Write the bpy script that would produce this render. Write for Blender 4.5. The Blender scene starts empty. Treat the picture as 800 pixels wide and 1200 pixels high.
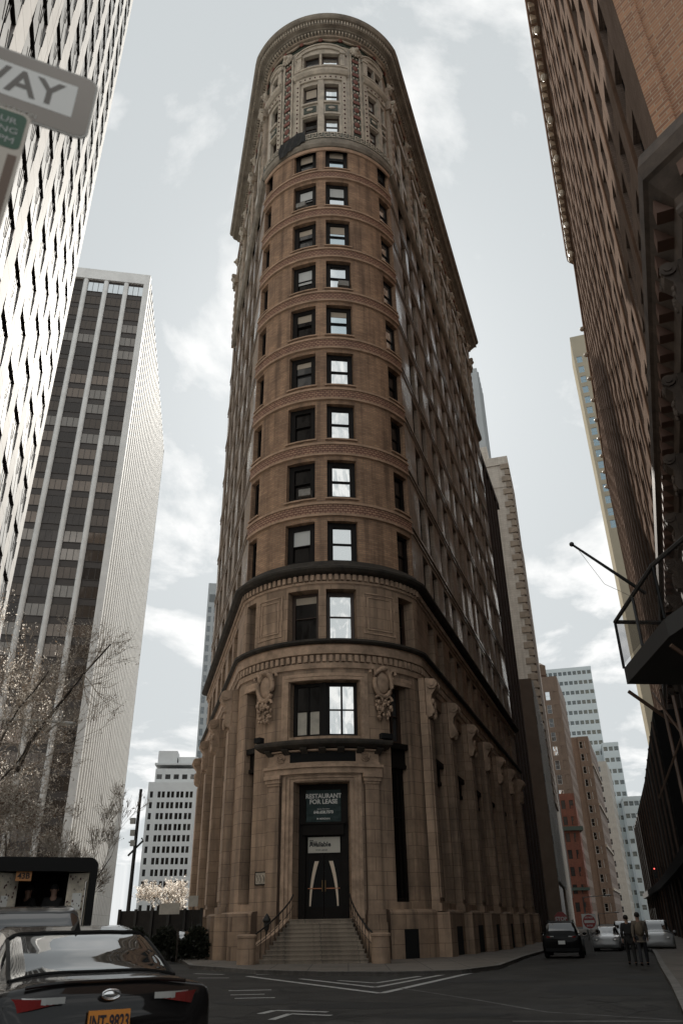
import bpy, math, random
from mathutils import Vector, Matrix
random.seed(7)
C = bpy.context.scene
COL = C.collection
R_ = math.radians
sin, cos, pi = math.sin, math.cos, math.pi

# ------------------------------------------------------------------ camera, world, sun, exposure
EYE = Vector((0.0, 0.0, 1.6))
CAM_R = Vector((0.999885236, 0.0151497763, 0.0))
CAM_U = Vector((-0.0071915, 0.47463919, 0.88015108))
# camera basis from the two vanishing points of the photograph
_Z = Vector((-25.0, 1650.0, 889.9438)).normalized()          # world up, seen in camera axes (right, up, forward)
_Y = (Vector((0, 0, 1)) - _Z * _Z.z).normalized()
_X = _Z.cross(_Y)
if _X.x < 0: _X = -_X
def cam_axis(i):
    return Vector((_X[i], _Y[i], _Z[i]))
cam_d = bpy.data.cameras.new('camera')
cam = bpy.data.objects.new('camera', cam_d); COL.objects.link(cam)
r_, u_, f_ = cam_axis(0), cam_axis(1), cam_axis(2)
M = Matrix((r_, u_, -f_)).transposed().to_4x4(); M.translation = EYE
cam.matrix_world = M
cam_d.sensor_fit = 'VERTICAL'; cam_d.sensor_height = 36.0; cam_d.sensor_width = 24.0
cam_d.lens = 36.0 * 889.94 / 1200.0
cam_d.clip_start = 0.1; cam_d.clip_end = 6000
cam_d.dof.use_dof = True; cam_d.dof.focus_distance = 45.0; cam_d.dof.aperture_fstop = 3.2
C.camera = cam
def ray(x, y):
    c = Vector(((x - 400.0), -(y - 600.0), 889.9438))
    return Vector((c.dot(_X), c.dot(_Y), c.dot(_Z))).normalized()
def at_d(x, y, d):                       # point on the pixel's ray at horizontal distance d
    r = ray(x, y); h = math.hypot(r.x, r.y); return EYE + r * (d / h)
def at_z(x, y, z):
    r = ray(x, y); return EYE + r * ((z - EYE.z) / r.z)
def azel(az, el, d):
    a = R_(az); return Vector((d * sin(a), d * cos(a), EYE.z + d * math.tan(R_(el))))

SUN_AZ, SUN_EL = 1.0, 38.0
w = bpy.data.worlds.new('World'); C.world = w; w.use_nodes = True
nt = w.node_tree; nt.nodes.clear()
def wn(t, **k):
    n = nt.nodes.new(t)
    for a, b in k.items(): setattr(n, a, b)
    return n
sky = wn('ShaderNodeTexSky', sky_type='NISHITA', sun_disc=False, sun_elevation=R_(SUN_EL), sun_rotation=R_(SUN_AZ), air_density=1.0, dust_density=2.5, ozone_density=1.0)
hs = wn('ShaderNodeHueSaturation'); hs.inputs['Saturation'].default_value = 0.10; hs.inputs['Value'].default_value = 1.0
tc = wn('ShaderNodeTexCoord')
sep = wn('ShaderNodeSeparateXYZ')
# clouds on a layer overhead: direction divided by its height
dv = wn('ShaderNodeMath', operation='MAXIMUM'); dv.inputs[1].default_value = 0.06
ad = wn('ShaderNodeMath', operation='ADD'); ad.inputs[1].default_value = 0.22
dx = wn('ShaderNodeMath', operation='DIVIDE'); dy = wn('ShaderNodeMath', operation='DIVIDE')
cb = wn('ShaderNodeCombineXYZ')
n1 = wn('ShaderNodeTexNoise'); n1.inputs['Scale'].default_value = 2.3; n1.inputs['Detail'].default_value = 9.0; n1.inputs['Roughness'].default_value = 0.58
n1.inputs['Distortion'].default_value = 0.35
rp = wn('ShaderNodeValToRGB'); rp.color_ramp.elements[0].position = 0.50; rp.color_ramp.elements[1].position = 0.59
mixc = wn('ShaderNodeMixRGB'); mixc.inputs['Color2'].default_value = (8.8, 8.8, 8.7, 1)
flat = wn('ShaderNodeMixRGB'); flat.inputs['Fac'].default_value = 0.94; flat.inputs['Color2'].default_value = (5.05, 5.38, 5.52, 1)
cm = wn('ShaderNodeMath', operation='MULTIPLY'); cm.inputs[1].default_value = 0.85
bg = wn('ShaderNodeBackground'); bg.inputs['Strength'].default_value = 0.071
out = wn('ShaderNodeOutputWorld')
L = nt.links.new
L(tc.outputs['Generated'], sep.inputs[0]); L(sep.outputs['Z'], dv.inputs[0]); L(dv.outputs[0], ad.inputs[0])
L(sep.outputs['X'], dx.inputs[0]); L(ad.outputs[0], dx.inputs[1]); L(sep.outputs['Y'], dy.inputs[0]); L(ad.outputs[0], dy.inputs[1])
L(dx.outputs[0], cb.inputs[0]); L(dy.outputs[0], cb.inputs[1]); L(cb.outputs[0], n1.inputs['Vector'])
L(n1.outputs['Fac'], rp.inputs['Fac']); L(rp.outputs['Color'], cm.inputs[0])
L(sky.outputs['Color'], hs.inputs['Color']); L(hs.outputs['Color'], flat.inputs['Color1'])
L(flat.outputs['Color'], mixc.inputs['Color1']); L(cm.outputs[0], mixc.inputs['Fac'])
L(mixc.outputs['Color'], bg.inputs['Color']); L(bg.outputs[0], out.inputs['Surface'])

sl = bpy.data.lights.new('sun', 'SUN'); sl.energy = 4.5; sl.angle = R_(0.5); sl.color = (1.0, 0.95, 0.87)
so = bpy.data.objects.new('sun', sl); COL.objects.link(so)
sd = Vector((sin(R_(SUN_AZ)) * cos(R_(SUN_EL)), cos(R_(SUN_AZ)) * cos(R_(SUN_EL)), sin(R_(SUN_EL))))
so.rotation_euler = sd.to_track_quat('Z', 'Y').to_euler(); so.location = (0, 0, 200)
C.view_settings.view_transform = 'Standard'; C.view_settings.look = 'None'
C.view_settings.exposure = 0.8; C.view_settings.gamma = 1.0; C.view_settings.use_curve_mapping = False
C.render.engine = 'CYCLES'
C.cycles.max_bounces = 6; C.cycles.diffuse_bounces = 1; C.cycles.glossy_bounces = 3
C.cycles.caustics_reflective = False; C.cycles.caustics_refractive = False
C.cycles.use_denoising = True

# ------------------------------------------------------------------ materials
MATS = {}
def pbr(name, col, rough=0.6, metal=0.0, vary=0.0, vscale=1.0, bump=0.0, bscale=30.0, spec=0.5, coat=0.0, col2=None, dirt=0.0):
    if name in MATS: return MATS[name]
    m = bpy.data.materials.new(name); m.use_nodes = True; MATS[name] = m
    t = m.node_tree; b = t.nodes['Principled BSDF']
    b.inputs['Base Color'].default_value = (*col, 1); b.inputs['Roughness'].default_value = rough
    b.inputs['Metallic'].default_value = metal; b.inputs['Specular IOR Level'].default_value = spec
    b.inputs['Coat Weight'].default_value = coat; b.inputs['Coat Roughness'].default_value = 0.03
    cur = None
    co = t.nodes.new('ShaderNodeTexCoord')
    if vary > 0 or col2:
        n = t.nodes.new('ShaderNodeTexNoise'); n.inputs['Scale'].default_value = vscale; n.inputs['Detail'].default_value = 6
        n.inputs['Roughness'].default_value = 0.65
        t.links.new(co.outputs['Object'], n.inputs['Vector'])
        r = t.nodes.new('ShaderNodeValToRGB'); r.color_ramp.elements[0].position = 0.3; r.color_ramp.elements[1].position = 0.7
        c2 = col2 or tuple(c * (1 - vary) for c in col); c1 = col if col2 else tuple(min(1, c * (1 + vary * 0.6)) for c in col)
        r.color_ramp.elements[0].color = (*c2, 1); r.color_ramp.elements[1].color = (*c1, 1)
        t.links.new(n.outputs['Fac'], r.inputs['Fac']); cur = r.outputs['Color']
        t.links.new(cur, b.inputs['Base Color'])
    if bump > 0:
        n2 = t.nodes.new('ShaderNodeTexNoise'); n2.inputs['Scale'].default_value = bscale; n2.inputs['Detail'].default_value = 4
        t.links.new(co.outputs['Object'], n2.inputs['Vector'])
        bp = t.nodes.new('ShaderNodeBump'); bp.inputs['Strength'].default_value = bump; bp.inputs['Distance'].default_value = 0.02
        t.links.new(n2.outputs['Fac'], bp.inputs['Height']); t.links.new(bp.outputs['Normal'], b.inputs['Normal'])
    return m

def masonry(name, c1, c2, mortar, bw, bh, ms, rough=0.7, stain=0.35, stain_col=(0.05, 0.04, 0.035), off=0.5, bump=0.4, spec=0.5, streak=True, rvar=None):
    """bricks or stone blocks laid out in wall metres (UV), with weathering stains and streaks"""
    if name in MATS: return MATS[name]
    m = bpy.data.materials.new(name); m.use_nodes = True; MATS[name] = m
    t = m.node_tree; b = t.nodes['Principled BSDF']; N = t.nodes.new; K = t.links.new
    b.inputs['Roughness'].default_value = rough; b.inputs['Specular IOR Level'].default_value = spec
    uv = N('ShaderNodeUVMap'); uv.uv_map = 'UVMap'
    br = N('ShaderNodeTexBrick'); br.offset = off
    br.inputs['Color1'].default_value = (*c1, 1); br.inputs['Color2'].default_value = (*c2, 1); br.inputs['Mortar'].default_value = (*mortar, 1)
    br.inputs['Scale'].default_value = 1.0; br.inputs['Brick Width'].default_value = bw; br.inputs['Row Height'].default_value = bh
    br.inputs['Mortar Size'].default_value = ms; br.inputs['Mortar Smooth'].default_value = 0.1; br.inputs['Bias'].default_value = -0.1
    K(uv.outputs['UV'], br.inputs['Vector'])
    n = N('ShaderNodeTexNoise'); n.inputs['Scale'].default_value = 0.45; n.inputs['Detail'].default_value = 8; n.inputs['Roughness'].default_value = 0.7
    K(uv.outputs['UV'], n.inputs['Vector'])
    r = N('ShaderNodeValToRGB'); r.color_ramp.elements[0].position = 0.42; r.color_ramp.elements[1].position = 0.72
    r.color_ramp.elements[0].color = (0, 0, 0, 1); r.color_ramp.elements[1].color = (stain, stain, stain, 1)
    K(n.outputs['Fac'], r.inputs['Fac'])
    mx = N('ShaderNodeMixRGB'); mx.inputs['Color2'].default_value = (*stain_col, 1)
    K(r.outputs['Color'], mx.inputs['Fac']); K(br.outputs['Color'], mx.inputs['Color1'])
    fin = mx.outputs['Color']
    if streak:
        mp = N('ShaderNodeMapping'); mp.inputs['Scale'].default_value = (2.2, 0.12, 1)
        K(uv.outputs['UV'], mp.inputs['Vector'])
        n3 = N('ShaderNodeTexNoise'); n3.inputs['Scale'].default_value = 1.0; n3.inputs['Detail'].default_value = 5
        K(mp.outputs['Vector'], n3.inputs['Vector'])
        r3 = N('ShaderNodeValToRGB'); r3.color_ramp.elements[0].position = 0.46; r3.color_ramp.elements[1].position = 0.68
        r3.color_ramp.elements[0].color = (0, 0, 0, 1); r3.color_ramp.elements[1].color = (stain * 0.9,) * 3 + (1,)
        K(n3.outputs['Fac'], r3.inputs['Fac'])
        m3 = N('ShaderNodeMixRGB'); m3.inputs['Color2'].default_value = (*stain_col, 1)
        K(r3.outputs['Color'], m3.inputs['Fac']); K(fin, m3.inputs['Color1']); fin = m3.outputs['Color']
    K(fin, b.inputs['Base Color'])
    if rvar:
        n5 = N('ShaderNodeTexNoise'); n5.inputs['Scale'].default_value = 0.22; n5.inputs['Detail'].default_value = 4; K(uv.outputs['UV'], n5.inputs['Vector'])
        r5 = N('ShaderNodeMapRange'); r5.inputs['From Min'].default_value = 0.42; r5.inputs['From Max'].default_value = 0.62; r5.inputs['To Min'].default_value = rvar[0]; r5.inputs['To Max'].default_value = rvar[1]
        K(n5.outputs['Fac'], r5.inputs['Value']); K(r5.outputs['Result'], b.inputs['Roughness'])
    bp = N('ShaderNodeBump'); bp.inputs['Strength'].default_value = bump; bp.inputs['Distance'].default_value = 0.01
    inv = N('ShaderNodeMath'); inv.operation = 'SUBTRACT'; inv.inputs[0].default_value = 1.0
    K(br.outputs['Fac'], inv.inputs[1])
    a2 = N('ShaderNodeMath'); a2.operation = 'ADD'
    n4 = N('ShaderNodeTexNoise'); n4.inputs['Scale'].default_value = 9.0; n4.inputs['Detail'].default_value = 5
    K(uv.outputs['UV'], n4.inputs['Vector']); K(inv.outputs[0], a2.inputs[0]); K(n4.outputs['Fac'], a2.inputs[1])
    K(a2.outputs[0], bp.inputs['Height']); K(bp.outputs['Normal'], b.inputs['Normal'])
    return m

def glass(name, tint=(0.02, 0.022, 0.022), rough=0.04, metal=0.0, spec=0.9, wav=0.25, wscale=1.3):
    if name in MATS: return MATS[name]
    m = pbr(name, tint, rough, metal, spec=spec)
    t = m.node_tree; b = t.nodes['Principled BSDF']
    co = t.nodes.new('ShaderNodeTexCoord'); mp = t.nodes.new('ShaderNodeMapping'); mp.inputs['Scale'].default_value = (1.0, 1.0, 0.45)
    n = t.nodes.new('ShaderNodeTexNoise'); n.inputs['Scale'].default_value = wscale; n.inputs['Detail'].default_value = 1.5
    bp = t.nodes.new('ShaderNodeBump'); bp.inputs['Strength'].default_value = wav; bp.inputs['Distance'].default_value = 0.05
    t.links.new(co.outputs['Object'], mp.inputs['Vector']); t.links.new(mp.outputs['Vector'], n.inputs['Vector'])
    t.links.new(n.outputs['Fac'], bp.inputs['Height']); t.links.new(bp.outputs['Normal'], b.inputs['Normal'])
    return m

def emis(name, col, s):
    if name in MATS: return MATS[name]
    m = pbr(name, col, 0.5); b = m.node_tree.nodes['Principled BSDF']
    b.inputs['Emission Color'].default_value = (*col, 1); b.inputs['Emission Strength'].default_value = s
    return m

# ------------------------------------------------------------------ mesh helpers
ROOTLOC = {}
class MB:
    def __init__(s): s.v = []; s.f = []; s.uv = []; s.mi = []; s.m = 0
    def quad(s, *ps, uv=None):
        i = len(s.v); s.v += [tuple(p) for p in ps]; s.f.append(tuple(range(i, i + len(ps))))
        s.uv.append(uv or [(0, 0)] * len(ps)); s.mi.append(s.m)
    def mesh(s, vs, fs):
        i = len(s.v); s.v += [tuple(p) for p in vs]
        for f in fs: s.f.append(tuple(i + k for k in f)); s.uv.append([(vs[k][0] + vs[k][1], vs[k][2]) for k in f]); s.mi.append(s.m)
    def obox(s, o, a, b, c):
        """box from corner o along vectors a, b, c; UVs in metres"""
        o = Vector(o); a = Vector(a); b = Vector(b); c = Vector(c)
        if a.cross(b).dot(c) < 0: o = o + a; a = -a
        P = [o, o + a, o + a + b, o + b, o + c, o + a + c, o + a + b + c, o + b + c]
        la, lb, lc = a.length, b.length, c.length
        u0 = o.x * 0.7 + o.y * 0.7; z0 = o.z
        for f, du, dv in (((0, 3, 2, 1), lb, la), ((4, 5, 6, 7), la, lb), ((0, 1, 5, 4), la, lc), ((1, 2, 6, 5), lb, lc), ((2, 3, 7, 6), la, lc), ((3, 0, 4, 7), lb, lc)):
            s.quad(*[P[k] for k in f], uv=[(u0, z0), (u0 + du, z0), (u0 + du, z0 + dv), (u0, z0 + dv)])
    def box(s, c, d, rz=0.0):
        ax = Vector((cos(rz), sin(rz), 0)) * d[0]; ay = Vector((-sin(rz), cos(rz), 0)) * d[1]; az = Vector((0, 0, d[2]))
        s.obox(Vector(c) - ax / 2 - ay / 2 - az / 2, ax, ay, az)
    def tube(s, pts, rs, n=8, cap=True):
        pts = [Vector(p) for p in pts]
        if not isinstance(rs, (list, tuple)): rs = [rs] * len(pts)
        vs = []; fs = []
        for i, p in enumerate(pts):
            d = (pts[min(i + 1, len(pts) - 1)] - pts[max(i - 1, 0)]).normalized()
            h = Vector((0, 0, 1)) if abs(d.z) < 0.9 else Vector((1, 0, 0))
            x = d.cross(h).normalized(); y = d.cross(x)
            for k in range(n):
                a = 2 * pi * k / n; vs.append(p + (x * cos(a) + y * sin(a)) * rs[i])
        for i in range(len(pts) - 1):
            for k in range(n):
                fs.append((i * n + k, i * n + (k + 1) % n, (i + 1) * n + (k + 1) % n, (i + 1) * n + k))
        if cap: fs.append(tuple(range(n))); fs.append(tuple((len(pts) - 1) * n + k for k in reversed(range(n))))
        s.mesh(vs, fs)
    def lathe(s, c, prof, n=16, axis='Z', sx=1.0, sy=1.0):
        vs = []; fs = []; c = Vector(c)
        for r, z in prof:
            for k in range(n):
                a = 2 * pi * k / n
                vs.append(c + Vector((r * cos(a) * sx, r * sin(a) * sy, z)))
        for i in range(len(prof) - 1):
            for k in range(n): fs.append((i * n + k, i * n + (k + 1) % n, (i + 1) * n + (k + 1) % n, (i + 1) * n + k))
        fs.append(tuple(reversed(range(n)))); fs.append(tuple((len(prof) - 1) * n + k for k in range(n)))
        s.mesh(vs, fs)
    def ball(s, c, r, X=None, Y=None, Z=None, n=10, m=7):
        X = Vector(X or (1, 0, 0)); Y = Vector(Y or (0, 1, 0)); Z = Vector(Z or (0, 0, 1)); c = Vector(c)
        if not isinstance(r, (tuple, list)): r = (r, r, r)
        vs = []; fs = []
        for j in range(m + 1):
            t = pi * j / m
            for k in range(n):
                a = 2 * pi * k / n
                vs.append(c + X * (r[0] * sin(t) * cos(a)) + Y * (r[1] * sin(t) * sin(a)) + Z * (r[2] * cos(t)))
        for j in range(m):
            for k in range(n): fs.append((j * n + k, (j + 1) * n + k, (j + 1) * n + (k + 1) % n, j * n + (k + 1) % n))
        s.mesh(vs, fs)
    def prism(s, poly, z0, z1):
        n = len(poly); a = 0
        for i in range(n): a += poly[i][0] * poly[(i + 1) % n][1] - poly[(i + 1) % n][0] * poly[i][1]
        if a < 0: poly = poly[::-1]
        f0 = z0 if callable(z0) else (lambda x, y: z0); f1 = z1 if callable(z1) else (lambda x, y: z1)
        s.quad(*[(p[0], p[1], f1(*p)) for p in poly], uv=[(p[0], p[1]) for p in poly])
        s.quad(*[(p[0], p[1], f0(*p)) for p in poly[::-1]])
        u = 0
        for i in range(n):
            p, q = poly[i], poly[(i + 1) % n]; l = math.hypot(q[0] - p[0], q[1] - p[1])
            s.quad((*p, f0(*p)), (*q, f0(*q)), (*q, f1(*q)), (*p, f1(*p)), uv=[(u, f0(*p)), (u + l, f0(*q)), (u + l, f1(*q)), (u, f1(*p))]); u += l
    def build(s, name, mats, parent=None, smooth=False, bevel=0.0, sub=0):
        if not s.v: return None
        rl = ROOTLOC.get(parent.name, Vector((0, 0, 0))) if parent else Vector((0, 0, 0))
        me = bpy.data.meshes.new(name)
        me.from_pydata([(p[0] - rl.x, p[1] - rl.y, p[2] - rl.z) for p in s.v], [], s.f)
        ul = me.uv_layers.new(name='UVMap')
        flat = [c for f in s.uv for p in f for c in p]
        ul.data.foreach_set('uv', flat)
        if not isinstance(mats, (list, tuple)): mats = [mats]
        for m in mats: me.materials.append(m)
        if len(mats) > 1: me.polygons.foreach_set('material_index', s.mi)
        if smooth: me.polygons.foreach_set('use_smooth', [True] * len(me.polygons))
        me.update()
        o = bpy.data.objects.new(name, me); COL.objects.link(o)
        if parent: o.parent = parent
        ROOTLOC[o.name] = rl
        if bevel:
            b = o.modifiers.new('bevel', 'BEVEL'); b.width = bevel; b.segments = 2; b.limit_method = 'ANGLE'
        if sub:
            b = o.modifiers.new('sub', 'SUBSURF'); b.levels = sub; b.render_levels = sub
        return o

def thing(name, label, cat, loc=(0, 0, 0), rz=0.0, group=None, local=False):
    o = bpy.data.objects.new(name, None); COL.objects.link(o); o.empty_display_size = 0.3
    o.location = loc; o.rotation_euler = (0, 0, rz)
    o['label'] = label; o['category'] = cat
    if group: o['group'] = group
    ROOTLOC[o.name] = Vector((0, 0, 0)) if local else Vector(loc)
    return o
def tag(o, label, cat, group=None):
    o['label'] = label; o['category'] = cat
    if group: o['group'] = group
    return o
def struct(o): o['kind'] = 'structure'; return o
def stuff(o):
    if o: o['kind'] = 'stuff'
    return o
def dup(root, loc, rz, label=None, group=None):
    r = root.copy(); COL.objects.link(r); r.location = loc; r.rotation_euler = (0, 0, rz)
    if label: r['label'] = label
    if group: r['group'] = group
    for ch in list(root.children):
        c = ch.copy(); COL.objects.link(c); c.parent = r
        for g in ch.children:
            d = g.copy(); COL.objects.link(d); d.parent = c
    return r
def text_mesh(name, txt, size, mat, parent, M4, extrude=0.004, bold=0.0, align='CENTER', sx=1.0):
    """lettering as a mesh: M4 maps text x/y/z to world"""
    cu = bpy.data.curves.new(name, 'FONT'); cu.body = txt; cu.size = size; cu.align_x = align; cu.align_y = 'CENTER'
    cu.extrude = extrude; cu.offset = bold; cu.resolution_u = 3
    t = bpy.data.objects.new('tmp', cu); COL.objects.link(t)
    dg = bpy.context.evaluated_depsgraph_get(); dg.update()
    me = bpy.data.meshes.new_from_object(t.evaluated_get(dg)); bpy.data.objects.remove(t); bpy.data.curves.remove(cu)
    rl = ROOTLOC.get(parent.name, Vector((0, 0, 0)))
    me.transform(Matrix.Translation(-rl) @ M4 @ Matrix.Diagonal((sx, 1, 1, 1)))
    me.materials.clear(); me.materials.append(mat); me.name = name
    o = bpy.data.objects.new(name, me); COL.objects.link(o); o.parent = parent; ROOTLOC[o.name] = rl
    return o
def frame4(o, x, y, z):
    m = Matrix((x, y, z)).transposed().to_4x4(); m.translation = o; return m

def wall(mb, P2, u0, u1, z0, z1, holes=(), du=2.0, depth=0.4, dz=None):
    """wall sheet along P2(u, offset)->(x, y), with rectangular openings and their reveals"""
    us = {round(u0, 4), round(u1, 4)}; zs = {round(z0, 4), round(z1, 4)}
    n = max(1, int(math.ceil((u1 - u0) / du)))
    for i in range(n + 1): us.add(round(u0 + (u1 - u0) * i / n, 4))
    for a, b, c, d in holes:
        us |= {round(a, 4), round(b, 4)}; zs |= {round(c, 4), round(d, 4)}
    us = sorted(us); zs = sorted(zs)
    us = [u for i, u in enumerate(us) if i == 0 or u - us[i - 1] > 1e-3]
    pt = lambda u, o, z: (*P2(u, o), z)
    for i in range(len(us) - 1):
        uc = (us[i] + us[i + 1]) / 2
        hs_ = sorted([(c, d) for a, b, c, d in holes if a < uc < b])
        z = z0; segs = []
        for c, d in hs_:
            if c > z: segs.append((z, c))
            z = d
        if z < z1: segs.append((z, z1))
        for c, d in segs:
            mb.quad(pt(us[i], 0, c), pt(us[i + 1], 0, c), pt(us[i + 1], 0, d), pt(us[i], 0, d), uv=[(us[i], c), (us[i + 1], c), (us[i + 1], d), (us[i], d)])
    for a, b, c, d in holes:
        e = -depth
        mb.quad(pt(a, 0, c), pt(a, 0, d), pt(a, e, d), pt(a, e, c), uv=[(a, c), (a, d), (a + depth, d), (a + depth, c)])
        mb.quad(pt(b, 0, d), pt(b, 0, c), pt(b, e, c), pt(b, e, d), uv=[(b, d), (b, c), (b + depth, c), (b + depth, d)])
        uu = [u for u in us if a - 1e-3 <= u <= b + 1e-3]
        for p, q in zip(uu, uu[1:]):
            mb.quad(pt(p, 0, c), pt(p, e, c), pt(q, e, c), pt(q, 0, c), uv=[(p, c), (p, c + depth), (q, c + depth), (q, c)])
            mb.quad(pt(p, e, d), pt(p, 0, d), pt(q, 0, d), pt(q, e, d), uv=[(p, d), (p, d + depth), (q, d + depth), (q, d)])

def sweep(mb, path, prof, close=True):
    """path: fn(offset)->list of (x, y, u); prof: list of (offset, z) from bottom out and up"""
    rows = [[(x, y, z, u) for x, y, u in path(o)] for o, z in prof]
    L_ = 0
    for i in range(len(rows) - 1):
        d = math.hypot(prof[i + 1][0] - prof[i][0], prof[i + 1][1] - prof[i][1])
        a, b = rows[i], rows[i + 1]
        for k in range(len(a) - 1):
            mb.quad(a[k][:3], a[k + 1][:3], b[k + 1][:3], b[k][:3], uv=[(a[k][3], a[k][2]), (a[k + 1][3], a[k][2]), (a[k + 1][3], a[k][2] + d), (a[k][3], a[k][2] + d)])
    if close:
        mb.quad(*[r[0][:3] for r in rows[::-1]]); mb.quad(*[r[-1][:3] for r in rows])

def window(parent, A, X, W, H, out, fmat, pmat, fw=0.1, fd=0.12, rail=0.5, mull=(), blind=None, bmat=None, name='window', acc=None, bars=0.05, plow=None):
    """sash window in an opening: A lower-left corner on the frame's outer face, X along, out outward. acc: MB pair for one merged part"""
    A = Vector(A); X = Vector(X).normalized(); O = Vector(out).normalized(); Z = Vector((0, 0, 1))
    fr = acc[0] if acc else MB(); pa = acc[1] if acc else MB()
    def bar(x0, x1, z0, z1, d0, d1): fr.obox(A + X * x0 + Z * z0 - O * d1, X * (x1 - x0), O * (d1 - d0), Z * (z1 - z0))
    bar(0, fw, 0, H, 0, fd); bar(W - fw, W, 0, H, 0, fd); bar(fw, W - fw, 0, fw, 0, fd); bar(fw, W - fw, H - fw, H, 0, fd)
    if rail: bar(fw, W - fw, H * rail - bars / 2, H * rail + bars / 2, 0.03, fd)
    for q in mull: bar(W * q - bars, W * q + bars, fw, H - fw, 0.015, fd + 0.01)
    e = fd * 0.8
    zs = [fw, H * rail, H - fw] if rail else [fw, H - fw]
    xs = [fw] + [W * q for q in mull] + [W - fw]
    for i in range(len(zs) - 1):
        for k in range(len(xs) - 1):
            t = random.uniform(-0.008, 0.008) if not acc else 0
            ee = e - (0.04 if (rail and i == 1) else 0)
            p = A - O * ee
            pa.quad(p + X * xs[k] + Z * zs[i] - O * t, p + X * xs[k + 1] + Z * zs[i], p + X * xs[k + 1] + Z * zs[i + 1] + O * t, p + X * xs[k] + Z * zs[i + 1] + O * t)
    if acc: return None
    f = fr.build(name, fmat, parent)
    pa.build('pane', pmat, f)
    if blind:
        b = MB(); zt = H - fw; zb = H - fw - (H - 2 * fw) * blind
        q = A - O * (e - 0.045)
        b.obox(q + X * (fw + 0.004) + Z * zb, X * (W - 2 * fw - 0.008), O * 0.012, Z * (zt - zb)); b.build('blind', bmat, f)
    return f
# ------------------------------------------------------------------ shared materials
stone_b = masonry('base_limestone', (0.56, 0.385, 0.265), (0.47, 0.32, 0.215), (0.22, 0.145, 0.10), 1.35, 0.62, 0.012, 0.75, 0.62, (0.075, 0.055, 0.042))
stone_t = pbr('carved_limestone', (0.55, 0.38, 0.265), 0.75, vary=0.45, vscale=1.6, bump=0.35, bscale=14)
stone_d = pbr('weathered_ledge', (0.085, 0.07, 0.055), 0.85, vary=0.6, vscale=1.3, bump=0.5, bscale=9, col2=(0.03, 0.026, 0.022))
brick_n = masonry('shaft_brick', (0.60, 0.365, 0.22), (0.41, 0.235, 0.14), (0.34, 0.24, 0.17), 0.42, 0.135, 0.016, 0.7, 0.62, (0.085, 0.052, 0.036))
brick_b = masonry('belt_brick', (0.55, 0.33, 0.215), (0.43, 0.25, 0.165), (0.17, 0.07, 0.05), 0.30, 0.16, 0.028, 0.7, 0.3, (0.08, 0.05, 0.04))
belt_m = pbr('belt_moulding', (0.56, 0.37, 0.25), 0.7, vary=0.35, vscale=1.2, bump=0.2)
brick_f = masonry('flank_brick', (0.46, 0.345, 0.25), (0.38, 0.275, 0.195), (0.27, 0.2, 0.145), 0.42, 0.135, 0.014, 0.45, 0.45, (0.09, 0.065, 0.05), spec=1.0, rvar=(0.75, 0.16))
terra = pbr('cream_terracotta', (0.62, 0.53, 0.42), 0.5, vary=0.35, vscale=1.2, bump=0.25, bscale=12)
terra_w = pbr('tan_terracotta', (0.50, 0.39, 0.29), 0.6, vary=0.5, vscale=1.1, bump=0.4, bscale=8)
green_t = pbr('green_terracotta', (0.055, 0.07, 0.05), 0.5, vary=0.5, vscale=4)
red_t = pbr('red_terracotta', (0.24, 0.085, 0.06), 0.55, vary=0.3, vscale=3)
corn_m = pbr('cornice_copper', (0.34, 0.29, 0.23), 0.65, vary=0.5, vscale=0.9, bump=0.2)
dark_fr = pbr('dark_window_frame', (0.012, 0.010, 0.009), 0.6, spec=0.2)
wood_fr = pbr('brown_window_frame', (0.05, 0.028, 0.018), 0.5)
blind_w = pbr('white_blind', (0.72, 0.72, 0.69), 0.8)
blind_m = pbr('cream_blind', (0.55, 0.46, 0.36), 0.8)
g_dark = glass('dark_glass', (0.010, 0.008, 0.007), 0.06, 0.0, 0.22)
g_sky = glass('mirroring_glass', (0.86, 0.88, 0.88), 0.05, 0.92, 0.9, 0.5, 1.1)
g_sky2 = glass('mirroring_glass_blue', (0.62, 0.70, 0.73), 0.05, 0.92, 0.9, 0.35, 0.8)
g_sky3 = glass('mirroring_glass_wavy', (0.90, 0.90, 0.88), 0.05, 0.95, 0.9, 0.6, 1.6)
g_mid = glass('dim_glass', (0.10, 0.10, 0.10), 0.06, 0.5, 0.7)
iron = pbr('black_iron', (0.012, 0.011, 0.010), 0.45)
black = pbr('matte_black', (0.006, 0.006, 0.006), 0.9)  # one even, rough near-black
bronze = pbr('dark_bronze', (0.014, 0.011, 0.009), 0.6, vary=0.3, vscale=2, spec=0.15)

def gz(x, y):
    """the street falls gently away from the camera"""
    if y < 10: z = 0.12
    elif y < 32: z = 0.12 - 0.22 * (y - 10) / 22
    elif y < 42: z = -0.10
    elif y < 62: z = -0.10 - 0.30 * (y - 42) / 20
    else: z = -0.40
    return z
def on_ground(x, y, dz=0.0):
    z = 0.0
    for _ in range(12):
        p = at_z(x, y, z + dz); z = gz(p.x, p.y)
    return at_z(x, y, z + dz)

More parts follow.
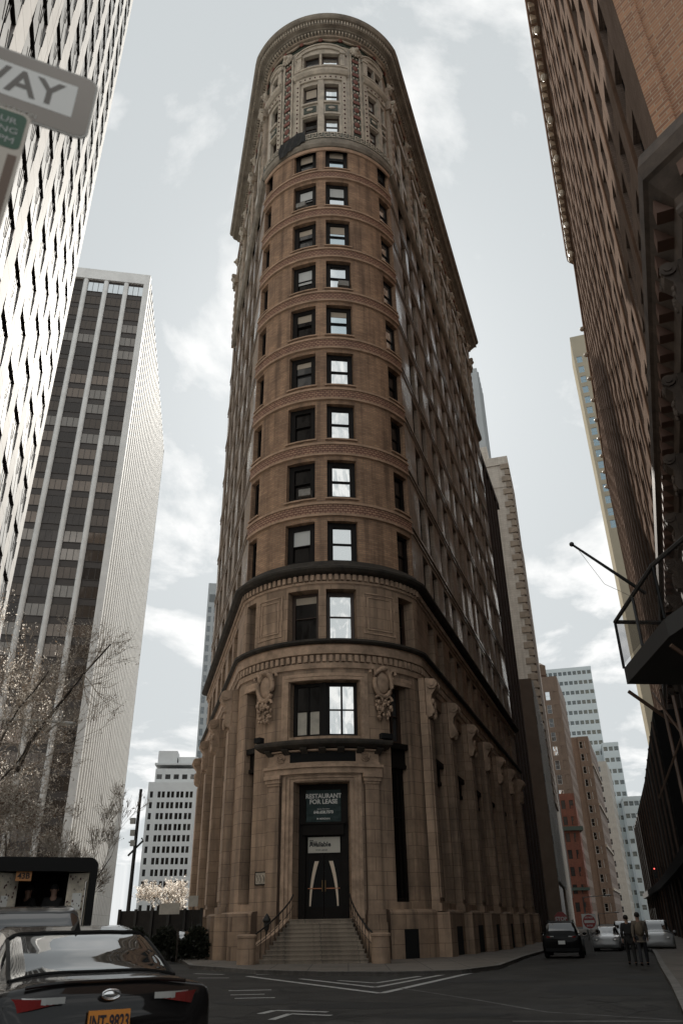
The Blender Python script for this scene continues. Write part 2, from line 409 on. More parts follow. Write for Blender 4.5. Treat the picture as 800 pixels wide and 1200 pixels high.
# ------------------------------------------------------------------ the flatiron tower: plan
NC = Vector((-0.661, 46.32)); NR = 6.03
TL, TR = -61.2, 56.5                            # the round nose spans these angles
aL, aR = R_(-14.5), R_(18.77)
dL = Vector((sin(aL), cos(aL))); nL = Vector((-dL.y, dL.x))
dR = Vector((sin(aR), cos(aR))); nR_ = Vector((dR.y, -dR.x))
SL, SR = 24.0, 43.0
def nose(th, o=0.0):
    a = R_(th); return (NC.x + (NR + o) * sin(a), NC.y - (NR + o) * cos(a))
pL = Vector(nose(TL)); pR = Vector(nose(TR))
def fl(s, o=0.0): p = pL + dL * s + nL * o; return (p.x, p.y)
def fr_(s, o=0.0): p = pR + dR * s + nR_ * o; return (p.x, p.y)
UL, UR = NR * R_(TL), NR * R_(TR)
def th_u(t): return NR * R_(t)
def P_nose(u, o): return nose(math.degrees(u / NR), o)
def P_right(u, o): return fr_(u, o)
def P_left(u, o): return fl(-u, o)               # u runs towards the nose
def nose_path(t0=TL, t1=TR, step=3.0):
    n = max(1, int(math.ceil((t1 - t0) / step)))
    return lambda o: [(*nose(t0 + (t1 - t0) * i / n, o), th_u(t0 + (t1 - t0) * i / n)) for i in range(n + 1)]
def full_path(o, cut=0.0):
    pts = [(*fl(SL - cut, o), UL - SL + cut), (*fl(0.15 + o * 0.13, o), UL - 0.15)]
    pts += nose_path(TL, TR)(o)
    pts += [(*fr_(0.15 + o * 0.13, o), UR + 0.15), (*fr_(SR, o), UR + SR)]
    return pts
def along(step, o):
    """points with tangent and normal at equal steps round the whole front, for dentils and the like"""
    pts = full_path(o); res = []; acc = step / 2
    for (x0, y0, _), (x1, y1, _) in zip(pts, pts[1:]):
        l = math.hypot(x1 - x0, y1 - y0); t = Vector(((x1 - x0) / l, (y1 - y0) / l, 0))
        while acc < l:
            res.append((Vector((x0, y0, 0)) + t * acc, t, Vector((t.y, -t.x, 0)))); acc += step
        acc -= l
    return res

tower = thing('office_tower', 'brown brick flatiron tower with a rounded nose above an entrance stair', 'building', (NC.x, NC.y, 0))
FZ = [20.01 + 4.31 * k for k in range(9)]
FH = 2.74
NW = [(-27.0, -9.0, 'l'), (-1.9, 15.6, 'r'), (42.0, 55.6, 'e'), (-60.2, -50.0, 'e')]
# --- brick shaft
m = MB()
wall(m, P_nose, UL, UR, 20.0, 57.0, [(th_u(a), th_u(b), z, z + FH) for a, b, _ in NW for z in FZ], du=0.42, depth=0.5)
m.build('brick_wall', brick_n, tower)
RW = [(2.97 + 6.44 * k + d, 2.97 + 6.44 * k + d + ww) for k in range(6) for d, ww in ((0, 1.75), (2.65, 1.8))]
LW = [(3.07 + 7.0 * k + d, 3.07 + 7.0 * k + d + ww) for k in range(3) for d, ww in ((0, 2.2), (3.05, 2.2))]
m = MB()
wall(m, P_right, 0.0, SR, 19.7, 57.0, [(a, b, z - 0.2, z + 3.0) for a, b in RW for z in FZ], du=6, depth=0.45)
wall(m, P_left, -SL, 0.0, 19.7, 57.0, [(-b, -a, z - 0.2, z + 3.0) for a, b in LW for z in FZ], du=6, depth=0.45)
# closing walls and roof
e1, e2 = fl(SL), fr_(SR)
m.quad((*e2, -0.5), (*e1, -0.5), (*e1, 72.0), (*e2, 72.0), uv=[(0, 0), (30, 0), (30, 72), (0, 72)])
m.build('side_wall', brick_f, tower)
m = MB(); m.quad(*[(x, y, 72.3) for x, y, u in full_path(0.3)]); m.build('roof', stone_d, tower)

# --- belt courses on the nose, one per floor, running on thinly along the sides
for k in range(9):
    z = 23.2 + 4.31 * k
    if k < 8:
        m = MB()
        m.m = 0; sweep(m, nose_path(), [(0.0, z), (0.10, z), (0.10, z + 0.62), (0.0, z + 0.62)])
        m.m = 1; sweep(m, nose_path(), [(0.0, z + 0.62), (0.17, z + 0.63), (0.17, z + 0.78), (0.0, z + 0.80)])
        sweep(m, nose_path(), [(0.0, z - 0.16), (0.15, z - 0.14), (0.15, z - 0.003), (0.0, z - 0.002)])
        m.build('belt_course', [brick_b, belt_m], tower)
        for P, a, b in ((fr_, 0.3, SR), (fl, SL, 0.3)):
            for dz, h, o in ((0.12, 0.14, 0.07), (0.48, 0.14, 0.10)):
                q = lambda o_: [(*P(a, o_), a), (*P(b, o_), b)]
                m = MB(); sweep(m, q, [(0.0, z + dz), (o, z + dz), (o, z + dz + h), (0.0, z + dz + h)]); m.build('string_course', brick_f, tower)
# sills under the nose windows
for a, b, kd in NW:
    for z in FZ[1:]:
        m = MB(); sweep(m, nose_path(a - 1, b + 1), [(-0.3, z - 0.10), (0.12, z - 0.10), (0.12, z + 0.0), (-0.3, z + 0.03)])
        m.build('window_sill', belt_m, tower)

# --- shaft windows
def nose_window(a, b, z0, z1, dep, kind, **k):
    A = Vector((*nose(a, -dep), z0)); B = Vector((*nose(b, -dep), z0)); X = B - A
    O = Vector((X.y, -X.x, 0)).normalized()
    A2 = A + O * 0.0
    return window(tower, A2, X, X.length, z1 - z0, O, k.pop('fm', dark_fr), k.pop('pm', g_dark), **k)
for i, z in enumerate(FZ):
    # dark outer frame, then a smaller sash inside it
    for a, b, kd in NW:
        if kd == 'r': nose_window(a + 0.2, b - 0.2, z, z + FH, 0.28, kd, pm=(g_sky3 if i < 4 else (g_sky2, g_sky)[i % 2]), fw=0.30, fd=0.2, blind=[None, None, None, None, 0.22, None, 0.35, 0.45, 0.3][i], bmat=(blind_w if i % 2 else blind_m))  # bright and dark reflections put into the pane tints, right against left
        elif kd == 'l': nose_window(a + 0.2, b - 0.2, z, z + FH, 0.28, kd, fm=dark_fr, pm=(g_mid if i in (3, 6, 8) else g_dark), fw=0.34, fd=0.22, blind=[0.5, 0, 0, 0.2, 0.3, 0.62, 0.25, 0.55, 0.4][i] or None, bmat=(blind_w if i in (0, 5, 7) else blind_m))
        else: nose_window(a + 0.2, b - 0.2, z, z + FH, 0.30, kd, pm=(g_sky if (kd == 'e' and a > 0 and i > 3) else g_dark), fw=0.2, fd=0.15)
tan_blind = pbr('tan_blind', (0.22, 0.17, 0.13), 0.85)
acc = (MB(), MB()); n = 0
def side_window(P, a, b, z0, z1, sgn, dep=0.3, **k):
    A = Vector((*P(a, -dep), z0)); B = Vector((*P(b, -dep), z0)); X = (B - A) if sgn > 0 else (A - B)
    O = Vector((X.y, -X.x, 0)).normalized()
    return window(tower, A if sgn > 0 else B, X, X.length, z1 - z0, O, dark_fr, k.pop('pm', g_dark), fw=0.12, fd=0.12, **k)
near = sorted([(a, z, b) for a, b in RW for z in FZ], key=lambda t: t[0] + t[1] * 0.6)[:52]
for a, b in RW:
    for z in FZ: side_window(fr_, a, b, z - 0.2, z + 3.0, 1, **(dict(blind=random.choice([None, None, 0.3, 0.5, 0.65]), bmat=tan_blind) if (a, z, b) in near else {}), acc=None if (a, z, b) in near else acc)
for a, b in LW:
    for z in FZ: side_window(fl, a, b, z - 0.2, z + 3.0, -1, acc=None if a < 3.1 else acc)
acc[0].v and stuff(MB.build(acc[0], 'window', dark_fr, tower)); stuff(MB.build(acc[1], 'pane', g_dark, tower))

# --- stone base
DOOR = (-19.0, 8.3, 1.72, 7.85); BIG = (-22.0, 14.0, 10.13, 13.06)
TALLR = (30.4, 43.3, 2.4, 13.0); TALLL = (-53.0, -44.0, 2.4, 13.0)
S4 = [(-24.4, -6.9), (-2.8, 13.8), (40.2, 53.0), (-57.5, -47.8)]
holes = [tuple([th_u(h[0]), th_u(h[1]), h[2], h[3]]) for h in (DOOR, BIG, TALLR, TALLL)] + [(th_u(a), th_u(b), 15.4, 18.36) for a, b in S4]
m = MB(); wall(m, P_nose, UL, UR, -0.4, 20.0, holes, du=0.42, depth=0.75)
BAYR = [(0.9 + 6.44 * k, 5.2 + 6.44 * k) for k in range(6)]
BAYL = [(3.0 + 7.0 * k, 8.0 + 7.0 * k) for k in range(3)]
wall(m, P_right, 0.0, SR, -0.6, 19.7, [(a, b, 2.4, 13.0) for a, b in BAYR] + [(a, b, 15.4, 18.36) for a, b in RW], du=6, depth=0.8)
wall(m, P_left, -SL, 0.0, -0.6, 19.7, [(-b, -a, 2.4, 13.0) for a, b in BAYL] + [(-b, -a, 15.4, 18.36) for a, b in LW], du=6, depth=0.8)
m.build('stone_base', stone_b, tower)
# recessed panels beside the windows of the stone floor (raised fillets)
for a, b in ((17.5, 37.0), (-44.5, -27.5)):
    m = MB()
    for ins, wd in ((0.0, 0.07), (2.2, 0.06)):
        a2, b2 = a + ins, b - ins; zl, zh = 15.75 + ins * 0.11, 18.2 - ins * 0.11
        for za, zb in ((zl, zl + wd), (zh - wd, zh)): sweep(m, nose_path(a2, b2), [(0.0, za), (0.045, za), (0.045, zb), (0.0, zb)])
        for ta, tb in ((a2, a2 + 0.7), (b2 - 0.7, b2)): sweep(m, nose_path(ta, tb), [(0.0, zl + wd), (0.044, zl + wd), (0.044, zh - wd), (0.0, zh - wd)])
    m.build('wall_panel', stone_t, tower)
# cornices
def cornice(name, prof, mat, path=full_path):
    m = MB(); sweep(m, path, prof); return m.build(name, mat, tower)
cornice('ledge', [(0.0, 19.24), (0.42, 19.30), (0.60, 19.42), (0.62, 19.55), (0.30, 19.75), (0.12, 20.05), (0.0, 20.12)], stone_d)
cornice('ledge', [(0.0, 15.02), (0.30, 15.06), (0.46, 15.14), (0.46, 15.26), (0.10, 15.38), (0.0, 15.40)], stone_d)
cornice('moulding', [(0.0, 14.46), (0.20, 14.50), (0.20, 14.98), (0.28, 15.0), (0.0, 15.01)], stone_t)
cornice('moulding', [(0.0, 13.70), (0.08, 13.72), (0.12, 14.0), (0.0, 14.02)], stone_t)
cornice('moulding', [(0.0, 18.66), (0.06, 18.68), (0.10, 18.80), (0.0, 18.82)], stone_t)
m = MB()
for p, t, nn in along(0.34, 0.02):
    m.obox(p - t * 0.10 + Vector((0, 0, 14.06)), t * 0.2, nn * 0.16, Vector((0, 0, 0.36)))
    m.obox(p - t * 0.10 + Vector((0, 0, 18.86)), t * 0.2, nn * 0.16, Vector((0, 0, 0.34)))
stuff(m.build('dentil', stone_t, tower))

# stone floor windows
for i, (a, b) in enumerate(S4):
    nose_window(a + 0.3, b - 0.3, 15.42, 18.34, 0.55 if i < 2 else 0.62, 's', pm=g_sky3 if i == 1 else g_dark, fm=wood_fr, fw=0.17, fd=0.15, blind=0.16 if i == 0 else None, bmat=blind_m)
acc = (MB(), MB())
for a, b in RW: side_window(fr_, a, b, 15.42, 18.34, 1, dep=0.5, acc=acc)
for a, b in LW: side_window(fl, a, b, 15.42, 18.34, -1, dep=0.5, acc=acc)
stuff(acc[0].build('side_window', wood_fr, tower)); stuff(acc[1].build('side_pane', g_dark, tower))

# big window over the entrance: four lights with transoms
for a, b, pm, bl in ((-21.8, -5.3, g_dark, 0.999), (-3.0, 13.8, g_sky3, None)):
    nose_window(a, b, 10.15, 13.04, 0.45, 'b', pm=pm, fw=0.17, fd=0.16, rail=0.5, mull=(0.5,), blind=None)
m = MB()
A = Vector((*nose(-21.8, -0.45), 0)); B = Vector((*nose(-5.3, -0.45), 0)); X = (B - A).normalized(); O = Vector((X.y, -X.x, 0)); Wd = (B - A).length
for x0, x1 in ((0.2, Wd / 2 - 0.1), (Wd / 2 + 0.1, Wd - 0.2)):
    for z0, z1 in ((10.34, 11.54), (11.64, 12.85)):
        m.obox(A + X * x0 + Vector((0, 0, z0)) - O * 0.125, X * (x1 - x0), O * 0.012, Vector((0, 0, z1 - z0)))
m.build('window_shade', pbr('cream_shade', (0.62, 0.57, 0.48), 0.8, vary=0.25, vscale=1.5), tower)  # mottled cream colour of the drawn window shades
m = MB()
sweep(m, nose_path(-5.2, -3.1), [(-0.5, 10.15), (-0.40, 10.15), (-0.40, 13.05), (-0.5, 13.05)]); m.build('mullion', dark_fr, tower)
# stepped surround of the big window
m = MB()
for k, (g, o0) in enumerate(((0.6, 0.10), (2.6, 0.05))):
    sweep(m, nose_path(BIG[0] - g - 1.9, BIG[1] + g + 1.9), [(0.0, 13.08 + 0.2 * k), (o0, 13.08 + 0.2 * k), (o0, 13.24 + 0.22 * k), (0.0, 13.24 + 0.22 * k)])
    for a, b in ((BIG[0] - g - 1.9, BIG[0] - g), (BIG[1] + g, BIG[1] + g + 1.9)):
        sweep(m, nose_path(a, b), [(0.0, 9.9), (o0, 9.9), (o0, 13.075 + 0.2 * k), (0.0, 13.075 + 0.2 * k)])
m.build('window_surround', stone_t, tower)

# tall openings at the corners of the nose and along the sides
def tall_opening(P, a, b, sgn, z0=2.4, z1=13.0, nearby=True):
    dep = 0.6
    A = Vector((*P(a, -dep), 0)); B = Vector((*P(b, -dep), 0)); X = (B - A).normalized() if sgn > 0 else (A - B).normalized()
    if sgn < 0: A, B = B, A
    O = Vector((X.y, -X.x, 0)); W = (B - A).length; Z = Vector((0, 0, 1))
    window(tower, A + Z * 9.95, X, W, z1 - 9.95, O, wood_fr, g_mid, fw=0.2, fd=0.2, rail=0.5, mull=(0.5,), name='window')
    m = MB(); m.obox(A + Z * 8.9 - O * 0.1, X * W, O * 0.35, Z * 0.75); m.obox(A + Z * 9.65 - O * 0.1, X * W, O * 0.62, Z * 0.28)
    m.obox(A + Z * 8.7 - O * 0.1, X * W, O * 0.42, Z * 0.19); m.build('spandrel', bronze, tower)
    window(tower, A + Z * z0, X, W, 8.7 - z0, O, bronze, g_dark, fw=0.18, fd=0.18, rail=0.62, mull=(0.33, 0.67), name='shop_window')
PN = lambda t, o: nose(t, o)
tall_opening(PN, TALLR[0], TALLR[1], 1); tall_opening(PN, TALLL[0], TALLL[1], 1)
for a, b in BAYR: tall_opening(fr_, a, b, 1)
for a, b in BAYL: tall_opening(fl, a, b, -1)

# --- pilasters with scrolled consoles along the sides
def scroll_console(m, c, O, T, z, s=1.0):
    """a carved bracket: volute above, leaf below"""
    Z = Vector((0, 0, 1))
    prof = [(0.0, 0.0), (0.30, 0.1), (0.42, 0.5), (0.30, 1.0), (0.34, 1.3), (0.60, 1.62), (0.66, 1.95), (0.5, 2.2), (0.0, 2.3)]
    for k in range(len(prof) - 1):
        (o0, z0), (o1, z1) = prof[k], prof[k + 1]
        for sd_ in (-1, 1):
            pass
        a = c - T * 0.42 * s; b = c + T * 0.42 * s
        m.quad(a + O * o0 * s + Z * (z + z0 * s), b + O * o0 * s + Z * (z + z0 * s), b + O * o1 * s + Z * (z + z1 * s), a + O * o1 * s + Z * (z + z1 * s))
    for sg in (-1, 1):
        q = [c + T * sg * 0.42 * s + O * o * s + Z * (z + zz * s) for o, zz in prof]
        m.quad(*(q if sg > 0 else q[::-1]))
        m.tube([c + T * sg * 0.30 * s + O * 0.42 * s + Z * (z + 1.92 * s), c + T * sg * 0.52 * s + O * 0.42 * s + Z * (z + 1.92 * s)], 0.30 * s, 12)
        m.tube([c + T * sg * 0.52 * s + O * 0.42 * s + Z * (z + 1.92 * s), c + T * sg * 0.57 * s + O * 0.42 * s + Z * (z + 1.92 * s)], 0.15 * s, 10)
    for k in range(9):
        a = random.uniform(-0.34, 0.34); zz = random.uniform(0.1, 1.1)
        m.ball(c + T * a * s + O * (0.36 * s) + Z * (z + zz * s), (0.13 * s, 0.13 * s, 0.17 * s), n=6, m=5)
def pilaster(P, s, sgn, w=1.5):
    A = Vector((*P(s, 0), 0)); T = Vector((*(dR if sgn > 0 else -dL), 0)); O = Vector((*(nR_ if sgn > 0 else nL), 0)); Z = Vector((0, 0, 1))
    m = MB(); m.obox(A - T * w / 2 + Z * 2.0 - O * 0.02, T * w, O * 0.42, Z * 9.6)
    m.obox(A - T * (w / 2 - 0.18) + Z * 2.6 + O * 0.40, T * (w - 0.36), O * 0.07, Z * 8.8)
    m.obox(A - T * (w / 2 + 0.06) + Z * 2.0 - O * 0.02, T * (w + 0.12), O * 0.52, Z * 0.35)
    m.obox(A - T * (w / 2) + Z * 11.6 - O * 0.02, T * w, O * 0.34, Z * 2.1)
    p = m.build('pilaster', stone_b, tower)
    m = MB(); scroll_console(m, A + O * 0.32, O, T, 11.5, 0.98); m.build('console', stone_t, p, smooth=False)
    m = MB(); m.obox(A - T * (w / 2 + 0.12) - Z * 0.45 - O * 0.02, T * (w + 0.24), O * 0.9, Z * 2.4); m.build('pedestal', stone_b, p)
for k in range(7): pilaster(fr_, 6.06 + 6.44 * k if k < 6 else 0.1, 1, 1.35 if k < 6 else 1.2)
for k in range(4): pilaster(fl, 2.0 + 7.0 * k if k else 1.6, -1, 1.55)
# plinth and basement
m = MB()
sweep(m, lambda o: nose_path(24.5, TR)(o) + [(*fr_(0.2, o), UR), (*fr_(SR, o), UR + SR)], [(0.0, -0.6), (0.42, -0.6), (0.42, 1.95), (0.34, 2.06), (0.0, 2.1)])
sweep(m, lambda o: [(*fl(SL, o), UL - SL), (*fl(0.2, o), UL)] + nose_path(TL, -38.0)(o), [(0.0, -0.6), (0.42, -0.6), (0.42, 1.95), (0.34, 2.06), (0.0, 2.1)])
m.build('plinth', stone_b, tower)
for a, b in ((31.0, 38.5), (-52.0, -48.5)):
    m = MB(); sweep(m, nose_path(a, b), [(0.3, -0.3), (0.424, -0.3), (0.424, 1.25), (0.3, 1.25)]); m.build('opening_shade', black, tower)  # flat black slab painted for the shade inside an opening
for k in range(5):
    q = lambda o, k=k: [(*fr_(1.5 + 6.44 * k, o), 0), (*fr_(4.6 + 6.44 * k, o), 3)]
    m = MB(); sweep(m, q, [(0.3, -0.6), (0.425, -0.6), (0.425, 1.3), (0.3, 1.3)]); m.build('opening_shade', black, tower)
for k in range(3):
    q = lambda o, k=k: [(*fl(6.8 + 7 * k, o), 0), (*fl(4.2 + 7 * k, o), 3)]
    m = MB(); sweep(m, q, [(0.3, -0.6), (0.425, -0.6), (0.425, 1.3), (0.3, 1.3)]); m.build('opening_shade', black, tower)
# half-round piers at the foot of the nose, left of the stair
for t, rr in ((-58.5, 0.55), (-45.0, 0.62)):
    m = MB(); m.lathe((*nose(t, 0.35), 0), [(rr, -0.4), (rr, 1.85), (rr * 0.94, 2.0)], 16); m.build('pier', stone_b, tower)

# --- cartouches beside the big window
def cartouche(t):
    c = Vector((*nose(t, 0.12), 0)); a = R_(t); O = Vector((sin(a), -cos(a), 0)); T = Vector((cos(a), sin(a), 0)); Z = Vector((0, 0, 1))
    m = MB()
    pts = [c + T * (0.52 * sin(q)) + Z * (12.95 + 0.74 * cos(q)) + O * 0.14 for q in [2 * pi * i / 20 for i in range(21)]]
    m.tube(pts, 0.13, 8, cap=False)
    for sg in (-1, 1):
        pts = [c + T * sg * (0.62 + 0.16 * cos(q)) + Z * (13.45 + 0.25 * sin(q)) + O * 0.16 for q in [i * 0.5 for i in range(10)]]
        m.tube(pts, 0.085, 7)
        pts = [c + T * sg * (0.30 + 0.20 * cos(q)) + Z * (12.0 + 0.22 * sin(q)) + O * 0.16 for q in [i * 0.5 for i in range(10)]]
        m.tube(pts, 0.08, 7)
    m.ball(c + Z * 13.72 + O * 0.18, (0.28, 0.2, 0.16), n=8, m=6)
    for k in range(46):
        q = random.uniform(0, 1); x = random.uniform(-0.56, 0.56) * (1 - 0.35 * q)
        m.ball(c + T * x + Z * (12.0 - 0.95 * q) + O * random.uniform(0.06, 0.24), (random.uniform(0.06, 0.11), 0.08, random.uniform(0.08, 0.14)), n=6, m=4)
    o = m.build('cartouche', stone_t, tower, smooth=True)
    m = MB(); m.ball(c + Z * 12.97 + O * 0.1, (0.40, 0.14, 0.60), T, O, Z, 14, 10); m.build('boss', stone_t, o, smooth=True)
cartouche(-35.5); cartouche(26.2)
# arches over the tall corner windows
for a, b in ((TALLR[0] - 2, TALLR[1] + 2), (TALLL[0] - 2, TALLL[1] + 2)):
    m = MB()
    for k in range(2): sweep(m, nose_path(a - 1.5 * k, b + 1.5 * k), [(0.0, 13.02 + 0.22 * k), (0.09 - 0.03 * k, 13.02 + 0.22 * k), (0.09 - 0.03 * k, 13.22 + 0.22 * k), (0.0, 13.22 + 0.22 * k)])
    m.build('lintel', stone_t, tower)

# window air conditioners in a few sashes of the rounded front
acm = pbr('ac_grille', (0.30, 0.28, 0.25), 0.6, vary=0.3, vscale=6)
for t, z in ((-20.5, FZ[7] + .25), (-15.0, FZ[1] + .25), (10.0, FZ[5] + .25)):
    p = nose(t, -0.12); m = MB(); m.box((p[0], p[1], z + .22), (0.75, 0.5, 0.46), R_(t)); m.build('air_conditioner', acm, tower)
# ------------------------------------------------------------------ streets
asph = pbr('asphalt', (0.078, 0.073, 0.067), 0.8, vary=0.5, vscale=0.5, bump=0.5, bscale=60, spec=0.25, col2=(0.034, 0.032, 0.030))
pave = masonry('sidewalk_concrete', (0.23, 0.20, 0.17), (0.20, 0.175, 0.15), (0.09, 0.08, 0.07), 1.5, 1.5, 0.02, 0.8, 0.5, (0.06, 0.055, 0.05), off=0.0, streak=False)
kerb_m = pbr('kerb_granite', (0.24, 0.22, 0.20), 0.7, vary=0.4, vscale=3, bump=0.2)
paint = pbr('road_paint', (0.55, 0.54, 0.52), 0.7, vary=0.35, vscale=6)
m = MB()
ys = [-60, -20, 0, 6, 10, 14, 18, 22, 26, 32, 42, 47, 52, 57, 62, 120, 400, 2500]; xs = [-2500, -300, -60, -20, 0, 20, 60, 300, 2500]
for i in range(len(xs) - 1):
    for j in range(len(ys) - 1):
        m.quad(*[(x, y, gz(x, y)) for x, y in ((xs[i], ys[j]), (xs[i + 1], ys[j]), (xs[i + 1], ys[j + 1]), (xs[i], ys[j + 1]))])
struct(m.build('street', asph))
def pave_block(name, poly, h=0.14, kerb=True):
    """a raised pavement following the street's fall, cut into strips along y"""
    n = len(poly); zf = lambda x, y: gz(x, y) + h
    m = MB(); ycuts = [-60, 10, 32, 42, 47, 52, 57, 62, 200]
    for y0, y1 in zip(ycuts, ycuts[1:]):
        pts = []
        def clip(ps, k, s):
            r = []
            for i in range(len(ps)):
                p, q = ps[i], ps[(i + 1) % len(ps)]; a, b = (p[1] - k) * s, (q[1] - k) * s
                if a >= 0: r.append(p)
                if (a >= 0) != (b >= 0):
                    t = a / (a - b); r.append((p[0] + (q[0] - p[0]) * t, p[1] + (q[1] - p[1]) * t))
            return r
        ps = clip(clip(poly, y0, 1), y1, -1)
        if len(ps) > 2:
            m.prism(ps, lambda x, y: gz(x, y) - 0.2, zf)
    return struct(m.build(name, pave))
# ------------------------------------------------------------------ entrance
def nbox(m, t0, t1, z0, z1, o0, o1): sweep(m, nose_path(t0, t1, 2.0), [(o0, z0), (o1, z0), (o1, z1), (o0, z1)])
for t0, t1 in ((-32.1, -25.6), (15.2, 22.0)):
    m = MB(); nbox(m, t0, t1, 2.07, 7.72, 0.0, 0.24); nbox(m, t0 - 0.7, t1 + 0.7, 1.55, 1.86, 0.0, 0.42); nbox(m, t0 - 0.4, t1 + 0.4, 1.862, 2.068, 0.0, 0.33)
    p = m.build('pilaster', stone_b, tower)
    m = MB(); nbox(m, t0 - 0.2, t1 + 0.2, 7.722, 7.84, 0.0, 0.30); nbox(m, t0 - 0.7, t1 + 0.7, 7.842, 8.02, 0.0, 0.37); nbox(m, t0 - 1.1, t1 + 1.1, 8.022, 8.22, 0.0, 0.45)
    m.build('capital', stone_t, p)
    m = MB(); nbox(m, t0 - 1.0, t1 + 1.0, -0.1, 1.548, 0.0, 0.46); m.build('pilaster_foot', stone_b, p)
m = MB()
nbox(m, -33.4, 23.4, 8.224, 8.5, 0.0, 0.34); nbox(m, -33.8, 23.8, 8.502, 8.64, 0.0, 0.46); nbox(m, -32.6, 22.6, 8.642, 8.78, 0.0, 0.30)
nbox(m, -32.4, 22.4, 8.782, 9.32, 0.0, 0.22); nbox(m, -33.4, 23.6, 9.322, 9.40, 0.0, 0.40)
m.build('entablature', stone_t, tower)
m = MB(); nbox(m, -20.4, 11.0, 8.80, 9.30, 0.18, 0.245); m.build('frieze_panel', black, tower)
for t in (-25.2, 15.6):
    c = Vector((*nose(t, 0.22), 9.05)); a = R_(t); O = Vector((sin(a), -cos(a), 0)); T = Vector((cos(a), sin(a), 0)); Z = Vector((0, 0, 1))
    m = MB()
    for rr, th in ((0.22, 0.045), (0.13, 0.035)):
        m.tube([c + T * rr * cos(q) + Z * rr * sin(q) + O * 0.03 for q in [2 * pi * i / 16 for i in range(17)]], th, 6, cap=False)
    m.ball(c + O * 0.04, 0.07, n=8, m=6); m.build('rosette', stone_t, tower, smooth=True)
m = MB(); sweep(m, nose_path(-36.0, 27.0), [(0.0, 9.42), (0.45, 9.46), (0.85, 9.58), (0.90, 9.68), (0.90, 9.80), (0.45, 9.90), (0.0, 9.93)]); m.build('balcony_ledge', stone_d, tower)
for t in (-31, -22, -13, -4.5, 4, 13, 22):
    m = MB(); sweep(m, nose_path(t - 1.6, t + 1.6), [(0.0, 9.18), (0.2, 9.18), (0.6, 9.40), (0.6, 9.455), (0.0, 9.43)]); m.build('bracket', stone_d, tower)
for t, o in ((-34.5, 0.75), (25.3, 0.75), (23.2, 0.8)):
    m = MB(); p = nose(t, o); m.box((p[0], p[1], 10.0), (0.42, 0.34, 0.26), R_(t)); m.build('floodlight', black, tower)
# door surround in steps
m = MB()
for g, o0 in ((0.0, 0.08), (1.8, 0.13), (3.6, 0.18)):
    for a, b in ((DOOR[0] - g - 1.75, DOOR[0] - g), (DOOR[1] + g, DOOR[1] + g + 1.75)): nbox(m, a, b, 1.72, 7.90 + g * 0.07, 0.0, o0)
    nbox(m, DOOR[0] - g - 1.75, DOOR[1] + g + 1.75, 7.902 + g * 0.07, 8.02 + g * 0.07, 0.0, o0)
m.build('door_surround', stone_t, tower)
# recessed doorway
dA = Vector((*nose(DOOR[0], -0.75), 0)); dB = Vector((*nose(DOOR[1], -0.75), 0)); dX = (dB - dA).normalized(); dO = Vector((dX.y, -dX.x, 0)); dW = (dB - dA).length; Z = Vector((0, 0, 1))
def D(x, z, o=0.0): return dA + dX * x + Z * z + dO * o
m = MB()
m.obox(D(0, 1.70, -0.2), dX * 0.34, dO * 0.25, Z * 6.15); m.obox(D(dW - 0.34, 1.70, -0.2), dX * 0.34, dO * 0.25, Z * 6.15)
m.obox(D(0.34, 7.6, -0.2), dX * (dW - 0.68), dO * 0.25, Z * 0.25); m.obox(D(0.2, 5.42, -0.2), dX * (dW - 0.4), dO * 0.42, Z * 0.5)
m.obox(D(0.1, 5.92, -0.2), dX * (dW - 0.2), dO * 0.5, Z * 0.1)
m.build('door_frame', bronze, tower)
m = MB(); m.quad(D(0.34, 5.9, -0.12), D(dW - 0.34, 5.9, -0.12), D(dW - 0.34, 7.6, -0.12), D(0.34, 7.6, -0.12)); m.build('transom_pane', g_dark, tower)
# two door leaves with arched lights and pale curtains gathered to the sides
lw = (dW - 0.68) / 2
for k in (0, 1):
    x0 = 0.34 + lw * k
    m = MB(); m.obox(D(x0 + 0.01, 1.73, -0.16), dX * (lw - 0.02), dO * 0.06, Z * 3.68)
    lf = m.build('door', bronze, tower)
    m = MB(); n = 12; xc = x0 + (lw if k == 0 else 0.0)
    # quarter arch each side: together one round-headed light
    rx, rz = lw * 0.80, 1.1
    pts = [(xc, 2.22), (xc - (rx + .04 if k == 0 else -rx - .04), 2.22), (xc - (rx + .04 if k == 0 else -rx - .04), 4.3), (xc, 4.3)]
    qs = [D(min(max(px, x0 + 0.03), x0 + lw - 0.03), pz, -0.095) for px, pz in pts]
    m.quad(*(qs if k == 1 else qs[::-1])); m.build('arched_pane', black, lf)
    m = MB(); sg = -1 if k == 0 else 1
    N = 14
    for i in range(N):
        q0, q1 = i / N, (i + 1) / N
        def edge(q): 
            return xc + sg * rx * (0.98 - 0.36 * q ** 2.2), 2.27 + 1.98 * q
        (xa, za), (xb, zb) = edge(q0), edge(q1)
        th0 = 0.07 + 0.13 * q0; th1 = 0.07 + 0.13 * q1
        m.quad(D(xa, za, -0.085), D(xa - sg * th0, za, -0.085), D(xb - sg * th1, zb, -0.085), D(xb, zb, -0.085))
    m.build('curtain', pbr('curtain_cream', (0.86, 0.70, 0.54), 0.8), lf)
    m = MB(); m.obox(D(x0 + 0.12, 3.02, -0.08), dX * (lw - 0.24), dO * 0.03, Z * 0.035); m.build('reflection_bar', pbr('orange_reflection', (0.5, 0.2, 0.1), 0.4, 0.6), lf)  # orange reflection across the door glass, built as a thin bar
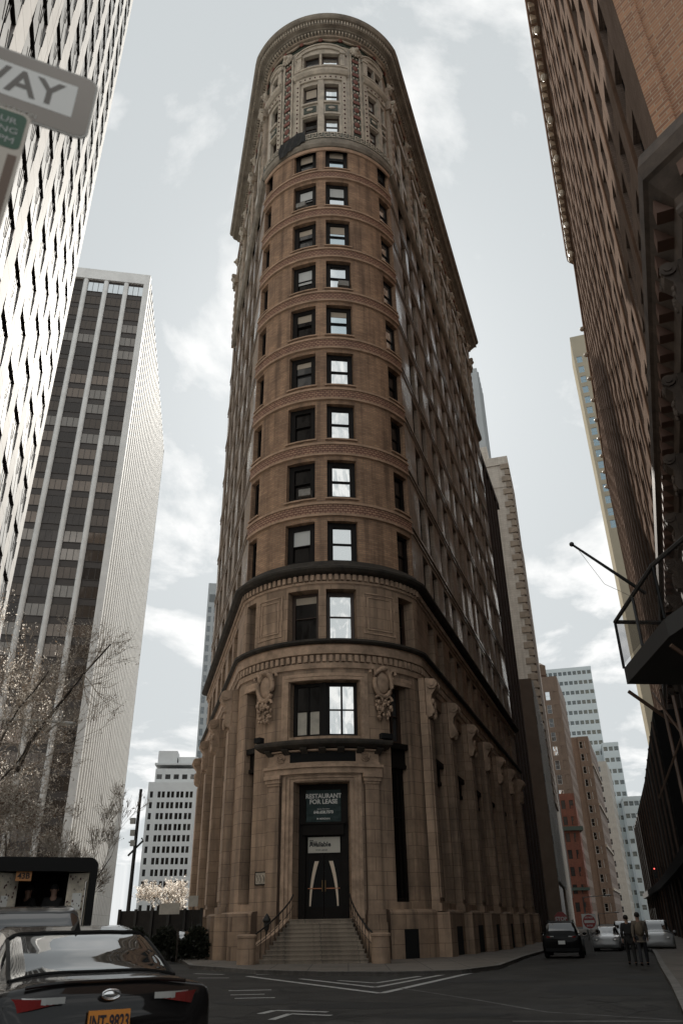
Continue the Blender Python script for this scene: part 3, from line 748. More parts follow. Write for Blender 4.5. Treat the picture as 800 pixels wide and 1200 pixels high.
m = MB(); m.obox(D(0.34 + lw - 0.09, 2.9, -0.10), dX * 0.03, dO * 0.08, Z * 0.5); m.obox(D(0.34 + lw + 0.06, 2.9, -0.10), dX * 0.03, dO * 0.08, Z * 0.5); m.build('door_handle', pbr('brass', (0.20, 0.13, 0.06), 0.4, 1.0), tower)

# banner in the transom, notice on the door, plaque on the wall: things of their own
lettering = pbr('white_lettering', (0.75, 0.73, 0.68), 0.7)
ban = thing('banner', 'dark green restaurant lease banner filling the transom above the door', 'banner', D(dW / 2, 6.0))
m = MB(); bx0, bx1, bz0, bz1 = 0.36, dW - 0.36, 5.98, 7.58
N = 14
def bp(i, j):
    x = bx0 + (bx1 - bx0) * i / N; z = bz0 + (bz1 - bz0) * j / N
    return D(x, z, 0.015 + 0.012 * sin(i * 1.7 + j * 0.9) * (1 - j / N) + 0.01 * sin(j * 2.1 - i * 0.7))
for i in range(N):
    for j in range(N): m.quad(bp(i, j), bp(i + 1, j), bp(i + 1, j + 1), bp(i, j + 1))
m.build('cloth', pbr('banner_cloth', (0.012, 0.034, 0.032), 0.6), ban, smooth=True)
bc = (bx0 + bx1) / 2
def dtext(par, txt, size, x, z, o, bold=0.0, sx=1.0, mat=lettering, nm='lettering'):
    return text_mesh(nm, txt, size, mat, par, frame4(D(x, z, o), dX, Z, dO), 0.003, bold, sx=sx)
dtext(ban, 'RESTAURANT', 0.30, bc, 7.27, 0.045, 0.012)
dtext(ban, 'FOR LEASE', 0.30, bc, 7.00, 0.045, 0.012)
dtext(ban, 'James Famularo', 0.10, bc, 6.66, 0.045)
dtext(ban, '646.658.7373', 0.185, bc, 6.50, 0.045, 0.008)
dtext(ban, 'M MERIDIAN', 0.12, bc, 6.19, 0.045, 0.003)
no = thing('notice', 'white paper notice with black lettering hung over the door leaves', 'sign', D(dW / 2, 4.7))
m = MB(); m.obox(D(dW / 2 - 0.78, 4.62, -0.02), dX * 1.6, dO * 0.02, Z * 0.72); m.build('board', pbr('notice_white', (0.62, 0.58, 0.50), 0.7), no)
ink = pbr('black_ink', (0.02, 0.02, 0.02), 0.7)
dtext(no, 'Available', 0.30, dW / 2 - 0.18, 5.0, 0.004, 0.01, mat=ink); dtext(no, 'FOR LEASE', 0.12, dW / 2 - 0.1, 4.74, 0.004, mat=ink)
m = MB()
for k in range(14):
    m.obox(D(dW / 2 - 0.70 + 0.10 * (k % 4), 4.95 + 0.07 * (k // 4), 0.001), dX * 0.07, dO * 0.003, Z * 0.05)
m.build('print', ink, no)
t = -34.0; a = R_(t); O = Vector((sin(a), -cos(a), 0)); T = Vector((cos(a), sin(a), 0)); c = Vector((*nose(t, 0.03), 3.22))
pq = thing('plaque', 'pale framed plaque fixed to the stone left of the entrance', 'sign', c)
m = MB(); m.obox(c - T * 0.56, T * 1.12, O * 0.06, Z * 0.60); m.build('frame', bronze, pq)
m = MB(); m.obox(c - T * 0.50 + Z * 0.05 + O * 0.06, T * 1.0, O * 0.012, Z * 0.50); m.build('panel', pbr('plaque_tan', (0.52, 0.44, 0.35), 0.5, vary=0.4, vscale=5), pq)
m = MB()
for k in range(5): m.tube([c + T * (-0.4 + 0.2 * k + 0.06 * sin(j)) + Z * (0.12 + 0.08 * j) + O * 0.078 for j in range(5)], 0.012, 5)
m.build('scrollwork', bronze, pq)

# --- stair
st = thing('stair', 'worn stone entrance stair that splays out towards the kerb', 'stairs', (nose(-5.3, 1)[0], nose(-5.3, 1)[1], 0))
cx, cy = nose(-5.3, 0.0); az0 = R_(-5.3); sO = Vector((sin(az0), -cos(az0), 0)); sT = Vector((cos(az0), sin(az0), 0)); cc = Vector((cx, cy, 0))
NST = 10; zb, zt = 0.04, 1.72; rise = (zt - zb) / NST
tread_m = masonry('stair_stone', (0.36, 0.29, 0.22), (0.31, 0.25, 0.19), (0.12, 0.10, 0.08), 1.6, 3.0, 0.012, 0.7, 0.6, (0.05, 0.042, 0.036))
def sw(o): return 1.36 + 0.36 * max(0.0, o - 0.15)
for i in range(NST):
    z1 = zt - rise * i; o1 = 0.15 + 0.27 * i if i else 0.15; o0 = -0.75 if i == 0 else o1 - 0.27
    o_out = 0.15 + 0.27 * i
    m = MB(); w1 = sw(o_out + 0.27); oi = -0.74 if i == 0 else o_out - 0.0
    A_ = cc + sO * oi; w0 = 1.30 if i == 0 else w1
    m.obox(cc + sO * oi - sT * w1 + Z * (z1 - rise), sT * (2 * w1), sO * ((o_out + 0.27) - oi), Z * (rise - 0.045))
    m.obox(cc + sO * oi - sT * (w1 + 0.03) + Z * (z1 - 0.045), sT * (2 * w1 + 0.06), sO * ((o_out + 0.27) - oi + 0.035), Z * 0.045)
    m.build('step', tread_m, st)
m = MB()
for i in range(1, NST):   # solid fill under the flight
    o_out = 0.15 + 0.27 * i; w1 = sw(o_out) - 0.03
    m.obox(cc + sO * (-0.7) - sT * w1 + Z * (zt - rise * (i + 1) - 0.002 + 0.004), sT * (2 * w1), sO * (o_out + 0.7 - 0.01), Z * (rise - 0.008))
m.build('stair_core', tread_m, st)
for sg in (-1, 1):       # cheek walls curving out
    m = MB(); N = 8
    for i in range(N):
        q0, q1 = i / N, (i + 1) / N
        def ck(q): 
            o = 0.2 + 2.6 * q; return cc + sO * o + sT * sg * (sw(o) + 0.14 + 0.25 * q * q), 1.75 - 1.15 * q ** 0.8
        (a_, ha), (b_, hb) = ck(q0), ck(q1)
        th = sT * sg * 0.3
        P = [a_, b_, b_ + th, a_ + th]
        m.quad(P[0] + Z * ha, P[1] + Z * hb, P[2] + Z * hb, P[3] + Z * ha); m.quad(P[0] - Z * 0.1, P[1] - Z * 0.1, P[1] + Z * hb, P[0] + Z * ha); m.quad(P[2] - Z * 0.1, P[3] - Z * 0.1, P[3] + Z * ha, P[2] + Z * hb)
        if i == N - 1: m.quad(P[1] - Z * 0.1, P[2] - Z * 0.1, P[2] + Z * hb, P[1] + Z * hb)
    m.build('cheek_wall', stone_t, st)
    o = 2.95; p = cc + sO * o + sT * sg * (sw(o) + 0.52)
    m = MB(); m.lathe(p, [(0.40, -0.1), (0.40, 1.02), (0.44, 1.04), (0.44, 1.12), (0.38, 1.16), (0.05, 1.18)], 20); m.build('newel', stone_b, st)
    pts = [cc + sO * (0.1 + 0.0) + sT * sg * (sw(0) - 0.02) + Z * 2.75] + [cc + sO * (0.1 + 2.75 * q) + sT * sg * (sw(0.1 + 2.75 * q) - 0.02 + 0.22 * q ** 3) + Z * (2.72 - 1.55 * q ** 0.85) for q in [i / 9 for i in range(1, 10)]]
    m = MB(); m.tube(pts, 0.035, 8)
    for k in range(1, 10, 1):
        q = pts[k]; o_ = (q - cc).dot(sO); ii = max(0, min(NST - 1, int((o_ - 0.15) / 0.27))); m.tube([(q.x, q.y, zt - rise * (ii + 1) + 0.05), q], 0.016, 6)
    m.tube([p_ - Z * 0.45 for p_ in pts], 0.014, 6)
    m.build('handrail', iron, st)

# lamp standard / meter at the left foot of the stair
b = on_ground(311, 1131); 
mt = thing('parking_meter', 'dark post with a pointed head standing before the left stair newel', 'parking meter', (b.x, b.y, b.z))
X0 = Vector((b.x, b.y, b.z))
m = MB(); m.lathe(X0, [(0.09, 0), (0.09, 0.1), (0.045, 0.14), (0.045, 1.35)], 12); m.build('post', iron, mt)
m = MB(); m.lathe(X0 + Z * 1.35, [(0.06, 0), (0.12, 0.08), (0.14, 0.35), (0.19, 0.42), (0.19, 0.48), (0.03, 0.72), (0.0, 0.74)], 14, sy=0.7); m.build('meter_head', iron, mt)

# ------------------------------------------------------------------ crown of the tower
CB = -5.3
CW = [(-20.5, -8.1), (-2.5, 9.4), (36.0, 45.5), (50.0, 55.8), (-56.4, -46.8)]
ch = [(th_u(a), th_u(b), z0, z1) for a, b in CW for z0, z1 in ((59.07, 61.19), (63.04, 65.54))]
ARC = [(-20.5, -6.6), (-4.6, 10.0), (36.0, 44.0), (45.6, 54.6), (-57.5, -47.5)]
ch += [(th_u(a), th_u(b), 68.35, 69.95) for a, b in ARC]
m = MB(); wall(m, P_nose, UL, UR, 57.0, 72.2, ch, du=0.42, depth=0.5); m.build('crown_wall', terra, tower)
for a, b in CW:
    for z0, z1 in ((59.07, 61.19), (63.04, 65.54)):
        nose_window(a + 0.2, b - 0.2, z0, z1, 0.3, 'c', pm=g_sky if a in (-2.5, 36.0) else g_dark, fm=wood_fr, fw=0.13, fd=0.12, blind=0.5 if (a < -15 and a > -30 and z0 > 62) else None, bmat=blind_m)
for a, b in ARC: nose_window(a + 0.2, b - 0.2, 68.35, 69.95, 0.3, 'c', pm=g_sky if a in (-4.6, 45.6) else g_mid, fm=wood_fr, fw=0.13, fd=0.12, rail=0)
# bay frames with dark studs, sill ledges and arches
stud = pbr('dark_stud', (0.10, 0.035, 0.03), 0.6)
for a, b in ((-26.5, 15.4), (30.6, 57.0), (-61.6, -41.4)):
    b_, a_ = min(b, TR), max(a, TL)
    m = MB()
    full = b < TR and a > TL
    if a > TL: nbox(m, a, a + 3.6, 58.6, 66.0, 0.0, 0.14)
    if b < TR: nbox(m, b - 3.6, b, 58.6, 66.0, 0.0, 0.14)
    nbox(m, a_, b_, 66.002, 66.6, 0.0, 0.14)
    f = m.build('bay_frame', terra, tower)
    m = MB()
    for tt in ([a + 1.8] if a > TL else []) + ([b - 1.8] if b < TR else []):
        for k in range(12):
            p = nose(tt, 0.14); m.ball((p[0], p[1], 58.95 + 0.6 * k), 0.085, n=7, m=5)
    k = a_ + 4
    while k < b_ - 3:
        p = nose(k, 0.14); m.ball((p[0], p[1], 66.3), 0.08, n=7, m=5); k += 4.2
    stuff(m.build('stud', stud, f))
    m = MB(); sweep(m, nose_path(a_ - (1.5 if full else 0), b_ + (1.5 if full else 0)), [(0.0, 66.62), (0.25, 66.7), (0.42, 66.95), (0.45, 67.15), (0.30, 67.35), (0.12, 67.5), (0.12, 67.75), (0.22, 67.8), (0.22, 67.95), (0.0, 68.0)]); m.build('sill_ledge', terra, tower)
    # arch: thick at the haunches, built as a curved band of blocks
    m = MB(); N = 20
    tm, hw = (a + b) / 2, (b - a) / 2 + 1.0
    for i in range(N):
        q0, q1 = -1 + 2 * i / N, -1 + 2 * (i + 1) / N
        t0, t1 = tm + hw * q0, tm + hw * q1
        if t0 < TL or t1 > TR + 0.01: continue
        f0, f1 = 69.55 + 1.05 * math.sqrt(max(0, 1 - q0 * q0 * 0.98)), 69.55 + 1.05 * math.sqrt(max(0, 1 - q1 * q1 * 0.98))
        for o, up in ((0.12, 0.42), (0.20, 0.18)):
            base = 0 if up == 0.42 else 0.42
            A, B = [lambda t, z, oo=oo: Vector((*nose(t, oo), z)) for oo in (0.0, o)]
            m.quad(B(t0, f0 + base), B(t1, f1 + base), B(t1, f1 + base + up), B(t0, f0 + base + up)); m.quad(A(t0, f0 + base), A(t1, f1 + base), B(t1, f1 + base), B(t0, f0 + base))
            m.quad(B(t0, f0 + base + up), B(t1, f1 + base + up), A(t1, f1 + base + up), A(t0, f0 + base + up))
    m.build('arch', terra, tower)
for t in (-23.8, 12.6, 32.8, -44.0):
    m = MB(); nbox(m, t - 2.0, t + 2.0, 68.0, 69.7, 0.0, 0.22); nbox(m, t - 2.6, t + 2.6, 69.702, 69.95, 0.0, 0.3); m.build('colonnette', terra, tower)
# oval panels between the two storeys of each bay
for a, b in CW:
    m = MB(); nbox(m, a + 1, b - 1, 61.75, 62.55, 0.0, 0.05); o = m.build('panel', green_t, tower)
    tt = (a + b) / 2; c = Vector((*nose(tt, 0.06), 62.15)); q = R_(tt)
    m = MB(); m.ball(c, (0.30, 0.06, 0.18), Vector((cos(q), sin(q), 0)), Vector((sin(q), -cos(q), 0)), Z, 12, 8); m.build('oval', terra, o, smooth=True)
    m = MB(); nbox(m, a - 0.4, b + 0.4, 62.8, 63.02, 0.0, 0.14); m.build('window_sill', terra, tower); m = MB(); nbox(m, a - 0.4, b + 0.4, 61.3, 61.5, 0.0, 0.10); m.build('window_head', terra, tower)
m = MB(); nbox(m, -7.6, -3.0, 58.6, 66.0, 0.0, 0.10); m.build('bay_mullion', terra, tower)
m = MB(); nbox(m, 46.0, 49.6, 58.6, 66.0, 0.0, 0.10); m.build('bay_mullion', terra, tower)
# polychrome ribbons between the bays
for t0, t1 in ((-39.6, -29.6), (19.0, 28.6)):
    m = MB(); nbox(m, t0 + 1.4, t1 - 1.4, 58.7, 70.2, 0.0, 0.07); o = m.build('ornament_ribbon', green_t, tower)
    m = MB()
    for ta, tb in ((t0, t0 + 1.3), (t1 - 1.3, t1)): nbox(m, ta, tb, 58.7, 70.2, 0.0, 0.16)
    m.build('fillet', terra, o)
    m = MB(); tt = (t0 + t1) / 2; q = R_(tt); T = Vector((cos(q), sin(q), 0)); O = Vector((sin(q), -cos(q), 0))
    for k in range(11):
        c = Vector((*nose(tt, 0.07), 59.5 + 0.98 * k))
        m.m = 0
        if k % 2: m.ball(c, (0.26, 0.08, 0.34), T, O, Z, 10, 6)
        else: m.obox(c - T * 0.30 - Z * 0.2, T * 0.6, O * 0.06, Z * 0.4)
        m.m = 1
        for sg in (-1, 1):
            m.ball(c + Z * 0.49 + T * sg * 0.16, (0.11, 0.05, 0.12), T, O, Z, 6, 5); m.ball(c + T * sg * 0.33 + Z * 0.2, (0.07, 0.05, 0.16), T, O, Z, 6, 5)
    m.build('medallions', [red_t, terra], o)
# lion heads
def lion(c, O, T, s=1.0):
    m = MB()
    m.ball(c + O * 0.1, (0.46 * s, 0.32 * s, 0.5 * s), T, O, Z, 12, 9)
    for k in range(12):
        q = 2 * pi * k / 12; m.ball(c + T * 0.44 * s * cos(q) + Z * 0.48 * s * sin(q) + O * 0.08, (0.15 * s, 0.14 * s, 0.17 * s), T, O, Z, 7, 5)
    m.ball(c + O * 0.42 * s - Z * 0.12 * s, (0.2 * s, 0.2 * s, 0.17 * s), T, O, Z, 9, 6)
    for sg in (-1, 1): m.ball(c + O * 0.34 * s + T * sg * 0.16 * s + Z * 0.12 * s, (0.08 * s, 0.06 * s, 0.06 * s), T, O, Z, 7, 5)
    m.build('lion_head', terra, tower, smooth=True)
for t in (-35.0, 23.8): 
    q = R_(t); lion(Vector((*nose(t, 0.15), 70.5)), Vector((sin(q), -cos(q), 0)), Vector((cos(q), sin(q), 0)))
# greek key band
m = MB(); nbox(m, TL, TR, 57.85, 58.55, 0.0, 0.30); m.build('key_band', green_t, tower)
m = MB(); t = -58.0
while t < 54.5:
    def kb(a, b, z0, z1): nbox(m, t + a, t + b, z0, z1, 0.29, 0.345)
    kb(0, 3.6, 58.42, 58.52); kb(0, 0.6, 57.9, 58.42); kb(1.2, 4.2, 57.9, 57.99); kb(3.0, 3.6, 58.1, 58.42); kb(1.2, 1.8, 57.99, 58.28); kb(1.8, 2.5, 58.2, 58.28)
    t += 4.6
m.build('key_pattern', terra, tower)
cornice('moulding', [(0.0, 56.95), (0.20, 57.0), (0.34, 57.2), (0.36, 57.5), (0.30, 57.6), (0.30, 57.83), (0.0, 57.84)], corn_m, nose_path())
cornice('moulding', [(0.0, 56.6), (0.10, 56.62), (0.14, 56.9), (0.0, 56.94)], belt_m, nose_path())
# garland frieze
cornice('frieze', [(0.0, 71.15), (0.06, 71.2), (0.06, 71.95), (0.0, 72.0)], green_t)
m = MB(); mr = MB()
pts_ = along(0.16, 0.10); k = 0
for i in range(0, len(pts_) - 12, 11):
    seg = []
    for j in range(12):
        p, t, nn = pts_[i + j]; q = j / 11.0
        seg.append(p + Z * (71.85 - 0.38 * sin(pi * q)) + nn * (0.06 + 0.06 * sin(pi * q)))
    m.tube(seg, [0.06 + 0.07 * sin(pi * j / 11) for j in range(12)], 6)
    p, t, nn = pts_[i]; mr.ball(p + Z * 71.72 + nn * 0.06, (0.26, 0.12, 0.22), t, nn, Z, 9, 6)
stuff(m.build('garland', terra_w, tower)); stuff(mr.build('garland_rosette', red_t, tower))
cut_path = lambda o: full_path(o, 3.0)
# main cornice
cornice('cornice', [(0.0, 72.0), (0.30, 72.05), (0.34, 72.18)], terra_w, cut_path)
m = MB()
for p, t, nn in along(0.30, 0.33)[10:]: m.obox(p - t * 0.09 + Z * 72.2, t * 0.18, nn * 0.26, Z * 0.28)
stuff(m.build('dentil', terra, tower))
cornice('cornice', [(0.0, 72.181), (0.33, 72.185), (0.33, 72.5), (0.66, 72.52), (0.74, 72.58), (1.05, 72.6), (1.1, 72.72)], corn_m, cut_path)
m = MB()
for p, t, nn in along(0.26, 1.04)[12:]: m.obox(p - t * 0.07 + Z * 72.6, t * 0.14, nn * 0.16, Z * 0.42)
stuff(m.build('fluting', terra, tower))
cornice('cornice', [(1.04, 72.72), (1.06, 73.02), (1.35, 73.05), (1.48, 73.18), (1.55, 73.40), (1.52, 73.5), (1.2, 73.56), (0.3, 73.5)], corn_m, cut_path)
# sides of the crown
m = MB()
hr = [(a, b, z0, z1) for a, b in RW for z0, z1 in ((59.07, 61.19), (63.04, 65.54), (68.0, 69.9))]
hl = [(-b, -a, z0, z1) for a, b in LW for z0, z1 in ((59.07, 61.19), (63.04, 65.54), (68.0, 69.9))]
wall(m, P_right, 0, SR, 57.0, 72.2, hr, du=8, depth=0.45); m.build('side_crown_wall', terra_w, tower)
m = MB(); wall(m, P_left, -SL, 0, 57.0, 72.2, hl, du=8, depth=0.45)
m.build('side_crown_wall', terra_w, tower)
acc = (MB(), MB())
for a, b in RW:
    for z0, z1 in ((59.07, 61.19), (63.04, 65.54), (68.0, 69.9)): side_window(fr_, a, b, z0, z1, 1, acc=acc)
for a, b in LW:
    for z0, z1 in ((59.07, 61.19), (63.04, 65.54), (68.0, 69.9)): side_window(fl, a, b, z0, z1, -1, acc=acc)
stuff(acc[0].build('crown_window', wood_fr, tower)); stuff(acc[1].build('crown_pane', g_mid, tower))
for P, S, sgn, first, pitch, T2, O2 in ((fr_, SR, 1, 1.35, 6.44, dR, nR_), (fl, SL, -1, 1.45, 7.0, -dL, nL)):
    T = Vector((*T2, 0)); O = Vector((*O2, 0)); k = 0
    while first + pitch * k < S - 0.5:
        s = first + pitch * k; A = Vector((*P(s, 0), 0))
        m = MB(); m.obox(A - T * 0.65 + Z * 58.0, T * 1.3, O * 0.28, Z * 12.0); m.obox(A - T * 0.8 + Z * 66.6, T * 1.6, O * 0.5, Z * 1.1); pl = m.build('pilaster', terra_w, tower)
        m = MB()
        for q in range(8): m.ball(A + Z * (59.2 + 1.0 * q) + O * 0.28, (0.34, 0.12, 0.36), T, O, Z, 8, 5)
        m.build('medallions', terra_w, pl)
        m = MB(); scroll_console(m, A + O * 0.3, O, T, 66.4, 0.8); m.build('console', terra, pl)
        lion(A + Z * 70.6 + O * 0.2, O, T, 0.9)
        sm = s + pitch / 2
        if sm < S - 0.5:
            B = Vector((*P(sm, 0), 0)); m = MB(); m.obox(B - T * 0.28 + Z * 58.2, T * 0.56, O * 0.2, Z * 8.2); m.obox(B - T * 2.2 + Z * 66.7, T * 4.4, O * 0.34, Z * 0.7)
            m.obox(B - T * 2.2 + Z * 61.6, T * 4.4, O * 0.12, Z * 1.0); m.obox(B - T * 2.3 + Z * 70.2, T * 4.6, O * 0.2, Z * 0.5); m.build('bay_trim', terra, tower)
        k += 1
m = MB()
for P, S in ((fr_, SR), (fl, SL)):
    q = (lambda P, S: (lambda o: [(*P(0.1, o), 0), (*P(S, o), S)] if P is fr_ else [(*P(S - 2.5, o), 0), (*P(0.1, o), S)]))(P, S)
    sweep(m, q, [(0.0, 56.9), (0.25, 57.0), (0.42, 57.25), (0.42, 57.5), (0.3, 57.6), (0.3, 58.1), (0.0, 58.15)])
m.build('moulding', corn_m, tower)
# black tarp hung at the foot of the crown
tp = MB(); N = 10
for i in range(N):
    for j in range(5):
        def tpp(i, j):
            t = -38.8 + 22.2 * i / N; zt_ = 58.35 + 0.75 * i / N + 0.10 * sin(i * 1.3); zb_ = 56.7 + 0.95 * i / N + 0.18 * sin(i * 2.2)
            return Vector((*nose(t, 0.45 + 0.06 * sin(i * 1.9 + j)), zt_ + (zb_ - zt_) * j / 5))
        tp.quad(tpp(i, j + 1), tpp(i + 1, j + 1), tpp(i + 1, j), tpp(i, j))
tag(tp.build('tarp', pbr('black_tarp', (0.008, 0.008, 0.008), 0.6), None, smooth=True), 'black tarp tied across the curved ledge at the foot of the crown', 'tarp')
# ------------------------------------------------------------------ pavements and paint
def kerb_line(pts, h=0.145, wd=0.2, side=1):
    m = MB()
    for p, q in zip(pts, pts[1:]):
        p, q = Vector(p), Vector(q); n = max(1, int((q - p).length / 3)); t = (q - p).normalized(); nn = Vector((-t.y, t.x)) * wd * side
        for i in range(n):
            a = p + (q - p) * i / n; b = p + (q - p) * (i + 1) / n - t * 0.012
            c, d = b + nn, a + nn; P = [a, b, c, d]
            top = [Vector((v.x, v.y, gz(v.x, v.y) + h)) for v in P]; lo = [Vector((v.x, v.y, gz(v.x, v.y) - 0.1)) for v in P]
            m.quad(*top); m.quad(lo[0], lo[1], top[1], top[0]); m.quad(lo[2], lo[3], top[3], top[2]); m.quad(lo[1], lo[2], top[2], top[1]); m.quad(lo[3], lo[0], top[0], top[3])
    return struct(m.build('kerb', kerb_m))
kp = [on_ground(x, y, 0.14) for x, y in ((205, 1122), (222, 1131), (300, 1136.5), (377, 1138.5), (470, 1138.5), (540, 1136.5), (585, 1131), (612, 1121))]
kp = [(p.x, p.y) for p in kp]
poly = [fl(60, 3.0)] + kp + [fr_(24, 3.2), fr_(130, 2.6), fr_(130, -6), (NC.x + 4, NC.y + 40), fl(60, -8)]
pave_block('sidewalk', poly)
kerb_line([fl(60, 3.0)] + kp + [fr_(24, 3.2), fr_(130, 2.6)], side=1)
a20 = R_(20.6); dQ = Vector((sin(a20), cos(a20))); nQ = Vector((cos(a20), -sin(a20)))
def Q(a, p): v = dQ * a + nQ * p; return (v.x, v.y)
rk = [on_ground(x, y, 0.14) for x, y in ((800, 1185), (785, 1152), (770, 1126), (762, 1110))]
rk = [(p.x, p.y) for p in rk]
ext = (rk[0][0] - (rk[1][0] - rk[0][0]) * 1.6, rk[0][1] - (rk[1][1] - rk[0][1]) * 1.6)
rk = [ext] + rk + [Q(200, -2.0)]
pave_block('sidewalk', rk + [Q(200, 6), Q(20, 8), (30, -8), (12, -8)])
kerb_line(rk, side=-1)
# plaza on the far left under the trees
pave_block('sidewalk', [(-9.5, 26), (-12.6, 37), (-24.0, 90), (-80, 90), (-80, 14), (-8.5, 14)])

def mark(pts, wd, m):
    """painted stripe through photo points laid on the street"""
    P = [on_ground(x, y, 0.004) for x, y in pts]
    for a, b in zip(P, P[1:]):
        t = (b - a); t.z = 0; t.normalize(); n = Vector((-t.y, t.x, 0)) * wd / 2
        k = max(1, int((b - a).length / 1.5))
        for i in range(k):
            p, q = a + (b - a) * i / k, a + (b - a) * (i + 1) / k
            m.quad(*[Vector((v.x, v.y, gz(v.x, v.y) + 0.005)) for v in (p - n, q - n, q + n, p + n)])
m = MB()
mark([(290, 1144), (446, 1164), (552, 1140)], 0.22, m)
mark([(352, 1147), (440, 1157), (520, 1142)], 0.2, m); mark([(396, 1149), (440, 1152), (492, 1144)], 0.18, m)
mark([(300, 1142), (550, 1140)], 0.15, m)
struct(m.build('painted_island', paint))
m = MB()
mark([(268, 1161), (318, 1160)], 0.2, m); mark([(270, 1166), (310, 1165)], 0.18, m); mark([(275, 1170), (322, 1169)], 0.18, m)
mark([(305, 1188), (322, 1184), (384, 1186)], 0.16, m); mark([(318, 1195), (340, 1188), (388, 1190)], 0.15, m)
mark([(228, 1141), (262, 1142)], 0.2, m); mark([(232, 1146), (268, 1146)], 0.2, m)
struct(m.build('road_marking', paint))
m = MB(); mark([(470, 1158), (560, 1172), (640, 1186), (800, 1196)], 0.1, m); mark([(600, 1197), (800, 1197)], 0.25, m); struct(m.build('road_marking', pbr('worn_paint', (0.14, 0.135, 0.13), 0.8, vary=0.6, vscale=3)))
m = MB()
for x, y, r in ((650, 1168, 0.4), (545, 1150, 0.5)):
    p = on_ground(x, y, 0.004); m.lathe((p.x, p.y, p.z - 0.002), [(r, 0.0), (r, 0.006)], 20)
struct(m.build('manhole_cover', pbr('cast_iron', (0.03, 0.028, 0.026), 0.8)))

# ------------------------------------------------------------------ generic flat facade
def facade(parent, o, X, W, z0, z1, cols, rows, ww, wh, wallmat, fmat, pmat, zb=1.2, pitch=None, name='wall', dep=0.25, keep=100, margin=0.0, zfirst=None, frames=True, fw=0.08, colx=None, mirror=(), mmat=None, wname='window', skip=None):
    """wall with a grid of openings; the nearest `keep` windows are parts of their own, the rest one part"""
    o = Vector((o[0], o[1], 0)); X = Vector((X[0], X[1], 0)).normalized(); O = Vector((X.y, -X.x, 0))
    P2 = lambda u, q: ((o + X * u + O * q).x, (o + X * u + O * q).y)
    pitch = pitch or (z1 - z0) / rows; zf = zfirst if zfirst is not None else z0 + zb
    xs = colx or [margin + (W - 2 * margin) * (i + 0.5) / cols - ww / 2 for i in range(cols)]
    hl = [(x, x + ww, zf + pitch * j, zf + pitch * j + wh) for j in range(rows) for x in xs if zf + pitch * j + wh < z1 - 0.05 and not (skip and skip(x, zf + pitch * j))]
    m = MB(); wall(m, P2, 0, W, z0, z1, hl, du=max(W, 1), depth=dep); w_ = m.build(name, wallmat, parent)
    acc = (MB(), MB()); accm = (acc[0], MB())
    hl2 = sorted(hl, key=lambda h: (Vector((*P2(h[0], 0), h[2])) - EYE).length)
    for i, (a, b, c, d) in enumerate(hl2):
        A = Vector((*P2(a, -dep * 0.6), c)); mir = random.random() < (mirror or 0)
        if i < keep:
            fr = window(parent, A, X, b - a, d - c, O, fmat, mmat if (mir and mmat) else pmat, fw=fw, fd=dep * 0.35, name=wname)
        else: window(parent, A, X, b - a, d - c, O, fmat, pmat, fw=fw, fd=dep * 0.35, acc=accm if (mir and mmat) else acc)
    stuff(acc[0].build(wname, fmat, parent)); stuff(acc[1].build('pane', pmat, parent)); stuff(accm[1].build('bright_pane', mmat, parent)) if mmat else None
    return w_, P2, X, O
def box_rest(parent, o, X, W, D, z0, z1, mat, name='side_wall', roof=None, front=False):
    """the other sides and the roof of a block whose front runs from o along X"""
    o = Vector((o[0], o[1])); X = Vector(X[:2]).normalized(); B = Vector((-X.y, X.x))
    a, b, c, d = o, o + X * W, o + X * W + B * D, o + B * D
    m = MB()
    for p, q in ((b, c), (c, d), (d, a)) + (((a, b),) if front else ()):
        l = (q - p).length; m.quad((*p, z0), (*q, z0), (*q, z1), (*p, z1), uv=[(0, z0), (l, z0), (l, z1), (0, z1)])
    m.quad(*[(*p, z1 - 0.01) for p in (a, b, c, d)], uv=[tuple(p) for p in (a, b, c, d)])
    return m.build(name, mat, parent)
def unit(az): return Vector((sin(R_(az)), cos(R_(az))))

# ------------------------------------------------------------------ white slab tower, far left
wt_w = masonry('white_marble', (0.74, 0.73, 0.71), (0.70, 0.69, 0.67), (0.33, 0.32, 0.31), 4.0, 2.15, 0.04, 0.75, 0.2, (0.5, 0.49, 0.47), off=0.0, bump=0.1, spec=0.05)
wt_g = pbr('painted_sky_glass', (0.46, 0.47, 0.47), 0.6, 0.0, spec=0.04, coat=0.0, vary=0.25, vscale=0.5)  # sky reflection painted into the panes as a matt grey
c0 = Vector((57 * math.tan(R_(-25.6)), 57.0)); dW_ = unit(-16.9); X = dW_           # face runs away from the camera
wtow = thing('office_tower', 'white marble slab tower with zigzag window strips rising behind the street sign', 'building', (c0.x - 20, c0.y - 20, 0))
BAY, NB = 4.96, 11
O = Vector((X.y, -X.x, 0)); X3 = Vector((X.x, X.y, 0)); Z = Vector((0, 0, 1))
def WT(u, z, o=0.0): return Vector((c0.x, c0.y, 0)) - X3 * u + O * o + Z * z
HT = 128.0
m = MB()
m.obox(WT(-0.0, -0.5, -0.9), -X3 * (BAY * NB + 1), -O * 30, Z * HT); m.build('core_wall', pbr('deep_bronze', (0.05, 0.042, 0.036), 0.4), wtow)  # dark brown core wall behind the window strips
for k in range(NB + 1):
    m = MB(); m.obox(WT(BAY * k + 1.0, -0.5, 0.22), X3 * 2.0, -O * 1.2, Z * HT); m.build('pier', wt_w, wtow)
FP = 4.3; stA = (MB(), MB()); cnt = 0
items = []
for k in range(NB):
    for s in range(2):
        for j in range(30): items.append((k, s, j))
cen = lambda it: (WT(BAY * it[0] + 1.6 + 1.55 * it[1], FP * it[2]) - EYE).length
vis = [it for it in items if 6 < it[2] < 28 and it[0] < 7]
vis.sort(key=cen); near = set(vis[:90])
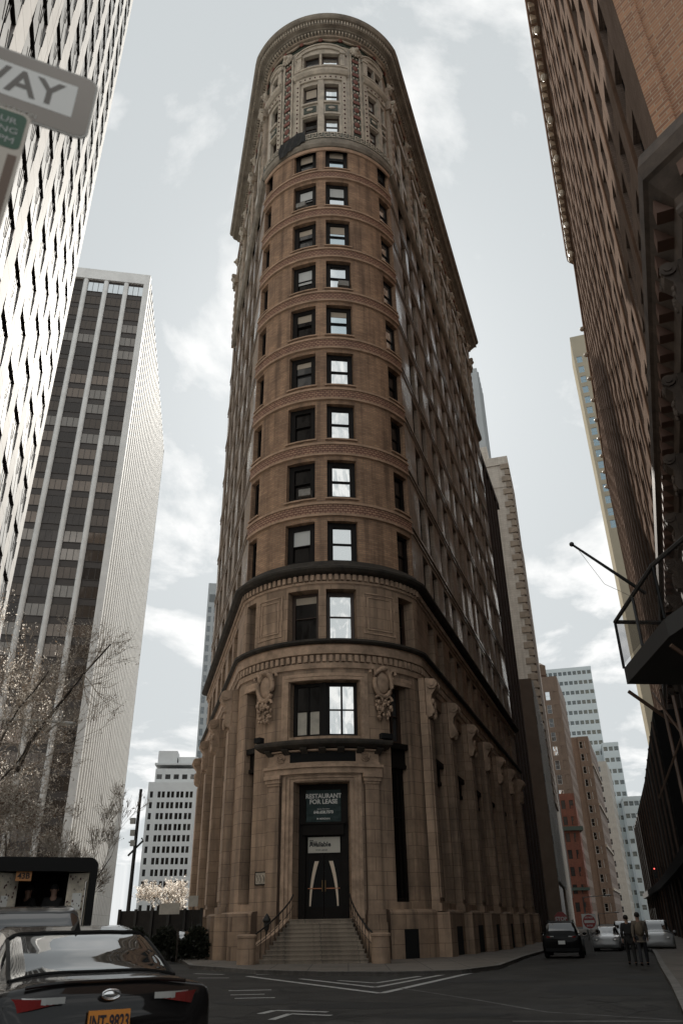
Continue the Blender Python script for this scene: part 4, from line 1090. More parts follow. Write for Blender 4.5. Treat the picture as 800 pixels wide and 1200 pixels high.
for k, s, j in items:
    own = (k, s, j) in near
    pm = MB() if own else stA[0]; tm = MB() if own else stA[1]
    u0 = BAY * k + 1.03 + 1.48 * s; z0 = FP * j
    # each floor's light tilts out at the foot, with a dark stay at its head
    a, b = u0 + 0.07, u0 + 1.38
    p = [WT(b, z0 + 0.15, 0.27), WT(a, z0 + 0.15, 0.27), WT(a, z0 + FP - 0.12, 0.10), WT(b, z0 + FP - 0.12, 0.10)]
    pm.quad(*p)
    for e_, sg in ((a, 1), (b, -1)):
        q = [WT(e_, z0 + 0.15, 0.275), WT(e_, z0 + 0.15, -0.8), WT(e_, z0 + FP - 0.12, -0.8), WT(e_, z0 + FP - 0.12, 0.105)]; tm.quad(*(q if sg > 0 else q[::-1]))
    tm.quad(WT(b, z0 + 0.15, 0.27), WT(b, z0 + 0.15, -0.8), WT(a, z0 + 0.15, -0.8), WT(a, z0 + 0.15, 0.27))
    tm.obox(WT(a - 0.03, z0 + FP * 0.5, 0.24), -X3 * 0.055, O * 0.05, Z * 1.5)
    if own:
        f = pm.build('window', wt_g, wtow); tm.build('stay', dark_fr, f)
stuff(stA[0].build('window', wt_g, wtow)); stuff(stA[1].build('stay', dark_fr, wtow))

# ------------------------------------------------------------------ bronze glass tower with white ribs
rib_m = pbr('pale_concrete', (0.82, 0.80, 0.76), 0.5, vary=0.15, vscale=0.3)
fin_m = masonry('pale_concrete_fins', (0.80, 0.785, 0.75), (0.77, 0.755, 0.72), (0.55, 0.54, 0.51), 40.0, 4.3, 0.05, 0.75, 0.25, (0.42, 0.41, 0.39), off=0.0, bump=0.1, spec=0.2)
bt_g = glass('bronze_glass', (0.20, 0.16, 0.13), 0.06, 0.6, 0.8, 0.3, 0.6)
bt_d = glass('dark_bronze_glass', (0.10, 0.08, 0.065), 0.08, 0.5, 0.6, 0.3, 0.6)
bt_k = glass('smoke_glass', (0.055, 0.046, 0.040), 0.06, 0.4, 0.6, 0.5, 0.6); bt_h = glass('grey_bronze_glass', (0.24, 0.215, 0.19), 0.06, 0.6, 0.8, 0.5, 0.6)
bt_s = pbr('bronze_spandrel', (0.06, 0.048, 0.04), 0.35)
cb_ = Vector((158 * sin(R_(-18.6)), 158 * cos(R_(-18.6)))); fd = unit(80); rd = unit(-9.7); HB = 155.0
btow = thing('office_tower', 'bronze glass tower with pale vertical ribs and a fluted concrete flank', 'building', (cb_.x - 10, cb_.y + 20, 0))
F3 = Vector((*fd, 0)); FO = Vector((fd.y, -fd.x, 0)); G3 = Vector((*rd, 0)); GO = Vector((rd.y, -rd.x, 0)); B3 = Vector((*cb_, 0))
BW = 5.15; nb = 6
m = MB(); m.quad(*[B3 - F3 * u + FO * (-0.7) + Z * z for u, z in ((BW * nb, -0.5), (0, -0.5), (0, HB), (BW * nb, HB))])
m.quad(*[B3 - F3 * u + G3 * v + Z * HB for u, v in ((BW * nb, 0), (0, 0), (0, 87), (BW * nb, 87))]); m.build('core_wall', bt_s, btow)
for k in range(nb + 1):
    m = MB(); wd = 0.55 if k else 1.0
    if k == 0: m.obox(B3 - F3 * 1.5 + FO * 0.0 - Z * 0.5, F3 * 1.5, -FO * 1.2, Z * (HB + 0.5))
    else: m.tube([B3 - F3 * (0.8 + BW * k) + FO * (-0.35) + Z * z for z in (-0.5, HB - 3)], 0.62, 12)
    m.build('rib', rib_m, btow)
m = MB(); m.obox(B3 - F3 * (BW * nb + 1) + FO * 0.02 + Z * (HB - 2.6), F3 * (BW * nb + 1.0), -FO * 1.6, Z * 3.4); m.build('parapet', rib_m, btow)
acc = (MB(), MB()); FPB = 4.3; cnt = 0
for j in range(34, -1, -1):
    for k in range(nb):
        z0 = HB - 6.6 - FPB * j; 
        if z0 < 1: continue
        A = B3 - F3 * (0.8 + BW * (k + 1) - 0.5) + FO * (-0.55) + Z * z0
        tall = j == 0
        own = k < 4 and 3 <= j < 28
        pm_ = g_sky if (j == 0 and k < 3) else random.choice([bt_g, bt_d, bt_d, bt_k, bt_h])
        if own or j == 0: window(btow, A, F3, BW - 1.0, 2.9 if not tall else 3.4, FO, bt_s, pm_, fw=0.12, fd=0.1, rail=None, mull=(0.33, 0.66))
        else: window(btow, A, F3, BW - 1.0, 2.9, FO, bt_s, pm_, fw=0.12, fd=0.1, rail=None, mull=(0.33, 0.66), acc=acc)
stuff(acc[0].build('window', bt_s, btow)); stuff(acc[1].build('pane', bt_d, btow))
m = MB(); LG = 87.0
n = 26; pw = LG / n
for i in range(n):
    u = pw * i
    q = lambda uu, o, z: B3 + G3 * uu + GO * o + Z * z
    pr = [(0.0, 0.0), (pw * 0.30, 0.0), (pw * 0.42, -0.55), (pw * 0.86, -0.55), (pw, 0.0)]
    for (ua, oa), (ub, ob) in zip(pr, pr[1:]): m.quad(q(u + ua, oa, -0.5), q(u + ub, ob, -0.5), q(u + ub, ob, HB + 0.8), q(u + ua, oa, HB + 0.8), uv=[(u + ua, 0), (u + ub, 0), (u + ub, HB + 1.3), (u + ua, HB + 1.3)])
m.build('fluted_wall', fin_m, btow)
m = MB()
for i in range(n): m.obox(B3 + G3 * (pw * i + pw * 0.45) + GO * (-0.5) + Z * 2, G3 * pw * 0.36, GO * 0.05, Z * (HB - 4))
stuff(m.build('slot_pane', bt_g, btow))

# ------------------------------------------------------------------ far left background
gt_m = pbr('grey_panel', (0.42, 0.44, 0.44), 0.5, vary=0.1, vscale=0.1); gt_d = glass('grey_glass', (0.15, 0.17, 0.18), 0.1, 0.3)
a = azel(-10.78, 0, 420); gtow = thing('office_tower', 'slim grey tower showing behind the left edge of the flatiron', 'building', (a.x, a.y, 0))
facade(gtow, a, unit(80), 30, -0.5, 178, 9, 30, 1.8, 3.6, gt_m, gt_m, gt_d, pitch=5.8, zfirst=3, keep=60, dep=0.3, fw=0.05, skip=lambda x, z: z > 164)
box_rest(gtow, a, unit(80), 30, 25, -0.5, 178, gt_m)
m = MB(); o_ = Vector((a.x, a.y, 0)); m.obox(o_ + Vector((*unit(80), 0)) * 1 + Vector((unit(80).y, -unit(80).x, 0)) * -0.2 + Z * 166, Vector((*unit(80), 0)) * 28, Vector((unit(80).y, -unit(80).x, 0)) * 0.25, Z * 5.0); m.build('louvre_band', pbr('louvre_grey', (0.16, 0.17, 0.17), 0.6), gtow)
wb_m = pbr('white_brick', (0.72, 0.73, 0.72), 0.7, vary=0.08, vscale=0.2)
a = azel(-13.88, 0, 350); wb = thing('office_building', 'white block with paired windows and a stepped roof seen down the left street', 'building', (a.x, a.y, 0))
cx_ = [1.0] + [4.2 + 3.9 * k + d for k in range(4) for d in (0, 1.75)]
facade(wb, a, unit(84), 20.5, -0.5, 55.2, 9, 12, 1.25, 2.5, wb_m, dark_fr, g_dark, pitch=4.3, zfirst=1.6, colx=cx_, dep=0.3, fw=0.04)
box_rest(wb, a, unit(84), 20.5, 22, -0.5, 55.2, wb_m)
b2 = a + Vector((*unit(84), 0)) * 2.2 + Vector((*unit(-6), 0)) * 1.5
facade(wb, b2, unit(84), 18, 55.2, 61.0, 5, 1, 2.2, 2.0, wb_m, dark_fr, g_mid, zfirst=56.6, dep=0.3, name='attic_wall', fw=0.05); box_rest(wb, b2, unit(84), 18, 18, 55.2, 61.0, wb_m, 'attic_side')
m = MB(); m.obox(b2 + Vector((*unit(84), 0)) * (-0.6) + Z * 61, Vector((*unit(84), 0)) * 19, Vector((*unit(-6), 0)) * 18, Z * 0.8); m.build('cornice', wb_m, wb)
m = MB(); m.obox(b2 + Vector((*unit(84), 0)) * 0.3 + Vector((*unit(-6), 0)) * 2 + Z * 61.8, Vector((*unit(84), 0)) * 8.2, Vector((*unit(-6), 0)) * 9, Z * 5.4); m.obox(b2 + Vector((*unit(84), 0)) * 9 + Vector((*unit(-6), 0)) * 3 + Z * 61.8, Vector((*unit(84), 0)) * 8.5, Vector((*unit(-6), 0)) * 9, Z * 3.0); m.build('penthouse', wb_m, wb)

# ------------------------------------------------------------------ along the right-hand street, behind the flatiron
db_m = masonry('dark_brick', (0.10, 0.065, 0.05), (0.075, 0.05, 0.04), (0.05, 0.035, 0.03), 0.42, 0.135, 0.015, 0.7, 0.3)  # dark brown brick in two close tones
a = Vector(fr_(44.0, -0.5)); db = thing('office_building', 'dark brown brick block against the far end of the flatiron', 'building', (a.x, a.y, 0))
facade(db, a, dR, 16, -0.6, 55.5, 6, 12, 1.5, 2.5, db_m, dark_fr, g_dark, pitch=4.4, zfirst=3, keep=60)
box_rest(db, a, dR, 16, 20, -0.6, 55.5, db_m); m = MB(); A3 = Vector((a.x, a.y, 0)); D3 = Vector((*dR, 0)); N3 = Vector((*nR_, 0)); m.quad(A3 - N3 * 20 - Z * 0.6, A3 - Z * 0.6, A3 + Z * 55.5, A3 - N3 * 20 + Z * 55.5, uv=[(0, 0), (20, 0), (20, 55), (0, 55)]); m.build('end_wall', db_m, db)
m = MB(); m.obox(A3 - D3 * 0.3 - N3 * 20 + Z * 55.5, D3 * 16.4, N3 * 20.4, Z * 0.9); m.build('parapet', db_m, db)
def tank(par, c, r, h, mat):
    m = MB(); m.lathe(c + Z * 2.2, [(r, 0), (r, h), (r * 1.05, h), (0.1, h + r * .7)], 14); m.build('water_tank', mat, par)
    m = MB()
    for k in range(4): m.tube([c + Vector((r * .7 * cos(k * pi / 2), r * .7 * sin(k * pi / 2), 0)), c + Vector((r * .7 * cos(k * pi / 2), r * .7 * sin(k * pi / 2), 2.2))], .12, 5)
    m.build('tank_stand', iron, par)
for k in range(5):
    m = MB(); m.obox(A3 + D3 * (3.2 * k) - Z * 0.6, D3 * 0.5, N3 * 0.35, Z * 56); m.build('pilaster', db_m, db)

qt_m = masonry('hazed_tower_stone', (0.66, 0.60, 0.52), (0.60, 0.54, 0.46), (0.48, 0.42, 0.35), 1.6, 0.5, 0.02, 0.7, 0.3, (0.22, 0.18, 0.14))  # cream stone lightened to carry the distance haze
qt_q = pbr('quoin_stone', (0.36, 0.29, 0.22), 0.7, vary=0.35, vscale=0.6)
k0 = azel(14.38, 0, 150); qd = unit(16.5); qf = unit(106.5)
qt = thing('office_tower', 'pale stone tower with brown corner quoins and a stepped top beyond the flatiron', 'building', (k0.x, k0.y, 0))
K3 = Vector((k0.x, k0.y, 0)); QF = Vector((*qf, 0)); QD = Vector((*qd, 0)); QO = Vector((qd.y, -qd.x, 0))
def qblock(nm, x0, x1, y0, y1, z0, z1, mat):
    m = MB(); m.obox(K3 + QF * x0 + QD * y0 + Z * z0, QF * (x1 - x0), QD * (y1 - y0), Z * (z1 - z0)); return m.build(nm, mat, qt)
qblock('shaft', -18, 0, 0, 14, -0.5, 91.5, qt_m); qblock('setback', -18, -4.2, 3, 14, 91.5, 99.0, qt_m); qblock('shaft', -16, 0.0, 14.01, 30, -0.5, 82, qt_m)
qblock('parapet', -18.2, 0.25, -0.25, 14.2, 91.5, 93.6, qt_m); qblock('string_course', -18.1, 0.12, -0.12, 14.1, 85.8, 86.5, qt_m)
m = MB(); z = 20.0; k = 0
while z < 91: 
    wd = 1.1 if k % 2 else 1.9
    m.obox(K3 - QF * (wd - 0.35) - QD * 0.3 + Z * z, QF * wd, QD * 14.6, Z * 1.2); z += 1.6; k += 1
m.build('quoin', qt_q, qt)
m = MB()
for j in range(11):
    m.obox(K3 - QF * 6.2 - QD * 0.08 + Z * (34 + 4.6 * j), QF * 0.9, QD * 0.2, Z * 0.25)
m.build('tie_plate', qt_q, qt)
sl_ = azel(12.45, 0, 205); sp = thing('office_tower', 'plain pale grey slab rising behind the roof corner of the flatiron', 'building', (sl_.x, sl_.y, 0))
S3 = Vector((sl_.x, sl_.y, 0)); m = MB(); m.obox(S3 - Z * 0.5 - Vector((*unit(106), 0)) * 10, Vector((*unit(106), 0)) * 11.4, Vector((*unit(16), 0)) * 16, Z * 163.5); m.build('shaft', gt_m, sp)
m = MB()
for k in range(5): m.obox(S3 + Vector((*unit(106), 0)) * (1.42) + Vector((*unit(16), 0)) * (1 + 3 * k) + Z * 20, Vector((*unit(16), 0)) * 0.4, Vector((*unit(106), 0)) * 0.4, Z * 142); 
m.build('rib', gt_m, sp)
# finned dark building
fb_m = pbr('fin_bronze', (0.03, 0.027, 0.024), 0.4); fb_f = pbr('fin_silver', (0.30, 0.29, 0.27), 0.35, 0.6); fb_w = pbr('tan_end_wall', (0.13, 0.10, 0.075), 0.7, vary=0.2, vscale=0.5)
f0 = azel(14.0, 0, 117); fdir = unit(15.6)
fb = thing('office_building', 'low dark building with silver fins between the pale stone tower and the red corner house', 'building', (f0.x, f0.y, 0))
F0 = Vector((f0.x, f0.y, 0)); FD = Vector((*fdir, 0)); FN = Vector((fdir.y, -fdir.x, 0))
m = MB(); m.obox(F0 - Z * 0.6 - FN * 12, FN * 12, FD * 0.4, Z * 34.3); m.build('end_wall', fb_w, fb)
m = MB(); m.obox(F0 + FD * 0.41 - Z * 0.6 - FN * 12, FN * 11.7, FD * 105, Z * 34.0); m.build('wall', fb_m, fb)
for k in range(34):
    m = MB(); m.obox(F0 + FD * (1 + 3.0 * k) - FN * 0.3 + Z * 6, FN * 0.55, FD * 0.35, Z * 27.5); m.build('fin', fb_f, fb)
m = MB()
for j in range(7): m.obox(F0 + FD * 0.5 - FN * 0.2 + Z * (6.5 + 4.1 * j), FN * 0.25, FD * 104, Z * 1.1)
m.build('floor_band', pbr('band_glass', (0.09, 0.09, 0.09), 0.2, 0.4), fb)

# red corner house
rd_m = masonry('red_brick', (0.30, 0.10, 0.06), (0.24, 0.075, 0.045), (0.17, 0.09, 0.06), 0.42, 0.135, 0.012, 0.7, 0.25)
r0 = azel(14.75, 0, 232); rf = unit(100)
rh = thing('townhouse', 'red brick corner house with a green copper cornice down the right street', 'building', (r0.x, r0.y, 0))
facade(rh, r0, rf, 4.3, -0.5, 31.5, 2, 7, 1.1, 2.2, rd_m, dark_fr, g_mid, pitch=4.2, zfirst=3, dep=0.2, fw=0.06)
r1 = Vector((r0.x, r0.y)) + rf * 4.3; facade(rh, r1, unit(17.5), 16, -0.5, 29.0, 6, 6, 1.1, 2.2, rd_m, dark_fr, g_mid, pitch=4.2, zfirst=3, dep=0.2, fw=0.06, name='side_wall'); box_rest(rh, r1, unit(17.5), 16, 8, -0.5, 29.0, rd_m, 'rear_wall')
m = MB(); m.obox(Vector((*r0[:2], 0)) - Vector((*rf, 0)) * 0.3 - Vector((rf.y, -rf.x, 0)) * -0.9 + Z * 22.6, Vector((*rf, 0)) * 5.6, -Vector((rf.y, -rf.x, 0)) * 12, Z * 1.0); m.obox(Vector((*r0[:2], 0)) - Vector((*rf, 0)) * 0.3 + Vector((rf.y, -rf.x, 0)) * 0.5 + Z * 8, Vector((*rf, 0)) * 5.0, -Vector((rf.y, -rf.x, 0)) * 12, Z * 0.7); m.build('cornice', pbr('copper_green', (0.09, 0.12, 0.10), 0.6), rh)
m = MB(); m.obox(Vector((*r0[:2], 0)) + Z * 31.5, Vector((*rf, 0)) * 4.3, -Vector((rf.y, -rf.x, 0)) * 10, Z * 0.7); m.build('parapet', rd_m, rh)
# brown office block with a step
bb_m = masonry('brown_brick', (0.23, 0.165, 0.125), (0.20, 0.14, 0.105), (0.15, 0.11, 0.09), 0.42, 0.135, 0.012, 0.7, 0.25)
b0 = azel(14.2, 0, 268); bf = unit(104)
bb = thing('office_building', 'tall brown brick block with arched top windows behind the red corner house', 'building', (b0.x, b0.y, 0))
facade(bb, b0, bf, 7.6, -0.5, 75.2, 3, 15, 1.5, 2.9, bb_m, wb_m, g_mid, pitch=4.55, zfirst=3.4, dep=0.3, fw=0.1, mirror=0.35, mmat=g_sky)
b1 = Vector((b0.x, b0.y)) + bf * 7.6; facade(bb, b1, unit(19.0), 34, -0.5, 75.2, 9, 15, 1.4, 2.5, bb_m, wb_m, g_mid, pitch=4.55, zfirst=3.4, dep=0.3, name='side_wall', keep=40, fw=0.08); box_rest(bb, b1, unit(19), 34, 18, -0.5, 75.2, bb_m, 'rear_wall')
tank(bb, Vector((b1.x - 3, b1.y + 8, 75.2)), 1.8, 3.6, bark_t := pbr('tank_cedar', (0.13, 0.09, 0.065), 0.8))
m = MB(); m.box((b1.x - 1.5, b1.y + 18, 77.0), (5, 5, 3.6), 0.3); m.build('lift_house', bb_m, bb)
b2 = azel(16.6, 0, 312)
bc_ = thing('office_building', 'brown brick block with pale bands, next beyond the tall brown one', 'building', (b2.x, b2.y, 0))
facade(bc_, b2, bf, 4.0, -0.5, 63, 2, 13, 1.2, 2.6, bb_m, wb_m, g_dark, pitch=4.6, zfirst=3.4, fw=0.1)
b3 = Vector((b2.x, b2.y)) + bf * 4.0; facade(bc_, b3, unit(20.0), 50, -0.5, 63, 10, 13, 1.6, 2.6, bb_m, wb_m, g_mid, pitch=4.6, zfirst=3.4, name='side_wall', keep=30, fw=0.08); box_rest(bc_, b3, unit(20), 50, 14, -0.5, 63, bb_m, 'rear_wall')
m = MB()
for j in range(4): m.obox(Vector((b3.x, b3.y, 0)) + Z * (10 + 14 * j), Vector((*unit(20), 0)) * 50, Vector((unit(20).y, -unit(20).x, 0)) * 0.5, Z * 0.8)
m.build('band', pbr('band_stone', (0.42, 0.36, 0.29), 0.7), bc_)
c0_ = azel(17.55, 0, 400); cb2 = thing('office_building', 'cream fronted block between the banded brown block and the white stepped tower', 'building', (c0_.x, c0_.y, 0))
cr_m = pbr('cream_stone', (0.45, 0.42, 0.37), 0.7, vary=0.1)
facade(cb2, c0_, unit(106), 5.0, -0.5, 68, 2, 14, 1.4, 2.6, cr_m, wb_m, g_mid, pitch=4.6, zfirst=3.4, fw=0.1); c1_ = Vector((c0_.x, c0_.y)) + unit(106) * 5.0
facade(cb2, c1_, unit(20.5), 40, -0.5, 68, 8, 14, 1.6, 2.6, cr_m, wb_m, g_mid, pitch=4.6, zfirst=3.4, keep=20, fw=0.1, name='side_wall'); box_rest(cb2, c1_, unit(20.5), 40, 14, -0.5, 68, cr_m, 'rear_wall')
# white stepped tower closing the street
mw = pbr('hazed_panel', (0.60, 0.66, 0.67), 0.4, vary=0.06, vscale=0.05); mw_g = glass('strip_glass', (0.10, 0.12, 0.125), 0.1, 0.3)  # distance haze put into the pale blue panel colour
tw = thing('office_tower', 'white stepped tower hazed pale blue with ribbon windows at the end of the right street', 'building', (150, 470, 0))
def ribbon(az0, W, d, H, ang=105, side=True, keep=40):
    o = azel(az0, 0, d); X = unit(ang)
    n = int(H / 6.2)
    cols = max(1, int(W / 2.6))
    facade(tw, o, X, W, -0.5, H, cols, n, 2.2, 2.3, mw, mw, mw_g, pitch=6.0, zfirst=H - 6.0 * n + 2.6, keep=keep, dep=0.25, fw=0.06)
    box_rest(tw, o, X, W, 30, -0.5, H, mw, 'side_wall')
    e = Vector((o.x, o.y)) + X * W
    m = MB(); Y = unit(ang - 90)
    for j in range(n): m.obox(Vector((*e, H - 6.0 * n + 2.6 + 6.0 * j)), Vector((*Y, 0)) * 28, Vector((*X, 0)) * 0.06, Z * 2.2)
    stuff(m.build('side_window', mw_g, tw))
    m = MB(); m.obox(Vector((o.x, o.y, H)) - Vector((*X, 0)) * 0.2, Vector((*X, 0)) * (W + 0.4), Vector((*Y, 0)) * 30, Z * 1.2); m.build('parapet', mw, tw)
ribbon(14.9, 28.5, 478, 136.0, keep=60); ribbon(18.2, 8.5, 462, 87.0, keep=24); ribbon(18.9, 10.5, 446, 56.0, keep=16)

# ------------------------------------------------------------------ right-hand building
rb_m = masonry('grey_brown_brick', (0.27, 0.20, 0.165), (0.22, 0.165, 0.135), (0.15, 0.115, 0.095), 0.42, 0.135, 0.014, 0.85, 0.45, (0.12, 0.09, 0.07), spec=0.0)
ob_m = masonry('orange_brick', (0.52, 0.25, 0.135), (0.27, 0.115, 0.065), (0.48, 0.36, 0.25), 0.62, 0.17, 0.022, 0.7, 0.12, (0.30, 0.20, 0.12), bump=0.5, streak=False)
rb_s = pbr('brown_pier_strip', (0.16, 0.10, 0.07), 0.8, vary=0.3, vscale=1, spec=0.0)
PW = 4.5
rb = thing('office_building', 'tall grey brown brick building filling the right edge, orange brick on its near face', 'building', (*Q(20, PW), 0))
P_rb = lambda u, o: Q(-u, PW - o)
RT = 95.5; A0, A1 = 19.9, 175.0
cols = [(22.95, 24.75)] + [(25 + 6.5 * k + d0, 25 + 6.5 * k + d1) for k in range(23) for d0, d1 in ((2.15, 3.65), (4.6, 6.1))]
rows = [28.4 + 4.25 * k for k in range(15)]
hl = [(-b, -a, z, z + 2.75) for a, b in cols for z in rows]
m = MB(); wall(m, P_rb, -A1, -A0, 24.0, RT, hl, du=200, depth=0.45); m.build('street_wall', rb_m, rb)
hl.sort(key=lambda h: (Vector((*P_rb(h[0], 0), h[2])) - EYE).length)
acc = (MB(), MB()); Xr = Vector((-dQ.x, -dQ.y, 0)); Or = Vector((-nQ.x, -nQ.y, 0))
for i, (u0, u1, z0, z1) in enumerate(hl):
    A = Vector((*P_rb(u0, -0.28), z0))
    if i < 95: window(rb, A, Xr, u1 - u0, z1 - z0, Or, dark_fr, g_sky if (i % 3 == 0 and u0 > -48) else g_dark, fw=0.14, fd=0.13, rail=0.5)
    else: window(rb, A, Xr, u1 - u0, z1 - z0, Or, dark_fr, g_dark, fw=0.14, fd=0.13, acc=acc)
stuff(acc[0].build('window', dark_fr, rb)); stuff(acc[1].build('pane', g_dark, rb))
for k in range(24):
    a = 25.0 + 6.5 * k; m = MB(); m.obox(Vector((*Q(a - 0.2, PW + 0.05), 24.0)), Vector((*dQ, 0)) * 0.35, -Vector((*nQ, 0)) * 0.16, Z * 70); m.build('pier_strip', rb_s, rb)
# near face, orange brick, turning the obtuse corner
f2 = unit(151.0); kx, ky = Q(A0, PW)
O2 = Vector((f2.y, -f2.x)); P_f2 = lambda u, o: (kx + f2.x * u + O2.x * o, ky + f2.y * u + O2.y * o)
m = MB(); wall(m, P_f2, 0.0, 46.0, 24.0, RT, [], du=60); m.build('near_wall', ob_m, rb)
m = MB(); m.obox(Vector((kx, ky, 24.5)) - Vector((*f2, 0)) * 0.05 + Vector((*O2, 0)) * 0.005, Vector((*f2, 0)) * 0.75, Vector((*O2, 0)) * 0.10, Z * 71)
m.build('corner_strip', ob_m, rb)
q0 = Vector((kx, ky)) + f2 * 46
m = MB(); bk = [Q(A1, PW), Q(A1, 40), (q0.x + 25, q0.y)]
for p, q in zip([Q(A1, PW), Q(A1, 40)], [Q(A1, 40), (q0.x + 30, q0.y)]): m.quad((*q, 0), (*p, 0), (*p, RT), (*q, RT))
m.quad(*[(*p, RT) for p in ((kx, ky), (q0.x, q0.y), (q0.x + 30, q0.y), Q(A1, 40), Q(A1, PW))]); m.build('rear_wall', rb_m, rb)
# roof cornice to the street
def rpath(a, b, n=1): return lambda o: [(*Q(b + (a - b) * i / n, PW - o), -(b + (a - b) * i / n)) for i in range(n + 1)]
m = MB(); sweep(m, rpath(A0, 96), [(0.0, 92.6), (0.35, 92.8), (0.4, 93.6), (0.9, 94.2), (1.15, 94.6), (1.2, 96.0), (1.0, 96.6), (0.0, 96.6)]); m.build('cornice', rb_s, rb)
m = MB()
for k in range(52): m.obox(Vector((*Q(A0 + 0.5 + 1.45 * k, PW - 0.3), 93.0)), Vector((*dQ, 0)) * 0.5, -Vector((*nQ, 0)) * 0.7, Z * 1.1)
stuff(m.build('modillion', terra_w, rb))
for k in range(13):
    m = MB(); m.ball((*Q(A0 + 6.0 * k, PW - 0.55), 91.9), (0.4, 0.4, 0.6), n=8, m=6); m.build('carved_head', terra, rb)
m = MB(); sweep(m, rpath(96, A1), [(0.0, 94.2), (0.25, 94.4), (0.3, 95.5), (0.0, 95.6)]); m.build('parapet', rb_s, rb)
for k in range(9):
    m = MB(); m.ball((*Q(112 + 7.5 * k, PW - 0.5), 93.5), (0.5, 0.5, 0.45), n=9, m=6); m.build('cornice_ball', terra_w, rb)  # round cornice brackets along the roofline, not lamps
# podium with heavy cornice, carved console and dark shopfronts
pd_m = masonry('podium_stone', (0.085, 0.062, 0.047), (0.07, 0.05, 0.038), (0.035, 0.027, 0.021), 1.3, 0.7, 0.02, 0.7, 0.6, (0.04, 0.03, 0.024))
pd_t = pbr('podium_trim', (0.10, 0.072, 0.054), 0.65, vary=0.5, vscale=1.2, bump=0.3)
m = MB(); wall(m, P_rb, -A1, -A0, -0.6, 24.0, [(-(a + 4.6), -a, z, z + h) for k in range(23) for a in (25.0 + 6.5 * k + 0.9,) for z, h in ((1.0, 7.0), (10.0, 10.5))] , du=200, depth=0.7)
wall(m, P_f2, 0.0, 46.0, -0.3, 24.0, [(2.2 + 6.5 * k, 6.6 + 6.5 * k, z, z + h) for k in range(6) for z, h in ((1.0, 7.0), (10.0, 10.5))], du=60, depth=0.7); m.build('podium_wall', pd_m, rb)
m = MB()
for k in range(23):
    A = Q(25.0 + 6.5 * k + 0.9, PW + 0.6); m.obox(Vector((*A, 0.9)), Vector((*dQ, 0)) * 4.6, Vector((*nQ, 0)) * 0.05, Z * 20)
for k in range(6):
    A = P_f2(2.2 + 6.5 * k, -0.6); m.obox(Vector((*A, 0.9)), Vector((*f2, 0)) * 4.4, -Vector((*O2, 0)) * 0.05, Z * 20)
m.build('shop_glass', g_dark, rb)
prof = [(0.0, 21.2), (0.15, 21.25), (0.2, 22.2), (0.55, 22.6), (0.85, 23.0), (1.0, 23.1), (1.05, 23.7), (0.9, 24.3), (0.3, 24.5), (0.0, 24.52)]
def ppath(o):
    k = o * 0.4
    return [(*Q(A1, PW - o), -A1), (*Q(A0 - k, PW - o), -A0), (*P_f2(46, o), 46)]
m = MB(); sweep(m, ppath, prof); m.build('podium_cornice', pd_t, rb)
m = MB()
for k in range(60): m.obox(Vector((*Q(A0 + 0.3 + 1.3 * k, PW), 22.2)), Vector((*dQ, 0)) * 0.55, -Vector((*nQ, 0)) * 0.75, Z * 0.6)
for k in range(30): m.obox(Vector((*P_f2(0.6 + 1.3 * k, 0), 22.2)), Vector((*f2, 0)) * 0.55, Vector((*O2, 0)) * 0.75, Z * 0.6)
stuff(m.build('podium_dentil', pbr('warm_dentil', (0.16, 0.09, 0.065), 0.6), rb))
for k in range(8):
    if k < 7: A = Vector((*P_f2(0.9 + 6.5 * k, 0), 0)); T = Vector((*f2, 0)); O_ = Vector((*O2, 0))
    m = MB(); m.obox(A - T * 0.8 + Z * 0, T * 1.6, O_ * 0.35, Z * 17.5); p = m.build('podium_pilaster', pd_m, rb)
    m = MB(); scroll_console(m, A + O_ * 0.3, O_, T, 18.6, 1.1); m.build('console', pd_t, p)
for k in range(16):
    A = Vector((*Q(22.0 + 6.5 * k, PW), 0)); m = MB(); m.obox(A - Vector((*dQ, 0)) * 0.7, Vector((*dQ, 0)) * 1.4, Or * 0.35, Z * 21.0)
    p = m.build('podium_pilaster', pd_m, rb); m = MB(); scroll_console(m, A + Or * 0.3, Or, Vector((*dQ, 0)), 19.2, 0.9); m.build('console', pd_t, p)
# balcony over the street with glazed rail
bal = thing('balcony', 'black angular balcony with a glazed rail jutting over the right pavement', 'balcony', (8.5, 17, 7.6))
pts2 = [Vector((9.9, 9.5)), Vector((7.72, 15.3)), Vector((7.52, 16.9)), Vector((7.85, 20.9)), Vector((11.6, 21.2)), Vector((13.0, 14.0))]
m = MB(); m.prism([tuple(p) for p in pts2], 7.3, 7.75); m.build('deck', pbr('balcony_black', (0.009, 0.0085, 0.008), 0.5), bal)
rail_g = pbr('smoked_rail', (0.03, 0.022, 0.017), 0.5, spec=0.1); rail_g.node_tree.nodes['Principled BSDF'].inputs['Alpha'].default_value = 0.35
m = MB(); mg = MB()
for p, q in zip(pts2[:4], pts2[1:5]):
    n = max(1, int((q - p).length / 1.5))
    m.tube([(*p, 9.12), (*q, 9.12)], 0.06, 6)
    for i in range(n + 1):
        a = p + (q - p) * i / n; m.tube([(*a, 7.75), (*a, 9.12)], 0.04, 6)
    mg.quad((*p, 7.85), (*q, 7.85), (*q, 9.05), (*p, 9.05))
m.build('rail', iron, bal); mg.build('rail_glass', rail_g, bal)
for p in (pts2[1], pts2[2], pts2[3]):
    m = MB(); m.tube([(*p, 7.1), ((p.x + 3.4), p.y + 0.6, 4.6)], 0.05, 6); m.build('strut', pbr('rust_steel', (0.12, 0.07, 0.045), 0.5), bal)
fp0, fp1 = Vector((7.72, 18.6, 9.25)), Vector((6.1, 18.1, 10.25))
fpole = thing('flagpole', 'bare black flagpole with a ball tip slanting from the balcony rail', 'flagpole', fp0)
